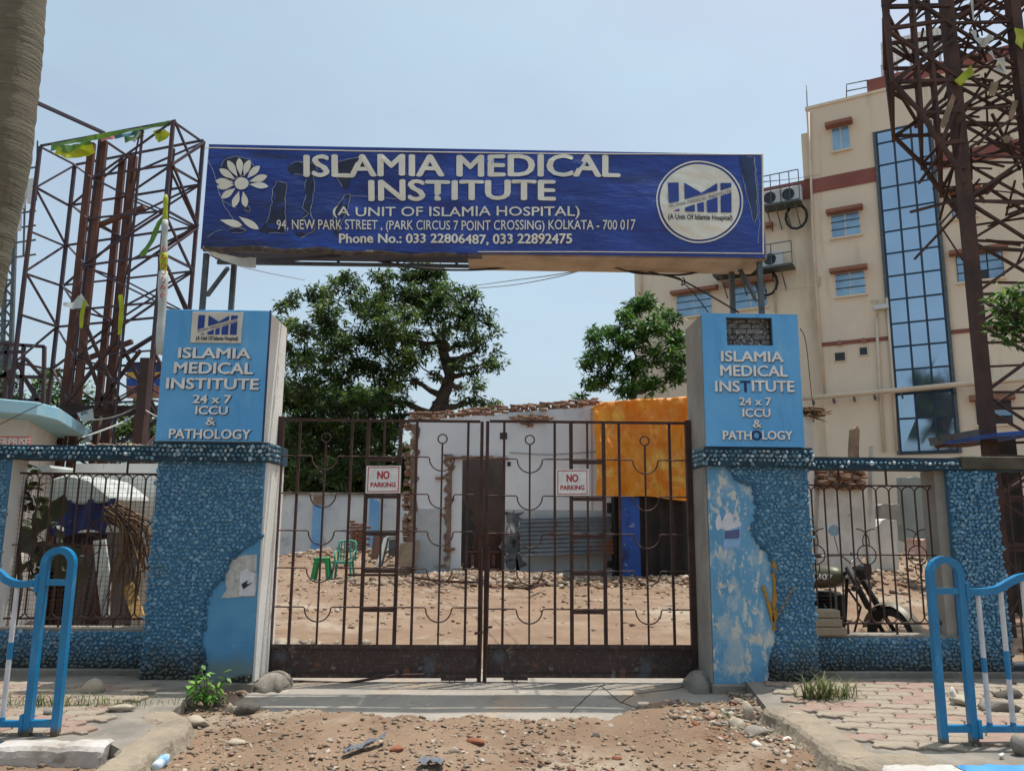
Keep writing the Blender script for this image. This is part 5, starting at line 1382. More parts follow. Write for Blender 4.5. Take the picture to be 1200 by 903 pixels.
# fuel tank
mb = MB(); tc = bpnt(0.44, 0.95)
def tankf(u, v):
    a = v * 2 * math.pi; l = (u - 0.5) * 0.56; e = max(0.001, 1 - abs(2 * u - 1) ** 3.2) ** 0.5
    return tc + dirb * l + sb * (0.13 * e * math.cos(a)) + Vector((0, 0, (0.125 * e) * math.sin(a) + 0.04 * (u - .5)))
mb.grid(tankf, 20, 18); tank = part('fuel_tank', mb, m_olive, bk, smooth=True)
lettering("BE 1307", lambda u, v, d: tc - dirb * (0.22 - 0.42 * u) * 1.0 - sb * (0.128 + d) + Vector((0, 0, -0.02 + 0.06 * v)), m_letter, tank, 'lettering', 0.02, 0.006)
mb = MB(); mb.grid(lambda u, v: bpnt(0.02 + 0.34 * u, 0.93 + 0.03 * math.sin(u * 3) + 0.05 * math.cos((v - .5) * 3)) + sb * (0.24 * (v - .5)), 10, 6); mb.grid(lambda u, v: bpnt(0.02 + 0.34 * u, 0.88) + sb * (0.22 * (v - .5)), 4, 2); part('seat', mb, m_rubber, bk, smooth=True)
mb = MB(); mb.tube([bpnt(0.02, 0.85), bpnt(0.3, 0.8), bpnt(0.62, 0.98), bpnt(0.7, 1.05)], 0.022, 6); mb.tube([bpnt(0.66, 0.95), bpnt(0.62, 0.45), bpnt(0.3, 0.3), bpnt(0.0, 0.36)], 0.02, 6); part('frame', mb, m_engine, bk)
mb = MB()
for k in range(7): c = bpnt(0.47, 0.52 + k * 0.035); mb.box(c.x - .1, c.x + .1, c.y - .09, c.y + .09, c.z, c.z + 0.02)
c = bpnt(0.44, 0.38); mb.tube([c - sb * .13, c + sb * .13], 0.13, 14); mb.box(c.x - .02, c.x + .2, c.y - .1, c.y + .1, c.z - .06, c.z + .13); part('engine', mb, m_engine, bk)
mb = MB(); mb.grid(lambda u, v: bpnt(0.10 + .22 * u, .50 + .30 * v, -.13 + .03 * math.sin(3 * u)), 4, 4); mb.grid(lambda u, v: bpnt(0.10 + .22 * u, .50 + .30 * v, .13), 2, 2); part('side_cover', mb, m_olive, bk, smooth=True)
mb = MB(); mb.tube([bpnt(.60, .86, -.12), bpnt(.66, .62, -.28), bpnt(.60, .34, -.26), bpnt(.5, .30, -.1)], .014, 6); mb.tube([bpnt(.60, .86, .12), bpnt(.66, .62, .28), bpnt(.60, .34, .26), bpnt(.5, .30, .1)], .014, 6); part('leg_guard', mb, m_engine, bk)
mb = MB(); c = bpnt(.36, .5); mb.box(c.x - .22, c.x + .30, c.y - .12, c.y + .12, .22, .78); part('air_box', mb, m_rubber, bk, bevel=.03)
mb = MB(); mb.tube([bpnt(0.53, 0.6, -.1), bpnt(0.62, 0.5, -.12), bpnt(0.58, 0.28, -.13), bpnt(0.3, 0.25, -.14), bpnt(-0.1, 0.3, -.15)], [0.022, .022, .022, .03, .035], 8); part('exhaust', mb, m_engine, bk, smooth=True)
mb = MB(); hb = headp + Vector((0, 0, 0.10)); mb.tube([hb - sb * .36 - dirb * .16 + Vector((0, 0, .08)), hb - sb * .2 + Vector((0, 0, .09)), hb, hb + sb * .2 + Vector((0, 0, .09)), hb + sb * .36 - dirb * .16 + Vector((0, 0, .08))], 0.013, 6); part('handlebar', mb, m_chrome, bk)
for s in (-1, 1):
    g0 = hb + sb * (s * .36) - dirb * .16 + Vector((0, 0, .08)); mb = MB(); mb.tube([g0, g0 + sb * s * .1 - dirb * .05], 0.02, 8); part('grip', mb, m_rubber, bk)
mb = MB(); c = headp + dirb * .13 + Vector((0, 0, .02)); mb.tube([c - dirb * .07, c, c + dirb * .06], [0.05, 0.085, 0.09], 14); part('headlight', mb, m_engine, bk, smooth=False)
mb = MB(); mb.tube([hb - sb * .25 + Vector((0, 0, .09)), hb - sb * .3 - dirb * .02 + Vector((0, 0, .3))], 0.006, 5); part('mirror_stalk', mb, m_chrome, bk)
mc = hb - sb * .3 - dirb * .02 + Vector((0, 0, .36)); mb = MB(); mb.tube([mc - Vector((0, .006, 0)), mc + Vector((0, .006, 0))], 0.062, 16); part('mirror', mb, m_glasspale, bk)
mb = MB(); mb.tube([bpnt(0.50, 0.66, -.13), bpnt(0.66, 0.30, -.16)], 0.008, 5); mb.tube([bpnt(0.40, 0.3, -.16), bpnt(0.46, 0.05, -.26)], 0.012, 5); part('side_stand', mb, m_chrome, bk)
for s in (-0.13, 0.13):
    mb = MB(); c = bpnt(0.78, 0.86, s); mb.tube([c, c + sb * s * .5], 0.03, 8); part('indicator', mb, m_rubber, bk)

# three dusty blocks stacked on the right sill
for k, (dx, w) in enumerate(((0.03, 0.34), (0.0, 0.33), (0.0, 0.32))):
    x0 = RX1 + 0.01; zb_ = zsR + 0.024 + k * 0.082
    mb = MB(); mb.box(x0, x0 + w + dx, WW - 0.03 + 0.01 * k, WW + 0.11, zb_, zb_ + 0.078)
    solo('paving_block', mb, mat('dusty_block', C3(164, 148, 126), C3(146, 132, 112), 6, 0.95, bump=0.5, bscale=50), ['lowest of three dusty blocks stacked on the sill by the motorbike', 'middle of three dusty blocks stacked on the sill by the motorbike', 'topmost of three dusty blocks stacked on the sill by the motorbike'][k], 'block', 'blocks stacked on the sill', bevel=0.012)

# ruin fragments seen through the right opening
fr_ = thing('ruined_wall', 'tall flaking white remnant of wall seen through the right opening', 'wall', (rx(975, 600, 17), 17, 0))
def frag(px, Y, th, m, nm, par): 
    mb = MB(); pts = []
    for q0, q1 in zip(px, px[1:] + px[:1]):
        for k in range(4): w = at(q0[0] + (q1[0] - q0[0]) * k / 4, q0[1] + (q1[1] - q0[1]) * k / 4, Y); pts.append((w.x + .05 * fbm(w.x * 2, w.z * 2, 3), w.z + .04 * fbm(w.z * 3, w.x, 3)))
    mb.prism(pts, Y, Y + th); return part(nm, mb, m, par)
m_flake = mat('flaking_whitewash', C3(214, 212, 204), C3(188, 184, 174), 1.5, 0.9, layers=[(C3(120, 112, 100), 2.2, 0.60, 0.72, (1, 1, 0.4)), (C3(150, 120, 98), 5, 0.66, 0.74)])
frag([(944, 488), (952, 486), (956, 700), (944, 700)], 17, 0.4, m_flake, 'wall_stub', fr_)
frag([(962, 540), (976, 548), (998, 552), (1010, 560), (1012, 690), (958, 690)], 17.2, 0.35, m_flake, 'wall_stub', fr_)
frag([(1002, 505), (1004, 500), (1008, 503), (1007, 560), (1001, 560)], 17.1, 0.3, m_wood, 'broken_post', fr_)
frag([(1021, 522), (1024, 522), (1027, 640), (1020, 660)], 17.1, 0.2, m_flake, 'broken_post', fr_)
P = []
for k in range(160):
    px = random.uniform(960, 1012); P.append((at(px, 560, 17.1).x, 17.0 + random.uniform(0, .5), at(px, 548 + random.uniform(0, 24), 17.1).z))
bricks(P, 'brick_edge', fr_)
P = []; S = []
for k in range(70):
    px = random.uniform(942, 966); P.append((at(px, 500, 17.1).x, 17 + random.uniform(-.1, .5), at(px, 478 + random.uniform(0, 12), 17.1).z)); S.append((random.uniform(.04, .3), .03, .012))
scatter('snapped_battens', SHARDS, P, S, rots(len(P), 0.3, 0.8), m_leafdry, fr_)
f2 = thing('ruined_wall', 'low white wall stump with a window gap behind the motorbike', 'wall', (rx(1045, 600, 18), 18, 0))
frag([(1028, 616), (1034, 608), (1050, 610), (1053, 650), (1056, 690), (1026, 690)], 18, 0.4, m_flake, 'wall_stub', f2)
frag([(1030, 592), (1055, 590), (1056, 614), (1030, 612)], 19.5, 0.3, m_greyside, 'wall_stub', f2)
frag([(1058, 560), (1086, 560), (1088, 640), (1058, 632)], 21, 0.3, mat('grey_green_plaster', C3(140, 148, 142), C3(120, 128, 124), 1, 0.9), 'wall_stub', f2)
frag([(1074, 632), (1086, 630), (1094, 640), (1088, 652), (1072, 650)], 16.5, 0.5, mat('pink_plaster', C3(196, 160, 144), C3(176, 146, 134), 2, 0.9), 'fallen_lump', f2)

# ================================================================== RUBBLE AND STONES
def scat_ground(n, fx_, m, name, s0, s1, flat=0.6, tm=None, label=None, cat=None, smooth=False):
    P, S = [], []
    while len(P) < n:
        x, y = fx_()
        f = s0 + (s1 - s0) * random.random() ** 4
        P.append((x, y, gh(x, y) + f * 0.2)); S.append((f * random.uniform(.8, 1.3), f * random.uniform(.7, 1.2), f * flat * random.uniform(.6, 1.2)))
    o = scatter(name, tm or (STONES + SHARDS), P, S, rots(n, 0.5, 3.14), m, None, smooth); 
    return tag(o, label, cat, kind='stuff')
def front():
    while True:
        x = random.uniform(-3.4, 3.2); y = random.uniform(4.7, 7.35)
        if inpoly(x, y, LPAV) or inpoly(x, y, RPAV): continue
        if apron_in(x, y) > 0.02 and random.random() < 0.985: continue
        if random.random() > 0.35 + 0.65 * (0.5 + fbm(x + 3, y, 1.5)): continue
        return x, y
scat_ground(7500, front, m_rub, 'gravel', 0.003, 0.024, .35, tm=SHARDS, label='loose stones and brick chips over the dirt in front of the gate', cat='gravel')
def corner_r():
    while True:
        x = random.gauss(2.55, 0.45); y = random.gauss(6.5, 0.5)
        if inpoly(x, y, RPAV) or x < 1.4 or y > 7.4 or y < 4.8: continue
        return x, y
scat_ground(1100, corner_r, m_stone, 'gravel', 0.006, 0.036, .45, tm=SHARDS, label='pale broken chips heaped along the edge of the right pavement', cat='gravel')
def inside():
    while True:
        x = random.uniform(-9, 15); y = random.triangular(8.6, 26, 17)
        if random.random() > 0.3 + (0.5 + fbm(x, y, .5)): continue
        return x, y
scat_ground(7000, inside, m_rub, 'gravel', 0.006, 0.045, tm=SHARDS, label='scattered chips over the dirt yard behind the gate', cat='gravel')
def heaps():
    mx, my, sx, sy, a = random.choice(MOUNDS[:7] + MOUNDS[2:4] * 3)
    return random.gauss(mx, sx * .8), min(random.gauss(my - .2, sy * .6), 19.75 if 18 < my < 20 else 99)
scat_ground(8500, heaps, m_rub, 'rubble', 0.015, 0.10, tm=SHARDS, label='heaps of broken masonry along the foot of the ruin', cat='rubble')
def leftpile(): return random.gauss(at(338, 745, 9.6).x, .3), random.gauss(9.5, .35)
scat_ground(160, leftpile, m_stone, 'rubble', 0.03, 0.12, label='small pile of stones just inside the gate at its left post', cat='rubble')
# burnt / brown litter
scat_ground(500, lambda: (random.gauss(1.6, 1.7), random.gauss(18.7, .35)), m_leafdry, 'litter', 0.02, 0.14, 0.2, SHARDS, label='brown litter and splinters at the foot of the white ruin', cat='litter')
# single larger stones: (px, py, width px, height px, tone, label)
TONE = {'g': m_conc, 'b': mat('brick_lump', C3(150, 92, 66), C3(128, 80, 60), 6, 0.95, bump=0.5), 'p': mat('pale_stone', C3(178, 166, 146), C3(158, 146, 128), 5, 0.95, bump=0.5), 'd': mat('dark_stone', C3(96, 90, 82), C3(78, 74, 68), 5, 0.95, bump=0.5), 'w': mat('white_chip', C3(216, 212, 202), C3(196, 190, 178), 6, 0.9)}
STN = [(225, 845, 34, 17, 'p', 'large pale slab of rubble at the corner of the left pavement'), (289, 832, 30, 18, 'd', 'dark grey stone against the foot of the left pillar'), (269, 833, 12, 14, 'p', 'small pale stone between the dark stone and the plant'),
       (252, 824, 14, 18, 'd', 'brown stone stub standing beside the leafy plant'), (868, 848, 26, 15, 'p', 'flat grey stone lying left of the pointed stone near the right pillar'), (879, 833, 18, 26, 'p', 'pointed upright stone by the right pillar'),
       (893, 856, 34, 14, 'g', 'broad broken slab with dark underside right of the pointed stone'), (900, 842, 16, 14, 'd', 'dark stone behind the broad slab at the pavement corner'), (463, 883, 20, 9, 'b', 'red brick lump beside the grey rag'),
       (555, 871, 26, 10, 'b', 'reddish half brick in the middle of the dirt'), (531, 884, 16, 11, 'p', 'pale chip in the dirt left of the half brick'), (725, 887, 12, 8, 'b', 'small brick fragment in the dirt toward the right'),
       (699, 862, 12, 6, 'd', 'small dark stone in the dirt below the gate centre'), (274, 872, 26, 7, 'p', 'flat cardboard-coloured slab on the dirt at left'), (963, 890, 14, 9, 'b', 'brick red lump against the right pavement edge'),
       (887, 873, 14, 7, 'w', 'white chip among the stones at the right corner'), (925, 868, 14, 6, 'w', 'white flake beside the curve of the right pavement'), (909, 845, 7, 5, 'w', 'tiny white pebble at the tip of the right pavement'),
       (815, 852, 10, 8, 'b', 'orange brick crumb in front of the right concrete lump'), (670, 655, 1, 1, 'p', ''), (106, 803, 30, 20, 'p', 'rounded pale boulder behind the left railing'), (1133, 820, 32, 14, 'p', 'pale concrete lump behind the right railing'), (1172, 826, 40, 15, 'g', 'grey slab by the column behind the right railing'), (1196, 873, 22, 18, 'g', 'grey block at the right edge of the pavement'),
       (1121, 815, 14, 20, 'w', 'crumpled white lump on the pavement between railing posts'), (1175, 883, 7, 5, 'w', 'tiny white pebble on the right pavement'), (130, 895, 26, 18, 'p', 'yellowish broken stone under the edge of the left pavement'), (756, 829, 24, 4, 'p', 'thin pale chip lying on the cracked concrete'), (1185, 812, 26, 12, 'd', 'dark block against the wall at far right'), (140, 828, 26, 7, 'p', 'flat pale stone on the ledge of the left wing wall'), (58, 833, 24, 8, 'g', 'grey stone on the pavement behind the left railing')]
for px, py, w, h, tn, lb in STN:
    if not lb: continue
    pav = px < 215 and py < 880 or px > 1040
    z0 = PZ if pav else 0.0
    p = onz(px, py + h / 2, z0 + 0.0)
    dist = (p - CAMP).length; sw = w / 900 * dist / 2; shh = h / 900 * dist * 0.62
    V, Fc = ico(2, int(px * 7 + py), 0.08); V2, _ = ico(1, 3, 0.0)
    # faceted: quantise the directions a little
    ra = random.Random(int(px)); 
    for k in range(12):
        nrm = Vector((ra.uniform(-1, 1), ra.uniform(-1, 1), ra.uniform(-.6, 1))).normalized(); dcut = ra.uniform(.42, .7)
        dd = V @ np.array(nrm[:]); V = V - np.outer(np.maximum(0, dd - dcut), np.array(nrm[:]))
    V = V * np.array([sw * 1.15, sw * 0.8, shh]); V[:, 2] += shh * 0.55
    V = V @ np.array(Matrix.Rotation(ra.uniform(-.5, .5), 3, 'Z')).T
    me = np_mesh('stone', V, Fc)
    o = put('stone', me, TONE[tn], None, Vector((p.x, p.y + sw * .4, z0 + (0.0 if pav else gh(p.x, p.y)) - 0.01)))
    tag(o, lb, 'stone', 'larger stones lying about')
# grey rag, plastic bottle
mb = MB(); c0 = onz(404, 882, 0.04); c1 = onz(452, 868, 0.04)
mb.grid(lambda u, v: (c0.x + (c1.x - c0.x) * u + 0.02 * fbm(v * 3, u, 2), c0.y + (c1.y - c0.y) * u + 0.13 * (v - .5), 0.035 + 0.03 * abs(fbm(u * 4, v * 4, 1)) + gh(c0.x + (c1.x - c0.x) * u, c0.y)), 18, 8)
solo('grey_rag', mb, mat('slate_rag', C3(104, 108, 114), C3(84, 88, 96), 5, 0.8), 'crumpled slate grey rag lying in the dirt', 'rag', smooth=True)
mb = MB(); c0 = onz(505, 900, 0.03); mb.grid(lambda u, v: (c0.x + 0.16 * (u - .5), c0.y + 0.12 * (v - .5), 0.03 + 0.04 * abs(fbm(u * 3 + 5, v * 3, 1)) + gh(c0.x, c0.y)), 12, 8)
solo('grey_rag', mb, MATS['slate_rag'], 'second smaller grey rag at the bottom edge of the dirt', 'rag', smooth=True)
bt = thing('plastic_bottle', 'clear crushed plastic bottle with blue label lying by the left pavement corner', 'bottle', onz(178, 892, 0.02))
a0, a1 = onz(182, 899, 0.05), onz(198, 884, 0.06); a1 = a0 + (a1 - a0).normalized() * 0.2
m_clear = mat('clear_plastic', C3(176, 196, 212), C3(200, 212, 220), 9, 0.2); dn = (a1 - a0)
mb = MB(); mb.tube([a0 + dn * k for k in (0, .04, .12, .6)], [0.02, .03, .033, .032], 10); part('body', mb, m_clear, bt, smooth=True)
mb = MB(); mb.tube([a0 + dn * k for k in (.38, .72)], 0.0345, 10); part('label_wrap', mb, mat('label_blue', C3(90, 150, 210), C3(170, 200, 226), 20, 0.5), bt)
mb = MB(); mb.tube([a0 + dn * k for k in (.6, .85, .97, 1.05)], [0.032, .028, .013, .013], 10); part('neck', mb, m_clear, bt, smooth=True)
# long dark branch / pipe bits before the doorway
for pts, r, lb in (([(425, 668), (470, 672), (520, 683), (566, 684)], 0.03, 'long dark flexible pipe lying across the rubble before the doorway'), ([(596, 690), (620, 692), (640, 684)], 0.035, 'short dark bent pipe at the foot of the wall')):
    mb = MB(); P = [];
    for x, y in pts: w = at(x, y, 1); q = onz(x, y, 0.12); P.append(Vector((q.x, min(q.y, 19.6), 0.16)))
    mb.tube(P, r, 6); solo('old_pipe', mb, m_wooddark, lb, 'pipe', smooth=True)

# ================================================================== BEIGE HOSPITAL BLOCK
fv = ray(-996, 632); fd = -Vector((fv.x, fv.y, 0)).normalized()      # along the facade, to the right and nearer
fn = Vector((fd.y, -fd.x, 0));
if fn.dot(Vector((0, -1, 0))) < 0: fn = -fn
p_ = at(938, 625, 36.0); FO = Vector((p_.x, p_.y, 0))
def fac(px, py, off=0.0):
    d = ray(px, py); k = ((FO + fn * off) - CAMP).dot(fn) / d.dot(fn); p = CAMP + d * k
    return (p - FO).dot(fd), p.z
def FT(p): return FO + fd * p.x + fn * p.y + Vector((0, 0, p.z))
def fbox(t0, t1, d0, d1, z0, z1, name, m, parent, bevel=0.0):
    mb = MB(FT); mb.box(t0, t1, d0, d1, z0, z1); return part(name, mb, m, parent, bevel=bevel)
hb_ = thing('hospital_building', 'tall beige block with maroon bands and a strip of mirrored blue glass', 'building', FT(Vector((6, -6, 0))))
_, zroof = fac(945, 126); t1e = 24.0
tl_, zr2 = fac(897, 243, -0.5); tL0, _ = fac(745, 400, -0.5)
T0 = fac(944.5, 128)[0]
fbox(T0, t1e, -14, 0, -0.5, zroof, 'wall', m_facade, hb_)
_, zb1 = fac(940, 229); _, zb2 = fac(940, 213)
LZ = fac(930, 214, -0.5)[1]
fbox(tL0, T0 - 0.001, -14, -0.5, -0.5, LZ - 0.3, 'wall', m_facade, hb_)
fbox(tL0 - 0.05, T0 - 0.002, -14.05, -0.44, LZ - 1.0, LZ, 'parapet', m_band, hb_)
fbox(T0 - .35, T0 - .002, -3, -0.3, LZ, zroof - 1.2, 'wall_return', m_facade, hb_)
tgl, _ = fac(1042, 350); tgr, _ = fac(1106, 350)
for a, b_ in ((T0, tgl - 0.05), (tgr + 0.05, t1e)):
    fbox(a, b_, 0.001, 0.05, zb1, zb2, 'maroon_band', m_band, hb_)
    z3 = fac(990, 401)[1]; fbox(a, b_, 0.001, 0.045, z3 - 0.1, z3 + 0.08, 'maroon_band', m_band, hb_)
fbox(fac(1016, 108)[0], t1e, -6, -0.25, zroof + 0.002, fac(1016, 94, -.25)[1], 'maroon_parapet', m_band, hb_)
fbox(T0 - 0.04, t1e + .05, -14.05, 0.06, zroof + 0.003 - 0.14, zroof + 0.0025, 'roof_edge', m_facade, hb_)
# cornice line above the glass
# mirrored glass strip
_, zgt = fac(1031, 157); _, zgb = fac(1056, 530)
fbox(tgl - 0.12, tgr + 0.12, 0.002, 0.06, zgb - 0.1, zgt + 0.12, 'glazing_frame', m_frame, hb_)
rows = [156, 169, 194.5, 221, 247.5, 272.5, 298, 324.5, 352, 380, 407, 434, 462, 491, 530]
RZ_ = [fac(1031 + (y - 155) * 0.066, y)[1] for y in rows]
for k in range(len(RZ_) - 1):
    for c in range(3):
        w = (tgr - tgl) / 3; g = 0.045
        ta_, tb_ = tgl + c * w + g, tgl + (c + 1) * w - g; d0 = 0.07
        mb = MB(FT); i = [mb.pt(q) for q in ((ta_, d0 + random.uniform(-.006, .01), RZ_[k + 1] + g), (tb_, d0 + random.uniform(-.006, .01), RZ_[k + 1] + g), (tb_, d0 + random.uniform(-.006, .01), RZ_[k] - g), (ta_, d0 + random.uniform(-.006, .01), RZ_[k] - g))]
        j = [mb.pt(q) for q in ((ta_, 0.061, RZ_[k + 1] + g), (tb_, 0.061, RZ_[k + 1] + g), (tb_, 0.061, RZ_[k] - g), (ta_, 0.061, RZ_[k] - g))]
        mb.f += [tuple(i), tuple(reversed(j))] + [(i[a], j[a], j[(a + 1) % 4], i[(a + 1) % 4]) for a in range(4)]
        part('pane', mb, m_glassblue, hb_)
for c in (0, 3):
    tt_ = tgl + c * (tgr - tgl) / 3; fbox(tt_ - 0.06 + (-.1 if c == 0 else .1), tt_ + 0.06 + (-.1 if c == 0 else .1), 0.061, 0.13, zgb - .1, zgt + .1, 'mullion_edge', m_steelpaint, hb_)
for k, y in enumerate(rows[1:-1]):
    mb = MB(FT); mb.box(tgl - .03, tgr + .03, 0.061, 0.10, RZ_[k + 1] - 0.035, RZ_[k + 1] + 0.035); part('transom', mb, m_frame, hb_)
for c in (1, 2):
    tt_ = tgl + c * (tgr - tgl) / 3; fbox(tt_ - 0.032, tt_ + 0.032, 0.061, 0.108, zgb, zgt, 'mullion', m_frame, hb_)
fbox(fac(1022, 160)[0], tgl - 0.13, 0.001, 0.03, zb2 + 0.05, fac(1022, 158)[1], 'raised_panel', m_facade, hb_)
# windows: frame rectangle px, hood rectangle px
def window(x0, y0, x1, y1, hood, off=0.0, cols=2, rws=3, dark=0.0, casement=False):
    tm = (fac(x0, (y0 + y1) / 2, off)[0], fac(x1, (y0 + y1) / 2, off)[0]); xm = (x0 + x1) / 2
    za, zb_ = fac(xm, y1, off)[1], fac(xm, y0, off)[1]
    w = fbox(tm[0], tm[1], off + 0.002, off + 0.04, za, zb_, 'window', m_frame if dark else m_grille, hb_)
    cw = (tm[1] - tm[0]) / cols; rh = (zb_ - za) / rws
    for c in range(cols):
        for r in range(rws):
            dk = random.random() < dark
            mb = MB(FT); mb.box(tm[0] + c * cw + .03, tm[0] + (c + 1) * cw - .03, off + 0.041, off + 0.047, za + r * rh + 0.025, za + (r + 1) * rh - 0.025); part('pane', mb, m_glassdark if dk else m_glasspale, w)
    if not casement:
        for r in range(1, rws):
            mb = MB(FT); mb.box(tm[0], tm[1], off + 0.05, off + 0.08, za + r * rh - .018, za + r * rh + .018); part('window_bar', mb, m_frame, w)
    s = fbox(tm[0] - .08, tm[1] + .08, off + 0.001, off + 0.12, za - 0.09, za - 0.001, 'sill', m_facade, hb_)
    if hood:
        hx0, hy0, hx1, hy1 = hood; hm = (hy0 + hy1) / 2
        tA, tB = fac(hx0, hm, off + .3)[0], fac(hx1, hm, off + .3)[0]; zB = fac((hx0 + hx1) / 2, hy0 + 1, off + .45)[1]; zA = fac((hx0 + hx1) / 2, hy1 - 1, off + .45)[1]
        zA = max(zA, zb_ + .02)
        mb = MB(FT); n = [mb.pt(q) for q in ((tA, off + .001, zA), (tB, off + .001, zA), (tB, off + .5, zA), (tA, off + .5, zA), (tA, off + .001, zA + .3), (tB, off + .001, zA + .3), (tB, off + .5, zA + .16), (tA, off + .5, zA + .16))]
        mb.f += [(n[0], n[1], n[2], n[3]), (n[4], n[7], n[6], n[5]), (n[3], n[2], n[6], n[7]), (n[0], n[3], n[7], n[4]), (n[1], n[5], n[6], n[2])]
        part('window_hood', mb, m_hood, hb_)
window(975, 149, 996, 176, (967, 142, 999, 154), cols=2, rws=1, casement=True)
window(974, 250, 1008, 277, (968, 240, 1011, 252))
window(979, 319, 1014, 346, (972, 309, 1016, 322))
window(1115, 227, 1143, 255, (1105, 219, 1150, 230), dark=0.5)
window(1121, 297, 1176, 328, (1112, 290, 1182, 302), cols=3, dark=0.4)
window(1144, 470, 1186, 497, (1136, 462, 1190, 473), cols=2, dark=0.6)
window(793, 344, 834, 370, (786, 333, 840, 347), off=-0.5, cols=2)
window(861, 334, 899, 361, (848, 323, 906, 337), off=-0.5, cols=2)
window(795, 284, 826, 307, (786, 272, 834, 286), off=-0.5)
window(864, 272, 893, 296, (852, 258, 905, 273), off=-0.5)
for x0, y0, x1, y1 in ((977, 412, 992, 424), (1006, 406, 1018, 417)):
    ta_, tb_ = fac(x0, (y0 + y1) / 2)[0], fac(x1, (y0 + y1) / 2)[0]; za, zb_ = fac((x0 + x1) / 2, y1)[1], fac((x0 + x1) / 2, y0)[1]
    w = fbox(ta_, tb_, 0.001, 0.05, za, zb_, 'vent_window', m_pipe, hb_); mb = MB(FT); mb.box(ta_ + .06, tb_ - .06, 0.0505, 0.056, za + .05, zb_ - .05); part('dark_pane', mb, m_glassdark, w)
def fpipe(pts, r, off, m=m_pipe, name='pipe'):
    mb = MB(); P = []
    for x, y in pts:
        t_, z_ = fac(x, y, off); P.append(FT(Vector((t_, off, z_))))
    mb.tube(P, r, 8); return part(name, mb, m, hb_, smooth=True)
fpipe([(948, 132), (952, 262), (957, 345), (966, 463)], 0.06, 0.1)
fpipe([(908, 330), (909, 366)], 0.05, -0.4); fpipe([(750, 300), (752, 350)], 0.06, -0.4)
fpipe([(908, 341), (961, 334), (961, 324)], 0.03, 0.05)
fpipe([(1027, 372), (1031, 455), (1036, 529)], 0.07, 0.12); fpipe([(1039, 349), (1047, 455), (1051, 529)], 0.06, 0.12); fpipe([(1020, 353), (1029, 351), (1028, 372)], 0.03, 0.08)
fpipe([(941, 466.5), (1000, 461.5), (1060, 456.5), (1116, 451), (1200, 444), (1260, 438)], 0.12, 0.5)
for px in (952, 976, 1000, 1024, 1056, 1118, 1147):
    y = 466.5 - (px - 941) * .0875; t_, z_ = fac(px, y, .5); fbox(t_ - .03, t_ + .03, 0.001, 0.5, z_ - .3, z_ - .12, 'pipe_bracket', m_steelpaint, hb_)
# white lamp bracket and small round vents
for px, py in ((1033, 360),):
    t_, z_ = fac(px, py, .1); fbox(t_ - .3, t_ + .3, .05, .3, z_ - .1, z_ + .1, 'lamp', m_grille, hb_)
for px, py in ((984, 402), (1012, 399)):
    t_, z_ = fac(px, py, .1); mb = MB(FT); mb.tube([(t_, .05, z_), (t_, .2, z_)], 0.12, 12); part('round_vent', mb, m_hood, hb_)
# roof rail, solar panels, rod
rl = []
for pts in ([(992, 115), (992, 99), (1017, 94)], [(992, 107), (1017, 102)]):
    fpipe(pts, 0.03, 0.0, m_steelpaint, 'roof_rail')
fpipe([(946, 126), (945, 100)], 0.025, 0.0, m_steelpaint, 'lightning_rod')
sp = thing('solar_panel_rack', 'rack of grey solar panels tilted on the hospital roof', 'solar panel', FT(Vector((12, -2, zroof))))
m_solar = mat('solar_glass', C3(128, 126, 120), C3(110, 112, 110), 1, 0.8, spec=.1)
ts0, zs0 = fac(1034, 92, -1); ts1, _ = fac(1120, 60, -1); zs1 = fac(1040, 64, -3)[1]
nP = 5
for r in range(2):
    for k in range(nP):
        mb = MB(FT); a = ts0 + (ts1 - ts0) * k / nP; b_ = ts0 + (ts1 - ts0) * (k + .97) / nP
        z0_ = zs0 + 0.7 + r * 1.3; y0_ = -1.0 - r * 1.1
        i = [mb.pt(q) for q in ((a, y0_, z0_), (b_, y0_, z0_), (b_, y0_ - 1.05, z0_ + 1.22), (a, y0_ - 1.05, z0_ + 1.22))]; j = [mb.pt(q) for q in ((a, y0_ - .05, z0_), (b_, y0_ - .05, z0_), (b_, y0_ - 1.1, z0_ + 1.22), (a, y0_ - 1.1, z0_ + 1.22))]
        mb.f += [tuple(i), tuple(reversed(j))] + [(i[q], j[q], j[(q + 1) % 4], i[(q + 1) % 4]) for q in range(4)]
        part('solar_panel', mb, m_solar, sp)
for k in range(nP + 1):
    t_ = ts0 + (ts1 - ts0) * k / nP
    for yy, zz in ((-1.1, zs0 + .75), (-3.1, zs0 + 3.1)): mb = MB(FT); mb.box(t_ - .04, t_ + .04, yy - .04, yy + .04, zroof, zz); part('rack_leg', mb, m_grille, sp)
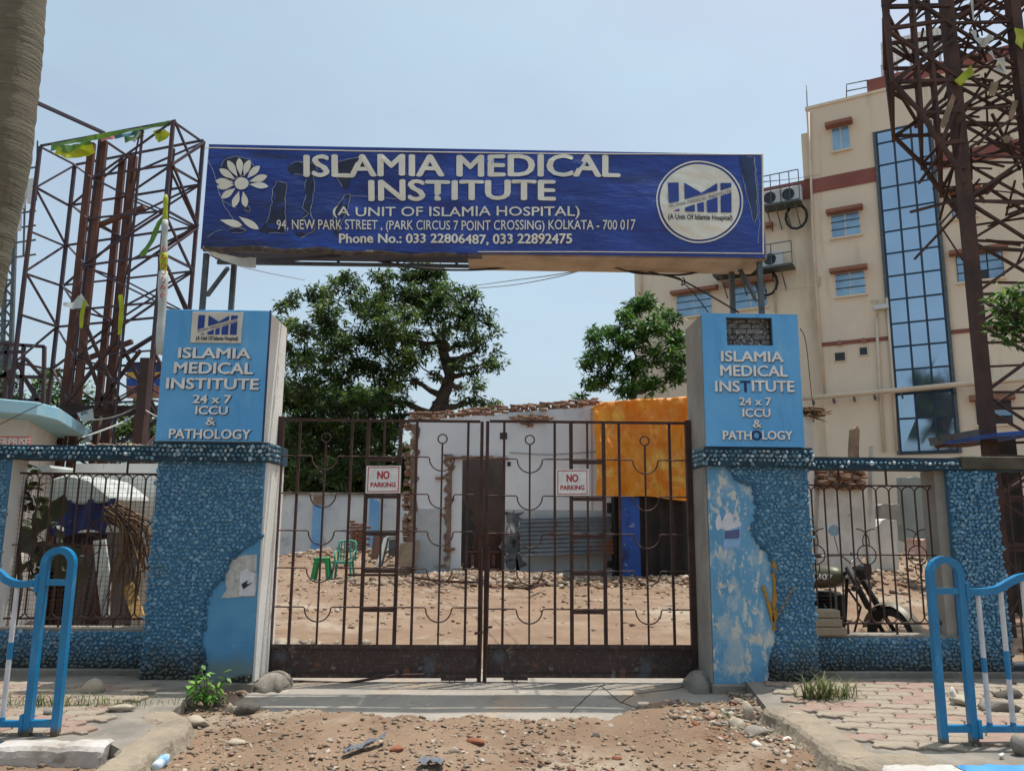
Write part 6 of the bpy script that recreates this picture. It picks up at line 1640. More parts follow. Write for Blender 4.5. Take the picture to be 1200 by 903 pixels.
# air conditioner galleries on the left part
def gallery(x0, y0, x1, y1, nunit, label, railtop, off=-0.5):
    tA, zA = fac(x0, y0, off + 1); tB, zB = fac(x1, y1, off + 1)
    z = (zA + zB) / 2
    g = thing('air_conditioner_gallery', label, 'platform', FT(Vector(((tA + tB) / 2, off + .5, z))), 'steel galleries for air conditioners')
    mb = MB(FT); mb.box(tA, tB, off + 0.05, off + 1.0, z - 0.1, z); part('deck', mb, m_steelpaint, g)
    zt2 = z + railtop
    for d_ in (off + .97,):
        for zz in (zt2, z + railtop * .5): mb = MB(FT); mb.box(tA, tB, d_ - .02, d_ + .02, zz - .02, zz + .02); part('guard_rail', mb, m_steelpaint, g)
        n = 4
        for k in range(n + 1): t_ = tA + (tB - tA) * k / n; mb = MB(FT); mb.box(t_ - .02, t_ + .02, d_ - .021, d_ + .021, z, zt2); part('rail_post', mb, m_steelpaint, g)
    for k in range(4):
        t_ = tA + (tB - tA) * (k + .4) / 4; mb = MB(); mb.beam(FT(Vector((t_, off + .9, z - .1))), FT(Vector((t_ + .1, off + .05, z - 1.1))), .05); part('strut', mb, m_steelpaint, g)
    for k in range(nunit):
        t_ = tA + (tB - tA) * (k + .5) / nunit
        u = thing('air_conditioner', ['pale outdoor cooling unit at the left of its gallery', 'pale outdoor cooling unit at the right of its gallery'][k % 2] + (' near the roof' if railtop > 1.2 else ' below the roofline'), 'air conditioner', FT(Vector((t_, off + .5, z + .02))), 'outdoor cooling units on the hospital wall')
        mb = MB(FT); mb.box(t_ - .5, t_ + .5, off + .3, off + .7, z + .03, z + .8); part('casing', mb, m_grille, u, bevel=.02)
        mb = MB(FT); mb.tube([(t_ - .12, off + .7, z + .42), (t_ - .12, off + .72, z + .42)], .3, 16); part('fan_grille', mb, m_glassdark, u)
    mb = MB(); a = (tA + tB) / 2 + .6; P = [FT(Vector((a + .5 * math.cos(k * .5 + 2.2), off + .4, z - .7 + .62 * math.sin(k * .5 + 2.2)))) for k in range(11)]; mb.tube(P, .07, 6); part('cable_loop', mb, m_cable, g, smooth=True)
gallery(893, 240, 937, 232, 2, 'upper steel gallery of air conditioners just under the maroon parapet', 1.5)
gallery(835, 325, 928, 303, 2, 'lower steel gallery of air conditioners behind the right end of the banner', 1.1)

# ================================================================== LEFT LATTICE HOARDING TOWER
def members(t, L, m, w, name='lattice_bar'):
    for q in L:
        jv = Vector([random.gauss(0, .005) for _ in range(3)]); a, b_ = q[0] + jv, q[1] + jv; ww = (q[2] if len(q) > 2 else w) * random.uniform(.85, 1.12)
        mb = MB(); mb.beam(a, b_, ww, ww); part(name, mb, m, t)
B_ = at(203, 142, 12.0); zt_ = B_.z
A_ = onz(47, 172, zt_); C_ = onz(238, 167, zt_); D_ = A_ + C_ - B_
tw = thing('hoarding_tower', 'left rusty lattice tower of an old hoarding with torn yellow flex along its top', 'tower', ((A_.x + C_.x) / 2, (A_.y + C_.y) / 2, 0), 'rusty hoarding towers')
def dn_(p, z): return Vector((p.x, p.y, z))
lev = [zt_ - 0.78 * k for k in range(9)]; zb0 = lev[-1]
L = []
for p in (A_, B_, C_, D_): mb = MB(); mb.beam(dn_(p, -.1), p, 0.055); part('corner_post', mb, m_rustangle, tw)
mAB = A_.lerp(B_, .45); mDC = D_.lerp(C_, .45); m2 = A_.lerp(B_, .78); m3 = D_.lerp(C_, .78)
for p in (mAB, mDC, m2, m3): L.append((dn_(p, zb0), p, 0.045))
for i, z in enumerate(lev):
    for a, b_ in ((A_, B_), (B_, C_), (C_, D_), (D_, A_)):
        if a is A_ and i: 
            L.append((dn_(mAB, z), dn_(b_, z), .035)); continue
        L.append((dn_(a, z), dn_(b_, z), .04))
    L.append((dn_(mAB, z), dn_(mDC, z), .035))
    if i < len(lev) - 1:
        z2 = lev[i + 1]
        for a, b_, w_ in ((A_, D_, .035), (D_, mDC, .035), (mDC, C_, .035), (mAB, B_, .035), (B_, C_, .04)):
            L.append((dn_(a, z if i % 2 else z2), dn_(b_, z2 if i % 2 else z), w_))
        L.append((dn_(D_, z), dn_(mAB, z2), .035)); L.append((dn_(C_, z), dn_(m2, z2), .035)); L.append((dn_(m3, z2), dn_(B_, z), .035)); L.append((dn_(m2, z), dn_(mDC, z2), .03))
        L.append((dn_(mDC, z2), dn_(C_, z), .03)); L.append((dn_(C_, z2), dn_(B_, z), .04))
L = [(q[0] + Vector((random.gauss(0, .02), 0, random.gauss(0, .02))), q[1] + Vector((random.gauss(0, .02), 0, random.gauss(0, .02))), q[2] * .82) for q in L]
members(tw, L[:240], m_rustangle, .04)
PIP = [(108, 168, 12.9), (122, 166, 12.6), (144, 187, 13.4), (157, 183, 13.1)]
for x, y, yy in PIP:
    p = at(x, y, yy); mb = MB(); mb.box(p.x - .055, p.x + .055, p.y - .04, p.y + .04, -0.1, p.z); part('main_column', mb, m_rustpipe, tw)
for z_ in (lev[2], lev[5]):
    mb = MB(); p, q = at(100, 290, 12.7), at(165, 290, 12.5); mb.beam((p.x, p.y, z_ - .1), (q.x, q.y, z_ + .25), 0.07); part('tie_bar', mb, m_rustpipe, tw)
zz = at(110, 482, 12.6).z; p, q = at(70, 482, 12.5), at(182, 482, 12.5)
mb = MB(); mb.box(p.x, q.x, 12.42, 12.55, zz - .08, zz + .08); part('cross_beam', mb, m_rusttower, tw)
for (x0, y0, x1, y1) in ((100, 380, 140, 470), (135, 400, 75, 475), (140, 400, 190, 495), (165, 410, 110, 480), (96, 400, 125, 480)):
    mb = MB(); mb.beam(at(x0, y0, 12.3), at(x1, y1, 12.3), .05); part('brace', mb, m_rusttower, tw)
p = at(172, 420, 11.8); mb = MB(); mb.box(p.x - .07, p.x + .07, 11.73, 11.87, -.1, p.z); part('short_post', mb, m_rusttower, tw)
mb = MB(); mb.beam(at(40, 119, 11.2), at(122, 156, 12.5), .05); part('stay_bar', mb, m_rustangle, tw)
# torn flex on top edge
strip([(60, 171), (85, 166), (112, 161), (140, 155), (170, 150), (202, 143)], (.10, .05), m_greenflex, 'torn_flex', tw, 12.6, -.6, .5)
for (pts, w, m) in (([(60, 170), (80, 172), (95, 172), (108, 168)], .16, m_greenflex), ([(66, 174), (82, 180), (96, 176), (110, 172)], .16, m_yellow), ([(118, 160), (134, 158)], .14, m_pinkred), ([(134, 158), (152, 156), (168, 150)], .1, mat('teal_flex', C3(60, 110, 130), C3(50, 90, 100), 5, .6)),
                    ([(146, 162), (158, 160), (166, 154)], .12, m_greenflex), ([(156, 164), (162, 156), (168, 148)], .07, m_whiteflex), ([(184, 150), (188, 162), (196, 152)], .13, m_yellow), ([(196, 143), (204, 141)], .12, m_yellow), ([(168, 149), (184, 146), (196, 143)], .06, m_whiteflex)):
    strip([(x, y + 2) for x, y in pts], w, m, 'torn_flex', tw, 12.0 + (203 - pts[0][0]) * .0055, 0, .5)
strip([(166, 300), (178, 282), (186, 262), (195, 250)], (.12, .04), m_greenflex, 'torn_flex', tw, 12.2, 0, .4)
strip([(141, 345), (143, 362), (140, 392)], .07, m_yellow, 'torn_flex', tw, 12.2, 0, .3)
strip([(100, 352), (96, 368), (95, 384)], .06, m_yellow, 'torn_flex', tw, 12.3, 0, .3)
strip([(74, 356), (86, 358), (100, 351)], (.05, .22), m_whiteflex, 'torn_flex', tw, 12.3, 0, .4)
# vertical rolled flex with red print
fl = thing('rolled_flex_banner', 'tall rolled strip of white and yellow flex with red print beside the left blue box', 'banner', at(190, 416, 11.0))
for ya, yb2, m, w in ((228, 262, m_yellow, .07), (258, 300, m_whiteflex, .09), (296, 340, m_yellow, .11), (318, 415, m_whiteflex, .13)):
    mb = MB(); x = lambda y: 194.5 - (y - 228) * .032
    P = [at(x(ya + (yb2 - ya) * k / 6), ya + (yb2 - ya) * k / 6, 11.0 + .01 * (w > .1)) for k in range(7)]; mb.tube(P, [w / 2 * (1 + .15 * math.sin(k * 1.7)) * (0.5 if k == 0 and ya == 228 else 1) for k in range(7)], 7); part('flex_roll', mb, m, fl, smooth=True)
for k in range(7):
    y = 292 + k * 9; mb = MB(); c = at(192.5 - k * .3, y, 10.92); mb.tube([c + Vector((.03 * math.cos(a), 0, .035 * math.sin(a))) for a in np.linspace(.5 + k, 5 + k, 7)], .008, 4); part('red_print', mb, m_redink, fl)

# small dark frame behind, telecom mast, blue and yellow hoarding
sf = thing('steel_frame', 'small dark steel frame standing behind the white kiosk at far left', 'frame', at(25, 520, 15))
for a, b_ in (((-12, 402), (52, 406)), ((-12, 440), (48, 442)), ((28, 403), (21, 520)), ((52, 406), (50, 520)), ((8, 404), (4, 520)), ((-12, 450), (28, 425)), ((30, 420), (50, 442)), ((30, 445), (45, 470)), ((-12, 414), (26, 412)), ((10, 470), (48, 468))):
    mb = MB(); mb.beam(at(*a, 15), at(*b_, 15), .06); part('bar', mb, m_rustangle, sf)
tm_ = thing('telecom_mast', 'distant telecom mast with pale antenna panels behind the leaning trunk', 'mast', at(8, 560, 32))
for x in (-4, 6, 16):
    mb = MB(); mb.beam(at(x + (6 if x > 0 else 10), 140, 32), at(x - 8, 560, 32), .14); part('leg', mb, m_steelpaint, tm_)
for k in range(16):
    y = 160 + k * 24; o_ = (y - 140) * .04
    mb = MB(); mb.beam(at(6 - o_, y, 32), at(22 - o_, y + 20, 32), .07); mb.beam(at(22 - o_, y, 32), at(6 - o_, y + 20, 32), .07); mb.beam(at(4 - o_, y, 32), at(22 - o_, y, 32), .07); part('lattice', mb, m_steelpaint, tm_)
for x, y0, y1, w in ((27, 205, 245, .28), (38, 210, 238, .26), (33, 170, 232, .12), (23, 214, 270, .2), (15, 262, 274, .3), (36, 245, 285, .08), (44, 165, 235, .06), (29, 240, 300, .07)):
    mb = MB(); p, q = at(x, y0, 31.5), at(x - 1.5, y1, 31.5); mb.beam(p, q, w, w * .6); part('antenna_panel', mb, m_grille if w > .1 else m_steelpaint, tm_)
for k in range(7):
    y = 200 + k * 17; mb = MB(); mb.beam(at(14, y, 31.7), at(42, y - 4, 31.7), .06); part('antenna_arm', mb, m_steelpaint, tm_)
hd = thing('roadside_hoarding', 'distant blue and yellow hoarding glimpsed behind the lattice tower', 'sign', at(170, 470, 40))
for y0, y1, m in ((424, 436, m_letteredge), (436, 443, mat('hoarding_yellow', C3(200, 160, 60), C3(180, 140, 60), 2, .6)), (443, 452, m_bluedoor), (452, 466, m_brick if False else m_hood)):
    mb = MB(); mb.prism([(at(x, y, 40).x, at(x, y, 40).z) for x, y in ((148, y0), (192, y0), (192, y1), (148, y1))], 40, 40.2); part('board_band', mb, m, hd)
mb = MB(); p = at(160, 466, 40.3); mb.box(p.x - .15, p.x + .15, 40.25, 40.5, 0, p.z); part('post', mb, m_steelpaint, hd)

# ================================================================== RIGHT LATTICE TOWER
rt = thing('hoarding_tower', 'right dark rusty lattice tower with cantilevered frame and hanging scraps', 'tower', (at(1150, 500, 11).x, 11.5, 0), 'rusty hoarding towers')
Y0, Y1 = 11.0, 12.7
leg1 = at(1128, 200, Y0).x; leg2 = at(1190, 200, Y0).x; leg1b = leg1 + .12; ztop = 12.5
for x, y, w in ((leg1, Y0, .16), (leg1 + .22, Y0 + .3, .11), (leg2 + .25, Y0, .16), (leg1 * Y1 / Y0 - .05, Y1, .12), ((leg2 + .2) * Y1 / Y0, Y1, .12)):
    mb = MB(); mb.box(x - w / 2, x + w / 2, y - w / 2, y + w / 2, -.1, ztop); part('main_column', mb, m_rusttower, rt)
L = []; X2 = leg2 + .25
for k in range(15):
    z = 1.2 + k * .75
    for y in (Y0, Y1):
        g_ = y / Y0
        L += [((leg1 * g_, y, z), (X2 * g_, y, z + random.uniform(-.08, .08)), .04)]
        L += [((leg1 * g_, y, z), (X2 * g_, y, z + .75), .045)] if (k % 2 or k > 7) else []
        L += [((X2 * g_, y, z), (leg1 * g_, y, z + .75), .04)] if (not k % 2 or k > 7) else []
    L += [((leg1, Y0, z), (leg1 * Y1 / Y0, Y1, z + (.75 if k % 2 else 0)), .04), ((X2, Y0, z), (X2 * Y1 / Y0, Y1, z + .4), .04)]
# cantilever: bottom chord from the leg outwards and up, then vertical edge
nodes = [(1130, 215), (1123, 198), (1102, 169), (1080, 133), (1046, 96), (1036, 8), (1034, -60)]
for y, dx in ((10.9, 0), (12.6, 48)):
    NP = [at(a, b_, 10.9) for a, b_ in nodes]
    kx = 1 + (y - 10.9) / 10.9 * .93; NP = [Vector((p.x * kx, y, p.z)) for p in NP]; leg1y = leg1 * kx
    for a, b_ in zip(NP, NP[1:]): L.append((a, b_, .055))
    for i, p in enumerate(NP[1:6]):
        L.append((p, Vector((leg1y, y, p.z + .05)), .055)); L.append((p, Vector((leg1y, y, p.z + .75)), .05)); 0
        L.append((p, Vector((p.x + .05, y, ztop)), .045)) if i in (1, 2, 3) else None
    for z_ in (NP[4].z + .9, NP[4].z + 1.8): L.append((Vector((NP[5].x, y, z_)), Vector((leg1y, y, z_ + .2)), .06)); L.append((Vector((NP[5].x, y, z_)), Vector((leg1y, y, z_ - .8)), .05)); L.append((Vector((leg1y, y, z_)), Vector((NP[5].x + .1, y, z_ - .9)), .05))
for a, b_ in nodes[1:6]:
    p = at(a, b_, 10.9); L.append((Vector((p.x, 10.9, p.z)), Vector((p.x * 1.162, 12.8, p.z)), .05)); L.append((Vector((p.x, 10.9, p.z)), Vector((p.x * 1.162 + .5, 12.8, p.z + .3)), .045))
for k in range(120):
    x = random.uniform(leg1 + .3, X2 + .9); z = random.uniform(6.3, 11); y = random.uniform(10.9, 12.8)
    L.append((Vector((x, y, z)), Vector((max(leg1 + .15, x + random.uniform(-.8, .8)), random.uniform(10.9, 12.8), z + random.uniform(-.7, .7))), random.uniform(.02, .045)))
members(rt, [(Vector(q[0]), Vector(q[1]), q[2]) for q in L if q][:298], m_rusttower, .05)
for pts, w, m in (([(1140, 36), (1144, 46), (1154, 50), (1162, 42)], .12, m_whiteflex), ([(1122, 98), (1130, 90), (1140, 82)], .13, m_yellow), ([(1196, 34), (1194, 54)], .22, m_yellow), ([(1172, 68), (1176, 80), (1170, 84)], .16, m_whiteflex), ([(1160, 60), (1166, 70)], .08, m_whiteflex), ([(1138, -5), (1141, 24)], .06, m_whiteflex), ([(1162, 112), (1166, 96)], .1, m_leafdry if False else m_wood), ([(1184, 140), (1190, 118)], .07, m_wood), ([(1176, 165), (1184, 160)], .12, m_wood), ([(1104, 150), (1112, 128), (1118, 112)], .08, m_wood)):
    strip(pts, w, m, 'hanging_scrap', rt, 10.8, 0, .6)
rm = thing('roof_ledge', 'small weathered grey roof ledge sticking out left of the right tower column', 'roof', at(1150, 520, 13))
mb = MB(); mb.prism([(at(x, y, 13).x, at(x, y, 13).z) for x, y in ((1133, 505), (1164, 500), (1166, 511), (1136, 515))], 13, 14.2); part('roof_sheet', mb, m_corr, rm)
mb = MB(); mb.prism([(at(x, y, 13.1).x, at(x, y, 13.1).z) for x, y in ((1136, 515), (1180, 511), (1180, 517), (1160, 518), (1150, 517), (1140, 519))], 13.1, 14.2); part('batten_edge', mb, m_wooddark, rm)
mb = MB(); mb.box(at(1176, 515, 13.5).x, at(1186, 515, 13.5).x, 13.4, 13.8, 0, at(1176, 513, 13.5).z); part('support', mb, m_dark, rm)
mb = MB(); mb.prism([(at(x, y, 10.4).x, at(x, y, 10.4).z) for x, y in ((1166, 507), (1240, 501), (1240, 507), (1168, 511))], 10.4, 11.6); solo('blue_awning', mb, m_bluedoor, 'edge of a bright blue awning at the far right above the mossy coping', 'awning')

# ================================================================== TREES AND PLANTS
def leaf_t(w=0.28, droop=0.25):
    V = np.array([[0, 0, 0], [0.45, w, -droop * .2], [1, 0, -droop], [0.45, -w, -droop * .2]]); return V, np.array([[0, 1, 2, 3]])
LEAF = [leaf_t(0.16, .2), leaf_t(.2, .4), leaf_t(.14, .1)]
def leaf_cloud(centres, radii, n_per, size, name, m, parent, kind=None, flat=0.8):
    P, S, RV = [], [], []
    for (c, r) in zip(centres, radii):
        n = int(n_per * (r / 0.35) ** 2)
        d = RNG.normal(size=(n, 3)); d /= np.linalg.norm(d, axis=1)[:, None]; d[:, 2] *= flat
        rr = r * RNG.uniform(.35, 1, n) ** .6
        P.append(np.array(c) + d * rr[:, None]); S.append(size * RNG.uniform(.45, 1.4, n))
        RV.append(np.clip(0.32 + 0.22 * RNG.normal() + .25 * RNG.normal(size=n) , 0, 1))
    P = np.concatenate(P); S = np.concatenate(S); RV = np.concatenate(RV)
    return scatter(name, LEAF, P, S, rots(len(P), 0.9, 3.14), m, parent, kind=kind, rnd=RV)
def tree(name, label, base, trunk, clumps, m, size=0.24, n_per=34, tr=0.3, group=None, sub=1.0, cat='tree'):
    t = thing(name, label, cat, base, group)
    T_ = [Vector(base)] + [Vector(p) for p in trunk]
    mb = MB(); Q = []; rr = []
    for i in range(len(T_) - 1):
        for k in range(4): Q.append(T_[i].lerp(T_[i + 1], k / 4) + Vector((.05 * fbm(i, k, 2), 0, 0))); rr.append(tr * (1 - .55 * (i + k / 4) / (len(T_) - 1)))
    Q.append(T_[-1]); rr.append(tr * .42); mb.tube(Q, rr, 9); part('trunk', mb, m_bark, t, smooth=True)
    nodes = [(q, r) for q, r in zip(Q[len(Q) // 2:], rr[len(Q) // 2:])]
    cs = sorted(clumps, key=lambda c: (Vector(c[0]) - T_[-1]).length)
    centres, radii = [], []
    mb = MB()
    for c, r in cs:
        c = Vector(c)
        a, ar = min(nodes, key=lambda n_: (n_[0] - c).length + max(0, n_[0].z - c.z) * .8 - n_[1] * 2)
        mid = a.lerp(c, .5) + Vector((random.uniform(-.2, .2), random.uniform(-.2, .2), -.12 * (a - c).length + .1)) * min(1, (a - c).length)
        seg = [a, a.lerp(mid, .5) + Vector((0, 0, -.03)), mid, mid.lerp(c, .5) + Vector((random.uniform(-.1, .1), 0, .05)), c]
        r0 = max(.03, ar * .6); r1 = max(.02, r0 * .45)
        mb.tube(seg, [r0 + (r1 - r0) * k / 4 for k in range(5)], 6)
        nodes += [(mid, (r0 + r1) / 2), (c, r1)]
        ns = max(3, int((r / .42) ** 2 * 5.2 * sub))
        for k in range(ns):
            d = Vector(RNG.normal(size=3)); d.normalize(); d.z = d.z * .75 + .12
            p = c + d * r * random.uniform(.45, 1.0); rad = random.uniform(.2, .36) * (size / .24) ** .5
            centres.append(p[:]); radii.append(rad)
            if k % 2 == 0: mb.tube([c.lerp(mid, .3), c.lerp(p, .6) + Vector((0, 0, -.05)), p], [r1 * .7, .014, .007], 4)
    part('limbs', mb, m_bark, t, smooth=True)
    leaf_cloud(centres, radii, n_per, size, 'crown', m, t)
    return t
def cl(L, Y, dy=1.6, sc=None):
    out = []
    for x, y, r in L:
        yy = Y + random.uniform(-dy, dy); out.append((at(x, y, yy)[:], r / 900 * yy))
    return out
# big spreading mango tree behind the yard
TY = 31.0
base = at(505, 640, TY); base.z = 0
trunk = [at(505, 560, TY), at(503, 500, TY), at(518, 470, TY), at(527, 440, TY), at(516, 400, TY)]
c1 = [(448, 385, 20), (462, 410, 20), (470, 432, 16), (440, 365, 20), (476, 372, 18), (490, 345, 20), (486, 392, 14), (455, 470, 18), (440, 500, 20), (470, 452, 12), (335, 385, 16), (338, 410, 16), (512, 345, 18), (480, 322, 22), (450, 332, 18), (508, 330, 24), (398, 332, 22), (372, 345, 18), (345, 352, 14), (330, 362, 10), (385, 372, 26), (352, 390, 20), (430, 355, 26), (468, 352, 22), (500, 358, 20), (352, 420, 24), (382, 405, 28), (415, 395, 28), (350, 455, 26), (385, 445, 28), (420, 430, 28), (445, 400, 26), (452, 445, 22),
      (360, 490, 26), (395, 485, 26), (430, 475, 24), (460, 385, 20), (345, 520, 26), (380, 520, 28), (415, 520, 26), (355, 555, 24), (395, 555, 26), (430, 550, 24), (450, 510, 18), (480, 400, 14), (500, 375, 16), (518, 352, 18), (524, 372, 14), (538, 362, 14), (536, 382, 14), (552, 388, 12), (558, 412, 12), (546, 420, 11), (574, 432, 8), (535, 432, 8), (508, 392, 12), (562, 452, 9), (512, 440, 7), (535, 345, 16), (552, 350, 14), (566, 368, 12), (545, 375, 18), (575, 385, 10), (560, 400, 14), (580, 410, 9), (540, 405, 12), (585, 430, 7), (570, 425, 8), (555, 438, 12), (482, 422, 16), (498, 410, 12), (520, 395, 12), (540, 455, 9), (520, 470, 8), (565, 470, 12), (575, 475, 7), (548, 472, 8), (470, 470, 12), (465, 490, 12), (484, 445, 7), (525, 425, 9), (474, 500, 10)]
tree('mango_tree', 'large spreading dark green tree with bare twisting limbs behind the left gate leaf', base, trunk, cl(c1, TY, 1.8), m_leafA, 0.22, 84, .42)
b0 = at(400, 640, 37); b0.z = 0
tree('background_tree', 'dense dark tree mass above the back boundary wall behind the left gate leaf', b0, [at(400, 590, 37), at(400, 540, 37)], cl([(x, y, 24) for x in range(325, 490, 24) for y in (470, 505, 540, 568) if not (x > 455 and y < 520)], 37, 1.2), m_leafA, .3, 60, .3)
# tree in front of the hospital wall
TY = 33.0; base = at(742, 640, TY); base.z = 0
c2 = [(745, 362, 16), (760, 352, 12), (735, 372, 14), (780, 368, 13), (790, 372, 9), (765, 385, 20), (738, 400, 20), (715, 392, 13), (700, 390, 10), (693, 395, 9), (700, 412, 14), (690, 425, 11), (715, 425, 18), (745, 430, 20), (775, 415, 18), (790, 400, 12), (785, 440, 14), (800, 420, 11), (702, 445, 16), (730, 455, 18), (760, 455, 16), (690, 452, 9), (683, 464, 7), (790, 395, 8), (798, 440, 8)]
tree('leafy_tree', 'bushy bright green tree in front of the beige hospital wall, above the tarpaulin', base, [at(742, 560, TY), at(742, 470, TY), at(744, 430, TY)], cl(c2, TY, 1.2), m_leafB, 0.27, 72, .25)
# trees low behind the left tower
TY = 27.0
for i, (bx_, L_, lb, mm) in enumerate(((115, [(60, 470, 16), (85, 460, 18), (75, 490, 18), (105, 480, 16), (120, 500, 14), (50, 450, 10), (42, 490, 12), (90, 505, 16), (60, 440, 9)], 'mixed green tree rising behind the small kiosk and the lattice tower', m_leafB),
                                      (165, [(150, 490, 16), (165, 500, 18), (175, 480, 12), (140, 510, 16), (180, 510, 14), (160, 470, 10), (150, 530, 18), (180, 535, 16)], 'dark green tree between the lattice tower and the left blue box', m_leafA),
                                      (8, [(10, 445, 14), (0, 470, 14), (20, 465, 10), (-20, 450, 18)], 'bright leafed tree at the far left edge above the kiosk roof', m_leafB))):
    b0 = at(bx_, 640, TY + i); b0.z = 0
    tree('background_tree', lb, b0, [at(bx_, 560, TY + i), at(bx_, 510, TY + i)], cl(L_, TY + i, .8), mm, .24, 70, .16, 'trees behind the left hoarding tower')
# near twigs at right edge
b0 = at(1230, 560, 9.6); b0.z = 0
tree('young_tree', 'young tree with bright green leaves reaching in at the right edge', b0, [at(1225, 500, 9.6), at(1212, 420, 9.6), at(1205, 380, 9.5)], cl([(1190, 345, 9), (1180, 365, 8), (1195, 372, 12), (1178, 388, 7), (1196, 395, 9), (1204, 350, 12)], 9.5, .1), m_leafB, .13, 60, .04, sub=2.6)
# leaning grey trunk, upper left
pts = [onz(-150, 1100, 0)] ; 
PT = [at(-84, 640, 6.2), at(-48, 470, 6.2), at(-24, 330, 6.2), at(4, 190, 6.2), at(22, 60, 6.2), at(31, -40, 6.2), at(38, -150, 6.2)]
p0 = PT[0].copy(); p0.z = 0.0; p0.x -= .12
palm = thing('palm_trunk', 'smooth grey ringed trunk leaning past the upper left corner', 'tree', p0)
mb = MB(); Q = []; rr = []
AL = [p0] + PT
for i in range(len(AL) - 1):
    for k in range(14):
        q = AL[i].lerp(AL[i + 1], k / 14); Q.append(q); rr.append(.155 + .045 * max(0, 1 - abs(q.z - 4.6) / 2.4) + .0045 * math.sin(q.z * 46 + 2 * math.sin(q.z * 5)) + .003 * fbm(q.z * 6, 1, 2))
mb.tube(Q, rr, 24); part('trunk', mb, mat('palm_bark', C3(112, 106, 88), C3(98, 92, 74), 2.0, .9, bump=.8, bscale=6, bst=(.6, .6, 6), bdist=.03, layers=[(C3(80, 74, 58), 2.2, .52, .66, (.5, .5, 9)), (C3(140, 136, 120), 3, .58, .70, (.6, .6, 12))]), palm, smooth=True)
mb = MB(); p = AL[-1]
mb.tube([p, p + Vector((.02, 0, 1.2))], [.17, .12], 12); part('crownshaft', mb, mat('crownshaft_green', C3(92, 120, 66), C3(80, 108, 56), 3, .5), palm, smooth=True)

# the far side of the road, seen only as reflections in the mirrored glass
def sph(L_): return [((x, y, z), r) for x, y, z, r in L_]
tree('roadside_tree', 'dark tree reflected in the lower left panes of the mirrored glass', Vector((-9.5, -13, 0)), [(-9.5, -13, 5), (-9.2, -13, 9), (-9, -13, 12)],
     sph([(-9, -13, 14.5, 1.5), (-10.2, -13, 13.2, 1.5), (-7.8, -12.6, 13, 1.4), (-9.2, -13.8, 11.6, 1.6), (-11, -13, 11, 1.4), (-7.6, -13, 10.6, 1.2), (-9, -12.6, 16, 1.1)]), m_leafA, .34, 50, .25)
oh = thing('roadside_house', 'plain low house across the road, seen reflected in the mirrored glass', 'house', (-14, -24, 0))
mb = MB(); mb.box(-30, 4, -30, -22, 0, 7.2); mb.box(-20, -9, -30, -22.5, 7.2, 9.6); part('wall', mb, m_greyside, oh)
for k in range(9):
    for z_ in (1.2, 4.4): mb = MB(); mb.box(-28 + k * 3.6, -26.6 + k * 3.6, -22.03, -21.97, z_, z_ + 1.5); part('window', mb, m_glassdark, oh)
# weeds, plant, dry fronds
def tuft(label, px, py, n, h, spread, z0, m, cat='weeds', name='grass_tuft', wdt=0.035, Yv=None):
    c = onz(px, py, z0) if Yv is None else at(px, py, Yv); V = np.array([[0, wdt, 0], [0, -wdt, 0], [.5, -wdt * .8, .55], [.5, wdt * .8, .55], [1.0, 0, .8]]); F1 = np.array([[0, 1, 2, 3], [3, 2, 4, 4]])
    V = np.array([[0, wdt, 0], [0, -wdt, 0], [.35, -wdt, .6], [.35, wdt, .6], [.9, wdt * .2, .85], [.9, -wdt * .2, .85]]); F1 = np.array([[0, 1, 2, 3], [3, 2, 5, 4]])
    P = [(c.x + random.gauss(0, spread), c.y + random.gauss(0, .04), c.z) for _ in range(n)]
    o = scatter(name, [(V, F1)], P, np.array([h * random.uniform(.5, 1.2) for _ in range(n)]), rots(n, .25, 3.14), m)
    return tag(o, label, cat, kind='stuff')
m_dull = mat('dusty_grass', None, rough=.8, rnd=[C3(74, 84, 50), C3(104, 112, 66), C3(136, 138, 90)], transl=.3)
tuft('low weeds along the foot of the left wing wall', 140, 826, 130, .07, .25, PZ, m_dull)
tuft('patchy weeds at the foot of the wall behind the left railing', 40, 826, 160, .10, .3, PZ, m_leafA)
tuft('dark weeds growing at the foot of the right pillar corner', 965, 818, 130, .17, .09, PZ, m_dull)
tuft('thin weeds beside the dark tuft on the right pavement', 985, 815, 70, .12, .10, PZ, m_dull)
tuft('small green weed between the stones by the right pillar', 848, 842, 50, .07, .05, 0, m_leafB)
pl = thing('leafy_plant', 'bright green leafy plant growing at the base of the left pillar', 'plant', onz(243, 832, 0.02))
c = ORG[pl.name]; mb = MB()
LP, LS = [], []
for k in range(14):
    a = random.uniform(0, 6.28); tip = c + Vector((.16 * math.cos(a), .06 * math.sin(a) - .03, random.uniform(.1, .34))); mb.tube([c, c.lerp(tip, .5) + Vector((0, 0, .04)), tip], .004, 4)
    for j in range(7): q = c.lerp(tip, .35 + .65 * j / 6); LP.append((q.x + random.gauss(0, .01), q.y + random.gauss(0, .01), q.z + .02)); LS.append(random.uniform(.05, .10))
part('stem', mb, mat('green_stem', C3(90, 110, 60), None), pl)
scatter('leaf_sprays', [leaf_t(.25, .3)], LP, np.array(LS), rots(len(LP), .6, 3.14), mat('fresh_leaves', None, rough=.5, rnd=[C3(70, 120, 50), C3(104, 156, 60), C3(140, 184, 80)], transl=.3), pl, kind=None)
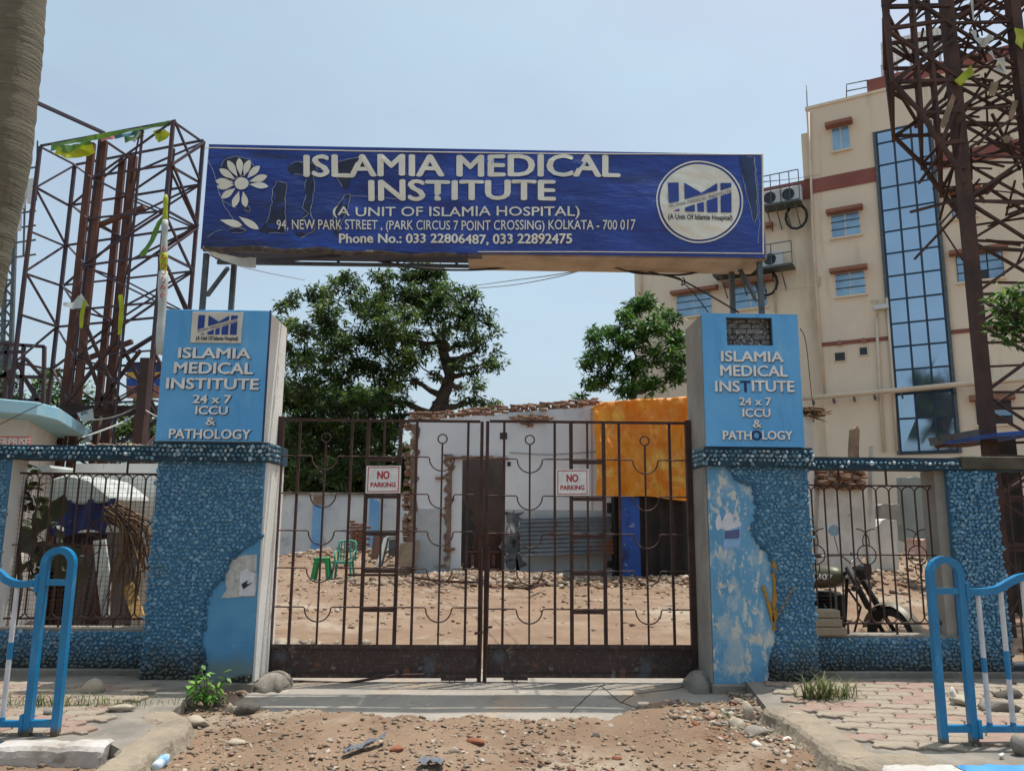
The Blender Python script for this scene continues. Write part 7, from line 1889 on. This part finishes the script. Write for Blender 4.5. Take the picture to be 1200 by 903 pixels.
# climbing leaves at the left column
vn = thing('climbing_plant', 'dark round-leaved climber hanging in the top corner of the left opening', 'plant', at(34, 600, 7.95))
LP = [at(random.gauss(33, 8), random.uniform(548, 598), 7.9 + random.uniform(0, .1))[:] for _ in range(70)]
m_oval = mat('dark_round_leaves', None, rough=.5, rnd=[C3(46, 56, 34), C3(64, 72, 44), C3(84, 88, 50)], transl=.2)
oval = (np.array([[0, 0, 0], [.3, .3, 0], [.7, .3, -.05], [1, 0, -.15], [.7, -.3, -.05], [.3, -.3, 0]]), np.array([[0, 1, 2], [0, 2, 3], [0, 3, 4], [0, 4, 5]]))
scatter('leaves', [oval], LP, RNG.uniform(.08, .13, 70), rots(70, .9, 3.14), m_oval, vn, kind=None)
mb = MB(); mb.tube([at(24, 548, 7.9), at(20, 610, 7.9), at(24, 690, 7.9), at(16, 742, 7.9)], [.03, .02, .03, .02], 6); part('stem', mb, m_bark, vn, smooth=True)
sq = thing('large_leaved_shrub', 'dark shrub with two big upright leaves behind the left grille', 'plant', (at(50, 740, 8.2).x, 8.2, 0))
for (x, y, L_, an, mt) in ((42, 628, .36, 85, 0), (58, 612, .32, 70, 1), (50, 660, .4, 20, 0), (66, 655, .38, 160, 0), (40, 650, .4, 130, 0), (60, 675, .4, 10, 0)):
    p = at(x, y, 8.15); a = R(an); u = Vector((math.cos(a), 0.1, math.sin(a))); w_ = u.cross(Vector((0, 1, 0))).normalized()
    mb = MB(); ids = [mb.pt(p + u * (L_ * s_) + w_ * (L_ * .32 * math.sin(math.pi * s_) * g_) + Vector((0, .03 * math.sin(3 * s_), 0))) for s_, g_ in ((0, 0), (.3, 1), (.6, 1), (.85, .8), (1, 0), (.85, -.8), (.6, -1), (.3, -1))]; mb.f.append(tuple(ids)); part('leaf', mb, mat('big_leaf', C3(70, 76, 44), C3(56, 62, 38), 5, .5, transl=.2), sq)
mb = MB(); mb.tube([(at(50, 740, 8.2).x, 8.2, 0), at(50, 690, 8.18), at(50, 640, 8.16)], .015, 5); part('stem', mb, m_bark, sq)
scatter('leaf_mass', [oval], [at(random.gauss(55, 16), random.gauss(660, 22), random.uniform(8.2, 8.4))[:] for _ in range(90)], RNG.uniform(.1, .16, 90), rots(90, .9, 3.14), m_oval, sq, kind='stuff')
df = thing('dry_palm_frond', 'bundle of dry brown palm fronds drooping behind the left grille', 'branch', at(150, 730, 8.5))
for k in range(46):
    x0 = random.uniform(120, 140); x1 = x0 + random.uniform(-6, 48); y1 = random.uniform(660, 735)
    mb = MB(); a = at(x0, random.uniform(588, 610), 8.45); c = at(x1, y1, 8.3 + random.uniform(0, .4)); b_ = a.lerp(c, .35) + Vector((.08 + .1 * random.random(), 0, .16))
    mb.tube([a, a.lerp(b_, .6) + Vector((0, 0, .03)), b_, b_.lerp(c, .5) + Vector((.06, 0, .03)), c], [.012, .010, .009, .007, .004], 4); part('leaflet', mb, mat(['frond_brown', 'frond_tan', 'frond_dark'][k % 3], [C3(112, 86, 62), C3(142, 118, 88), C3(76, 56, 42)][k % 3], None, rough=.9), df)
# booth and clutter behind the left grille
bo = thing('covered_cart', 'street cart wrapped in navy cloth under a white sheet, behind the left grille', 'cart', (at(98, 740, 9.2).x, 9.2, 0))
mb = MB(); mb.prism([(at(x, y, 9).x, at(x, y, 9).z) for x, y in ((60, 586), (64, 562), (84, 556), (110, 562), (136, 583), (134, 588), (100, 591))], 8.9, 9.9); part('white_sheet', mb, m_whiteflex, bo, bevel=.02)
mb = MB(); mb.grid(lambda u, v: (at(60 + 76 * u - 10 * (1 - v) * u, 600, 8.92).x, 8.92 + .03 * math.sin(u * 18) , at(98, 627 - 40 * v + 4 * math.sin(u * 7) * (1 - v) - 4 * u, 8.92).z), 30, 8); part('navy_cloth', mb, mat('navy_cloth', C3(40, 56, 110), C3(30, 44, 90), 2, .8, bump=.3), bo, smooth=True)
mb = MB(); mb.box(at(66, 600, 9).x, at(128, 600, 9).x, 9.0, 9.8, .3, at(98, 625, 9).z); part('cart_body', mb, m_dark, bo)
for px in (68, 126):
    for yy in (9.02, 9.75): mb = MB(); x = at(px, 600, 9).x; mb.box(x - .03, x + .03, yy - .03, yy + .03, 0, .3); part('leg', mb, m_dark, bo)
board([(98, 634), (112, 632), (124, 680), (127, 722), (119, 724), (108, 680)], 8.45, .03, m_whiteflex, 'long white plank leaning behind the left grille', 'plank', lean=.2)
board([(136, 690), (147, 683), (168, 722), (156, 727)], 8.3, .03, mat('tan_board', C3(190, 156, 96), C3(170, 136, 82), 4, .8), 'short tan board leaning among the dry fronds', 'board', lean=.15)
board([(84, 640), (98, 638), (120, 726), (100, 730)], 8.6, .04, m_wooddark, 'dark plank leaning next to the white plank', 'plank', lean=.2)
cr = thing('old_crate', 'dark maroon crate low behind the left railing and grille', 'crate', (at(62, 740, 8.3).x, 8.3, 0))
for k in range(5): mb = MB(); x = at(47 + k * 8, 700, 8.3).x; mb.box(x - .026, x + .026, 8.28, 8.31, .1, at(60, 650, 8.3).z); part('slat', mb, m_wooddark, cr)
mb = MB(); mb.box(at(44, 700, 8.3).x, at(86, 700, 8.3).x, 8.32, 8.7, .05, at(60, 652, 8.3).z); part('box', mb, m_dark, cr)
mb = MB(); mb.prism([(at(x, y, 10).x, at(x, y, 10).z) for x, y in ((86, 543), (190, 543), (190, 740), (86, 740))], 10, 10.15); w_ = solo('white_wall', mb, m_white, 'white washed wall panel behind the dry fronds on the left', 'wall')
mb = MB(); mb.prism([(at(x, y, 8.8).x, at(x, y, 8.8).z) for x, y in ((30, 545), (58, 545), (60, 548), (56, 553), (30, 552))], 8.8, 9.3); solo('white_awning', mb, m_whiteflex, 'strip of white awning at the top of the left opening', 'awning')
# kiosk with pale blue eave
P0, P1, P1b, P2 = onz(0, 467, 3.0), onz(45, 471, 3.0), onz(70, 478, 3.0), onz(112, 507, 3.0)
kk = thing('white_kiosk', 'small white building with a pale blue concrete eave and red lettered board at far left', 'building', (-8, 11, 0))
mb = MB(); mb.slab([(-14, P0.y - .3), (P0.x, P0.y), (P1.x, P1.y), (P1b.x, P1b.y), (P2.x, P2.y), (-14, P2.y + .5)], 2.83, 3.0); part('eave', mb, mat('pale_blue_eave', C3(140, 192, 214), C3(160, 200, 212), 2, .85, layers=[(C3(190, 200, 190), 4, .6, .72)]), kk, bevel=.01)
wx = P1.x - .45
mb = MB(); mb.slab([(-13.5, P0.y + .35), (wx - .25, P0.y + .55), (wx, P0.y + .85), (P2.x - .4, P2.y - .3), (-13.5, P2.y)], 0, 2.829); part('wall', mb, m_white, kk)
mb = MB(); mb.slab([(-13.5, P0.y + .3), (P1.x - .5, P1.y + .1), (P2.x - .2, P2.y - .1), (-13.5, P2.y + .2)], 3.001, 3.06); part('roof_felt', mb, m_mossy, kk)
YS = P0.y + .3
mb = MB(); mb.box(at(-30, 517, YS).x, at(36, 517, YS).x, YS - .03, YS, at(10, 523, YS).z, at(10, 511, YS).z); sb_ = part('sign_board', mb, m_pinkred, kk)
lettering("ENTERPRISE", rect_fr(-22, 513, 34.5, 522, YS - .03), m_white, sb_, 'lettering', .03, .006)
nb = thing('notice_board', 'small tilted white notice plate hung on the lattice tower above the kiosk roof', 'sign', at(100, 495, 11.9))
nf = [at(90, 484, 11.9), at(108, 478.5, 11.9), at(109.5, 491, 11.9), at(97, 495, 11.9)]
mb = MB(); i = [mb.pt(p) for p in nf]; j = [mb.pt(p + Vector((0, .02, 0))) for p in nf]; mb.f += [tuple(i), tuple(reversed(j))] + [(i[a], j[a], j[(a + 1) % 4], i[(a + 1) % 4]) for a in range(4)]; part('plate', mb, m_whiteflex, nb)
def nfr(u, v, d): return at(95 + 8 * u, 486.5 - 2.4 * u - 3.6 * v, 11.9 - .004 - d)
lettering("EMC", nfr, m_letteredge, nb, 'lettering', .02, .002)

# ================================================================== WIRES
def wire(label, pts, Y0, Y1, r=0.008, m=m_cable, cat='cable', sag=0):
    mb = MB(); n = len(pts); C_ = [at(x, y, Y0 + (Y1 - Y0) * i / (n - 1)) for i, (x, y) in enumerate(pts)]; Q = []
    for i in range(n - 1):
        p0 = C_[max(i - 1, 0)]; p1 = C_[i]; p2 = C_[i + 1]; p3 = C_[min(i + 2, n - 1)]
        for k in range(6):
            u = k / 6; Q.append(0.5 * ((2 * p1) + (p2 - p0) * u + (2 * p0 - 5 * p1 + 4 * p2 - p3) * u * u + (3 * p1 - p0 - 3 * p2 + p3) * u ** 3))
    Q.append(C_[-1]); mb.tube(Q, r, 5); solo('overhead_cable', mb, m, label, cat, 'cables strung under the banner')
wire('thick black cable sagging under the middle of the banner', [(415, 301), (450, 307), (500, 315), (560, 316), (610, 311), (640, 308), (700, 308), (742, 318), (780, 322), (812, 320), (845, 307), (858, 302)], 7.8, 7.9, .012)
wire('second black cable from the banner centre down to the right box', [(636, 308), (688, 307), (715, 312), (745, 320), (775, 322), (800, 329), (830, 345), (866, 366)], 7.85, 7.6, .009)
wire('thin grey wire rising to the banner from behind the tree', [(556, 338), (600, 334), (650, 325), (690, 314), (722, 305)], 20, 7.9, .010, m_cablegrey)
wire('lower of two thin grey wires left of the beige building', [(540, 337), (590, 330), (650, 322), (700, 312)], 22, 8.0, .010, m_cablegrey)
wire('thin wire from the left end of the banner toward the big tree', [(243, 298), (282, 312), (320, 321), (357, 328)], 7.6, 20, .008, m_cablegrey)
wire('looping wire hanging above the right blue box', [(728, 305), (760, 318), (796, 326), (799, 334), (803, 330), (800, 325)], 7.9, 7.8, .007)
wire('thin wire slanting from the loop to the right box', [(802, 332), (815, 346), (830, 366)], 7.8, 7.5, .006)
wire('pale rope from the kiosk eave to the lattice tower', [(97, 512), (120, 504), (145, 494), (160, 485)], 10.5, 12.2, .012, m_whiteflex)
wire('upper pale rope tied between notice plate and tower', [(108, 492), (130, 489), (150, 482), (164, 474)], 11.8, 12.2, .010, m_whiteflex)
wire('thin rope from the tower to the left blue box', [(170, 480), (180, 486), (190, 490)], 12, 8.0, .008, m_whiteflex)
wire('thin dark wire crossing the kiosk eave', [(-10, 502), (30, 482), (60, 468)], 8.8, 9.0, .005)
wire('thin wire slanting down beside the right blue box', [(938, 385), (945, 405), (952, 470), (957, 490)], 8, 16, .006)
wire('hair thin wire off the top right of the banner', [(895, 213), (925, 210), (960, 205)], 7.9, 20, .006)
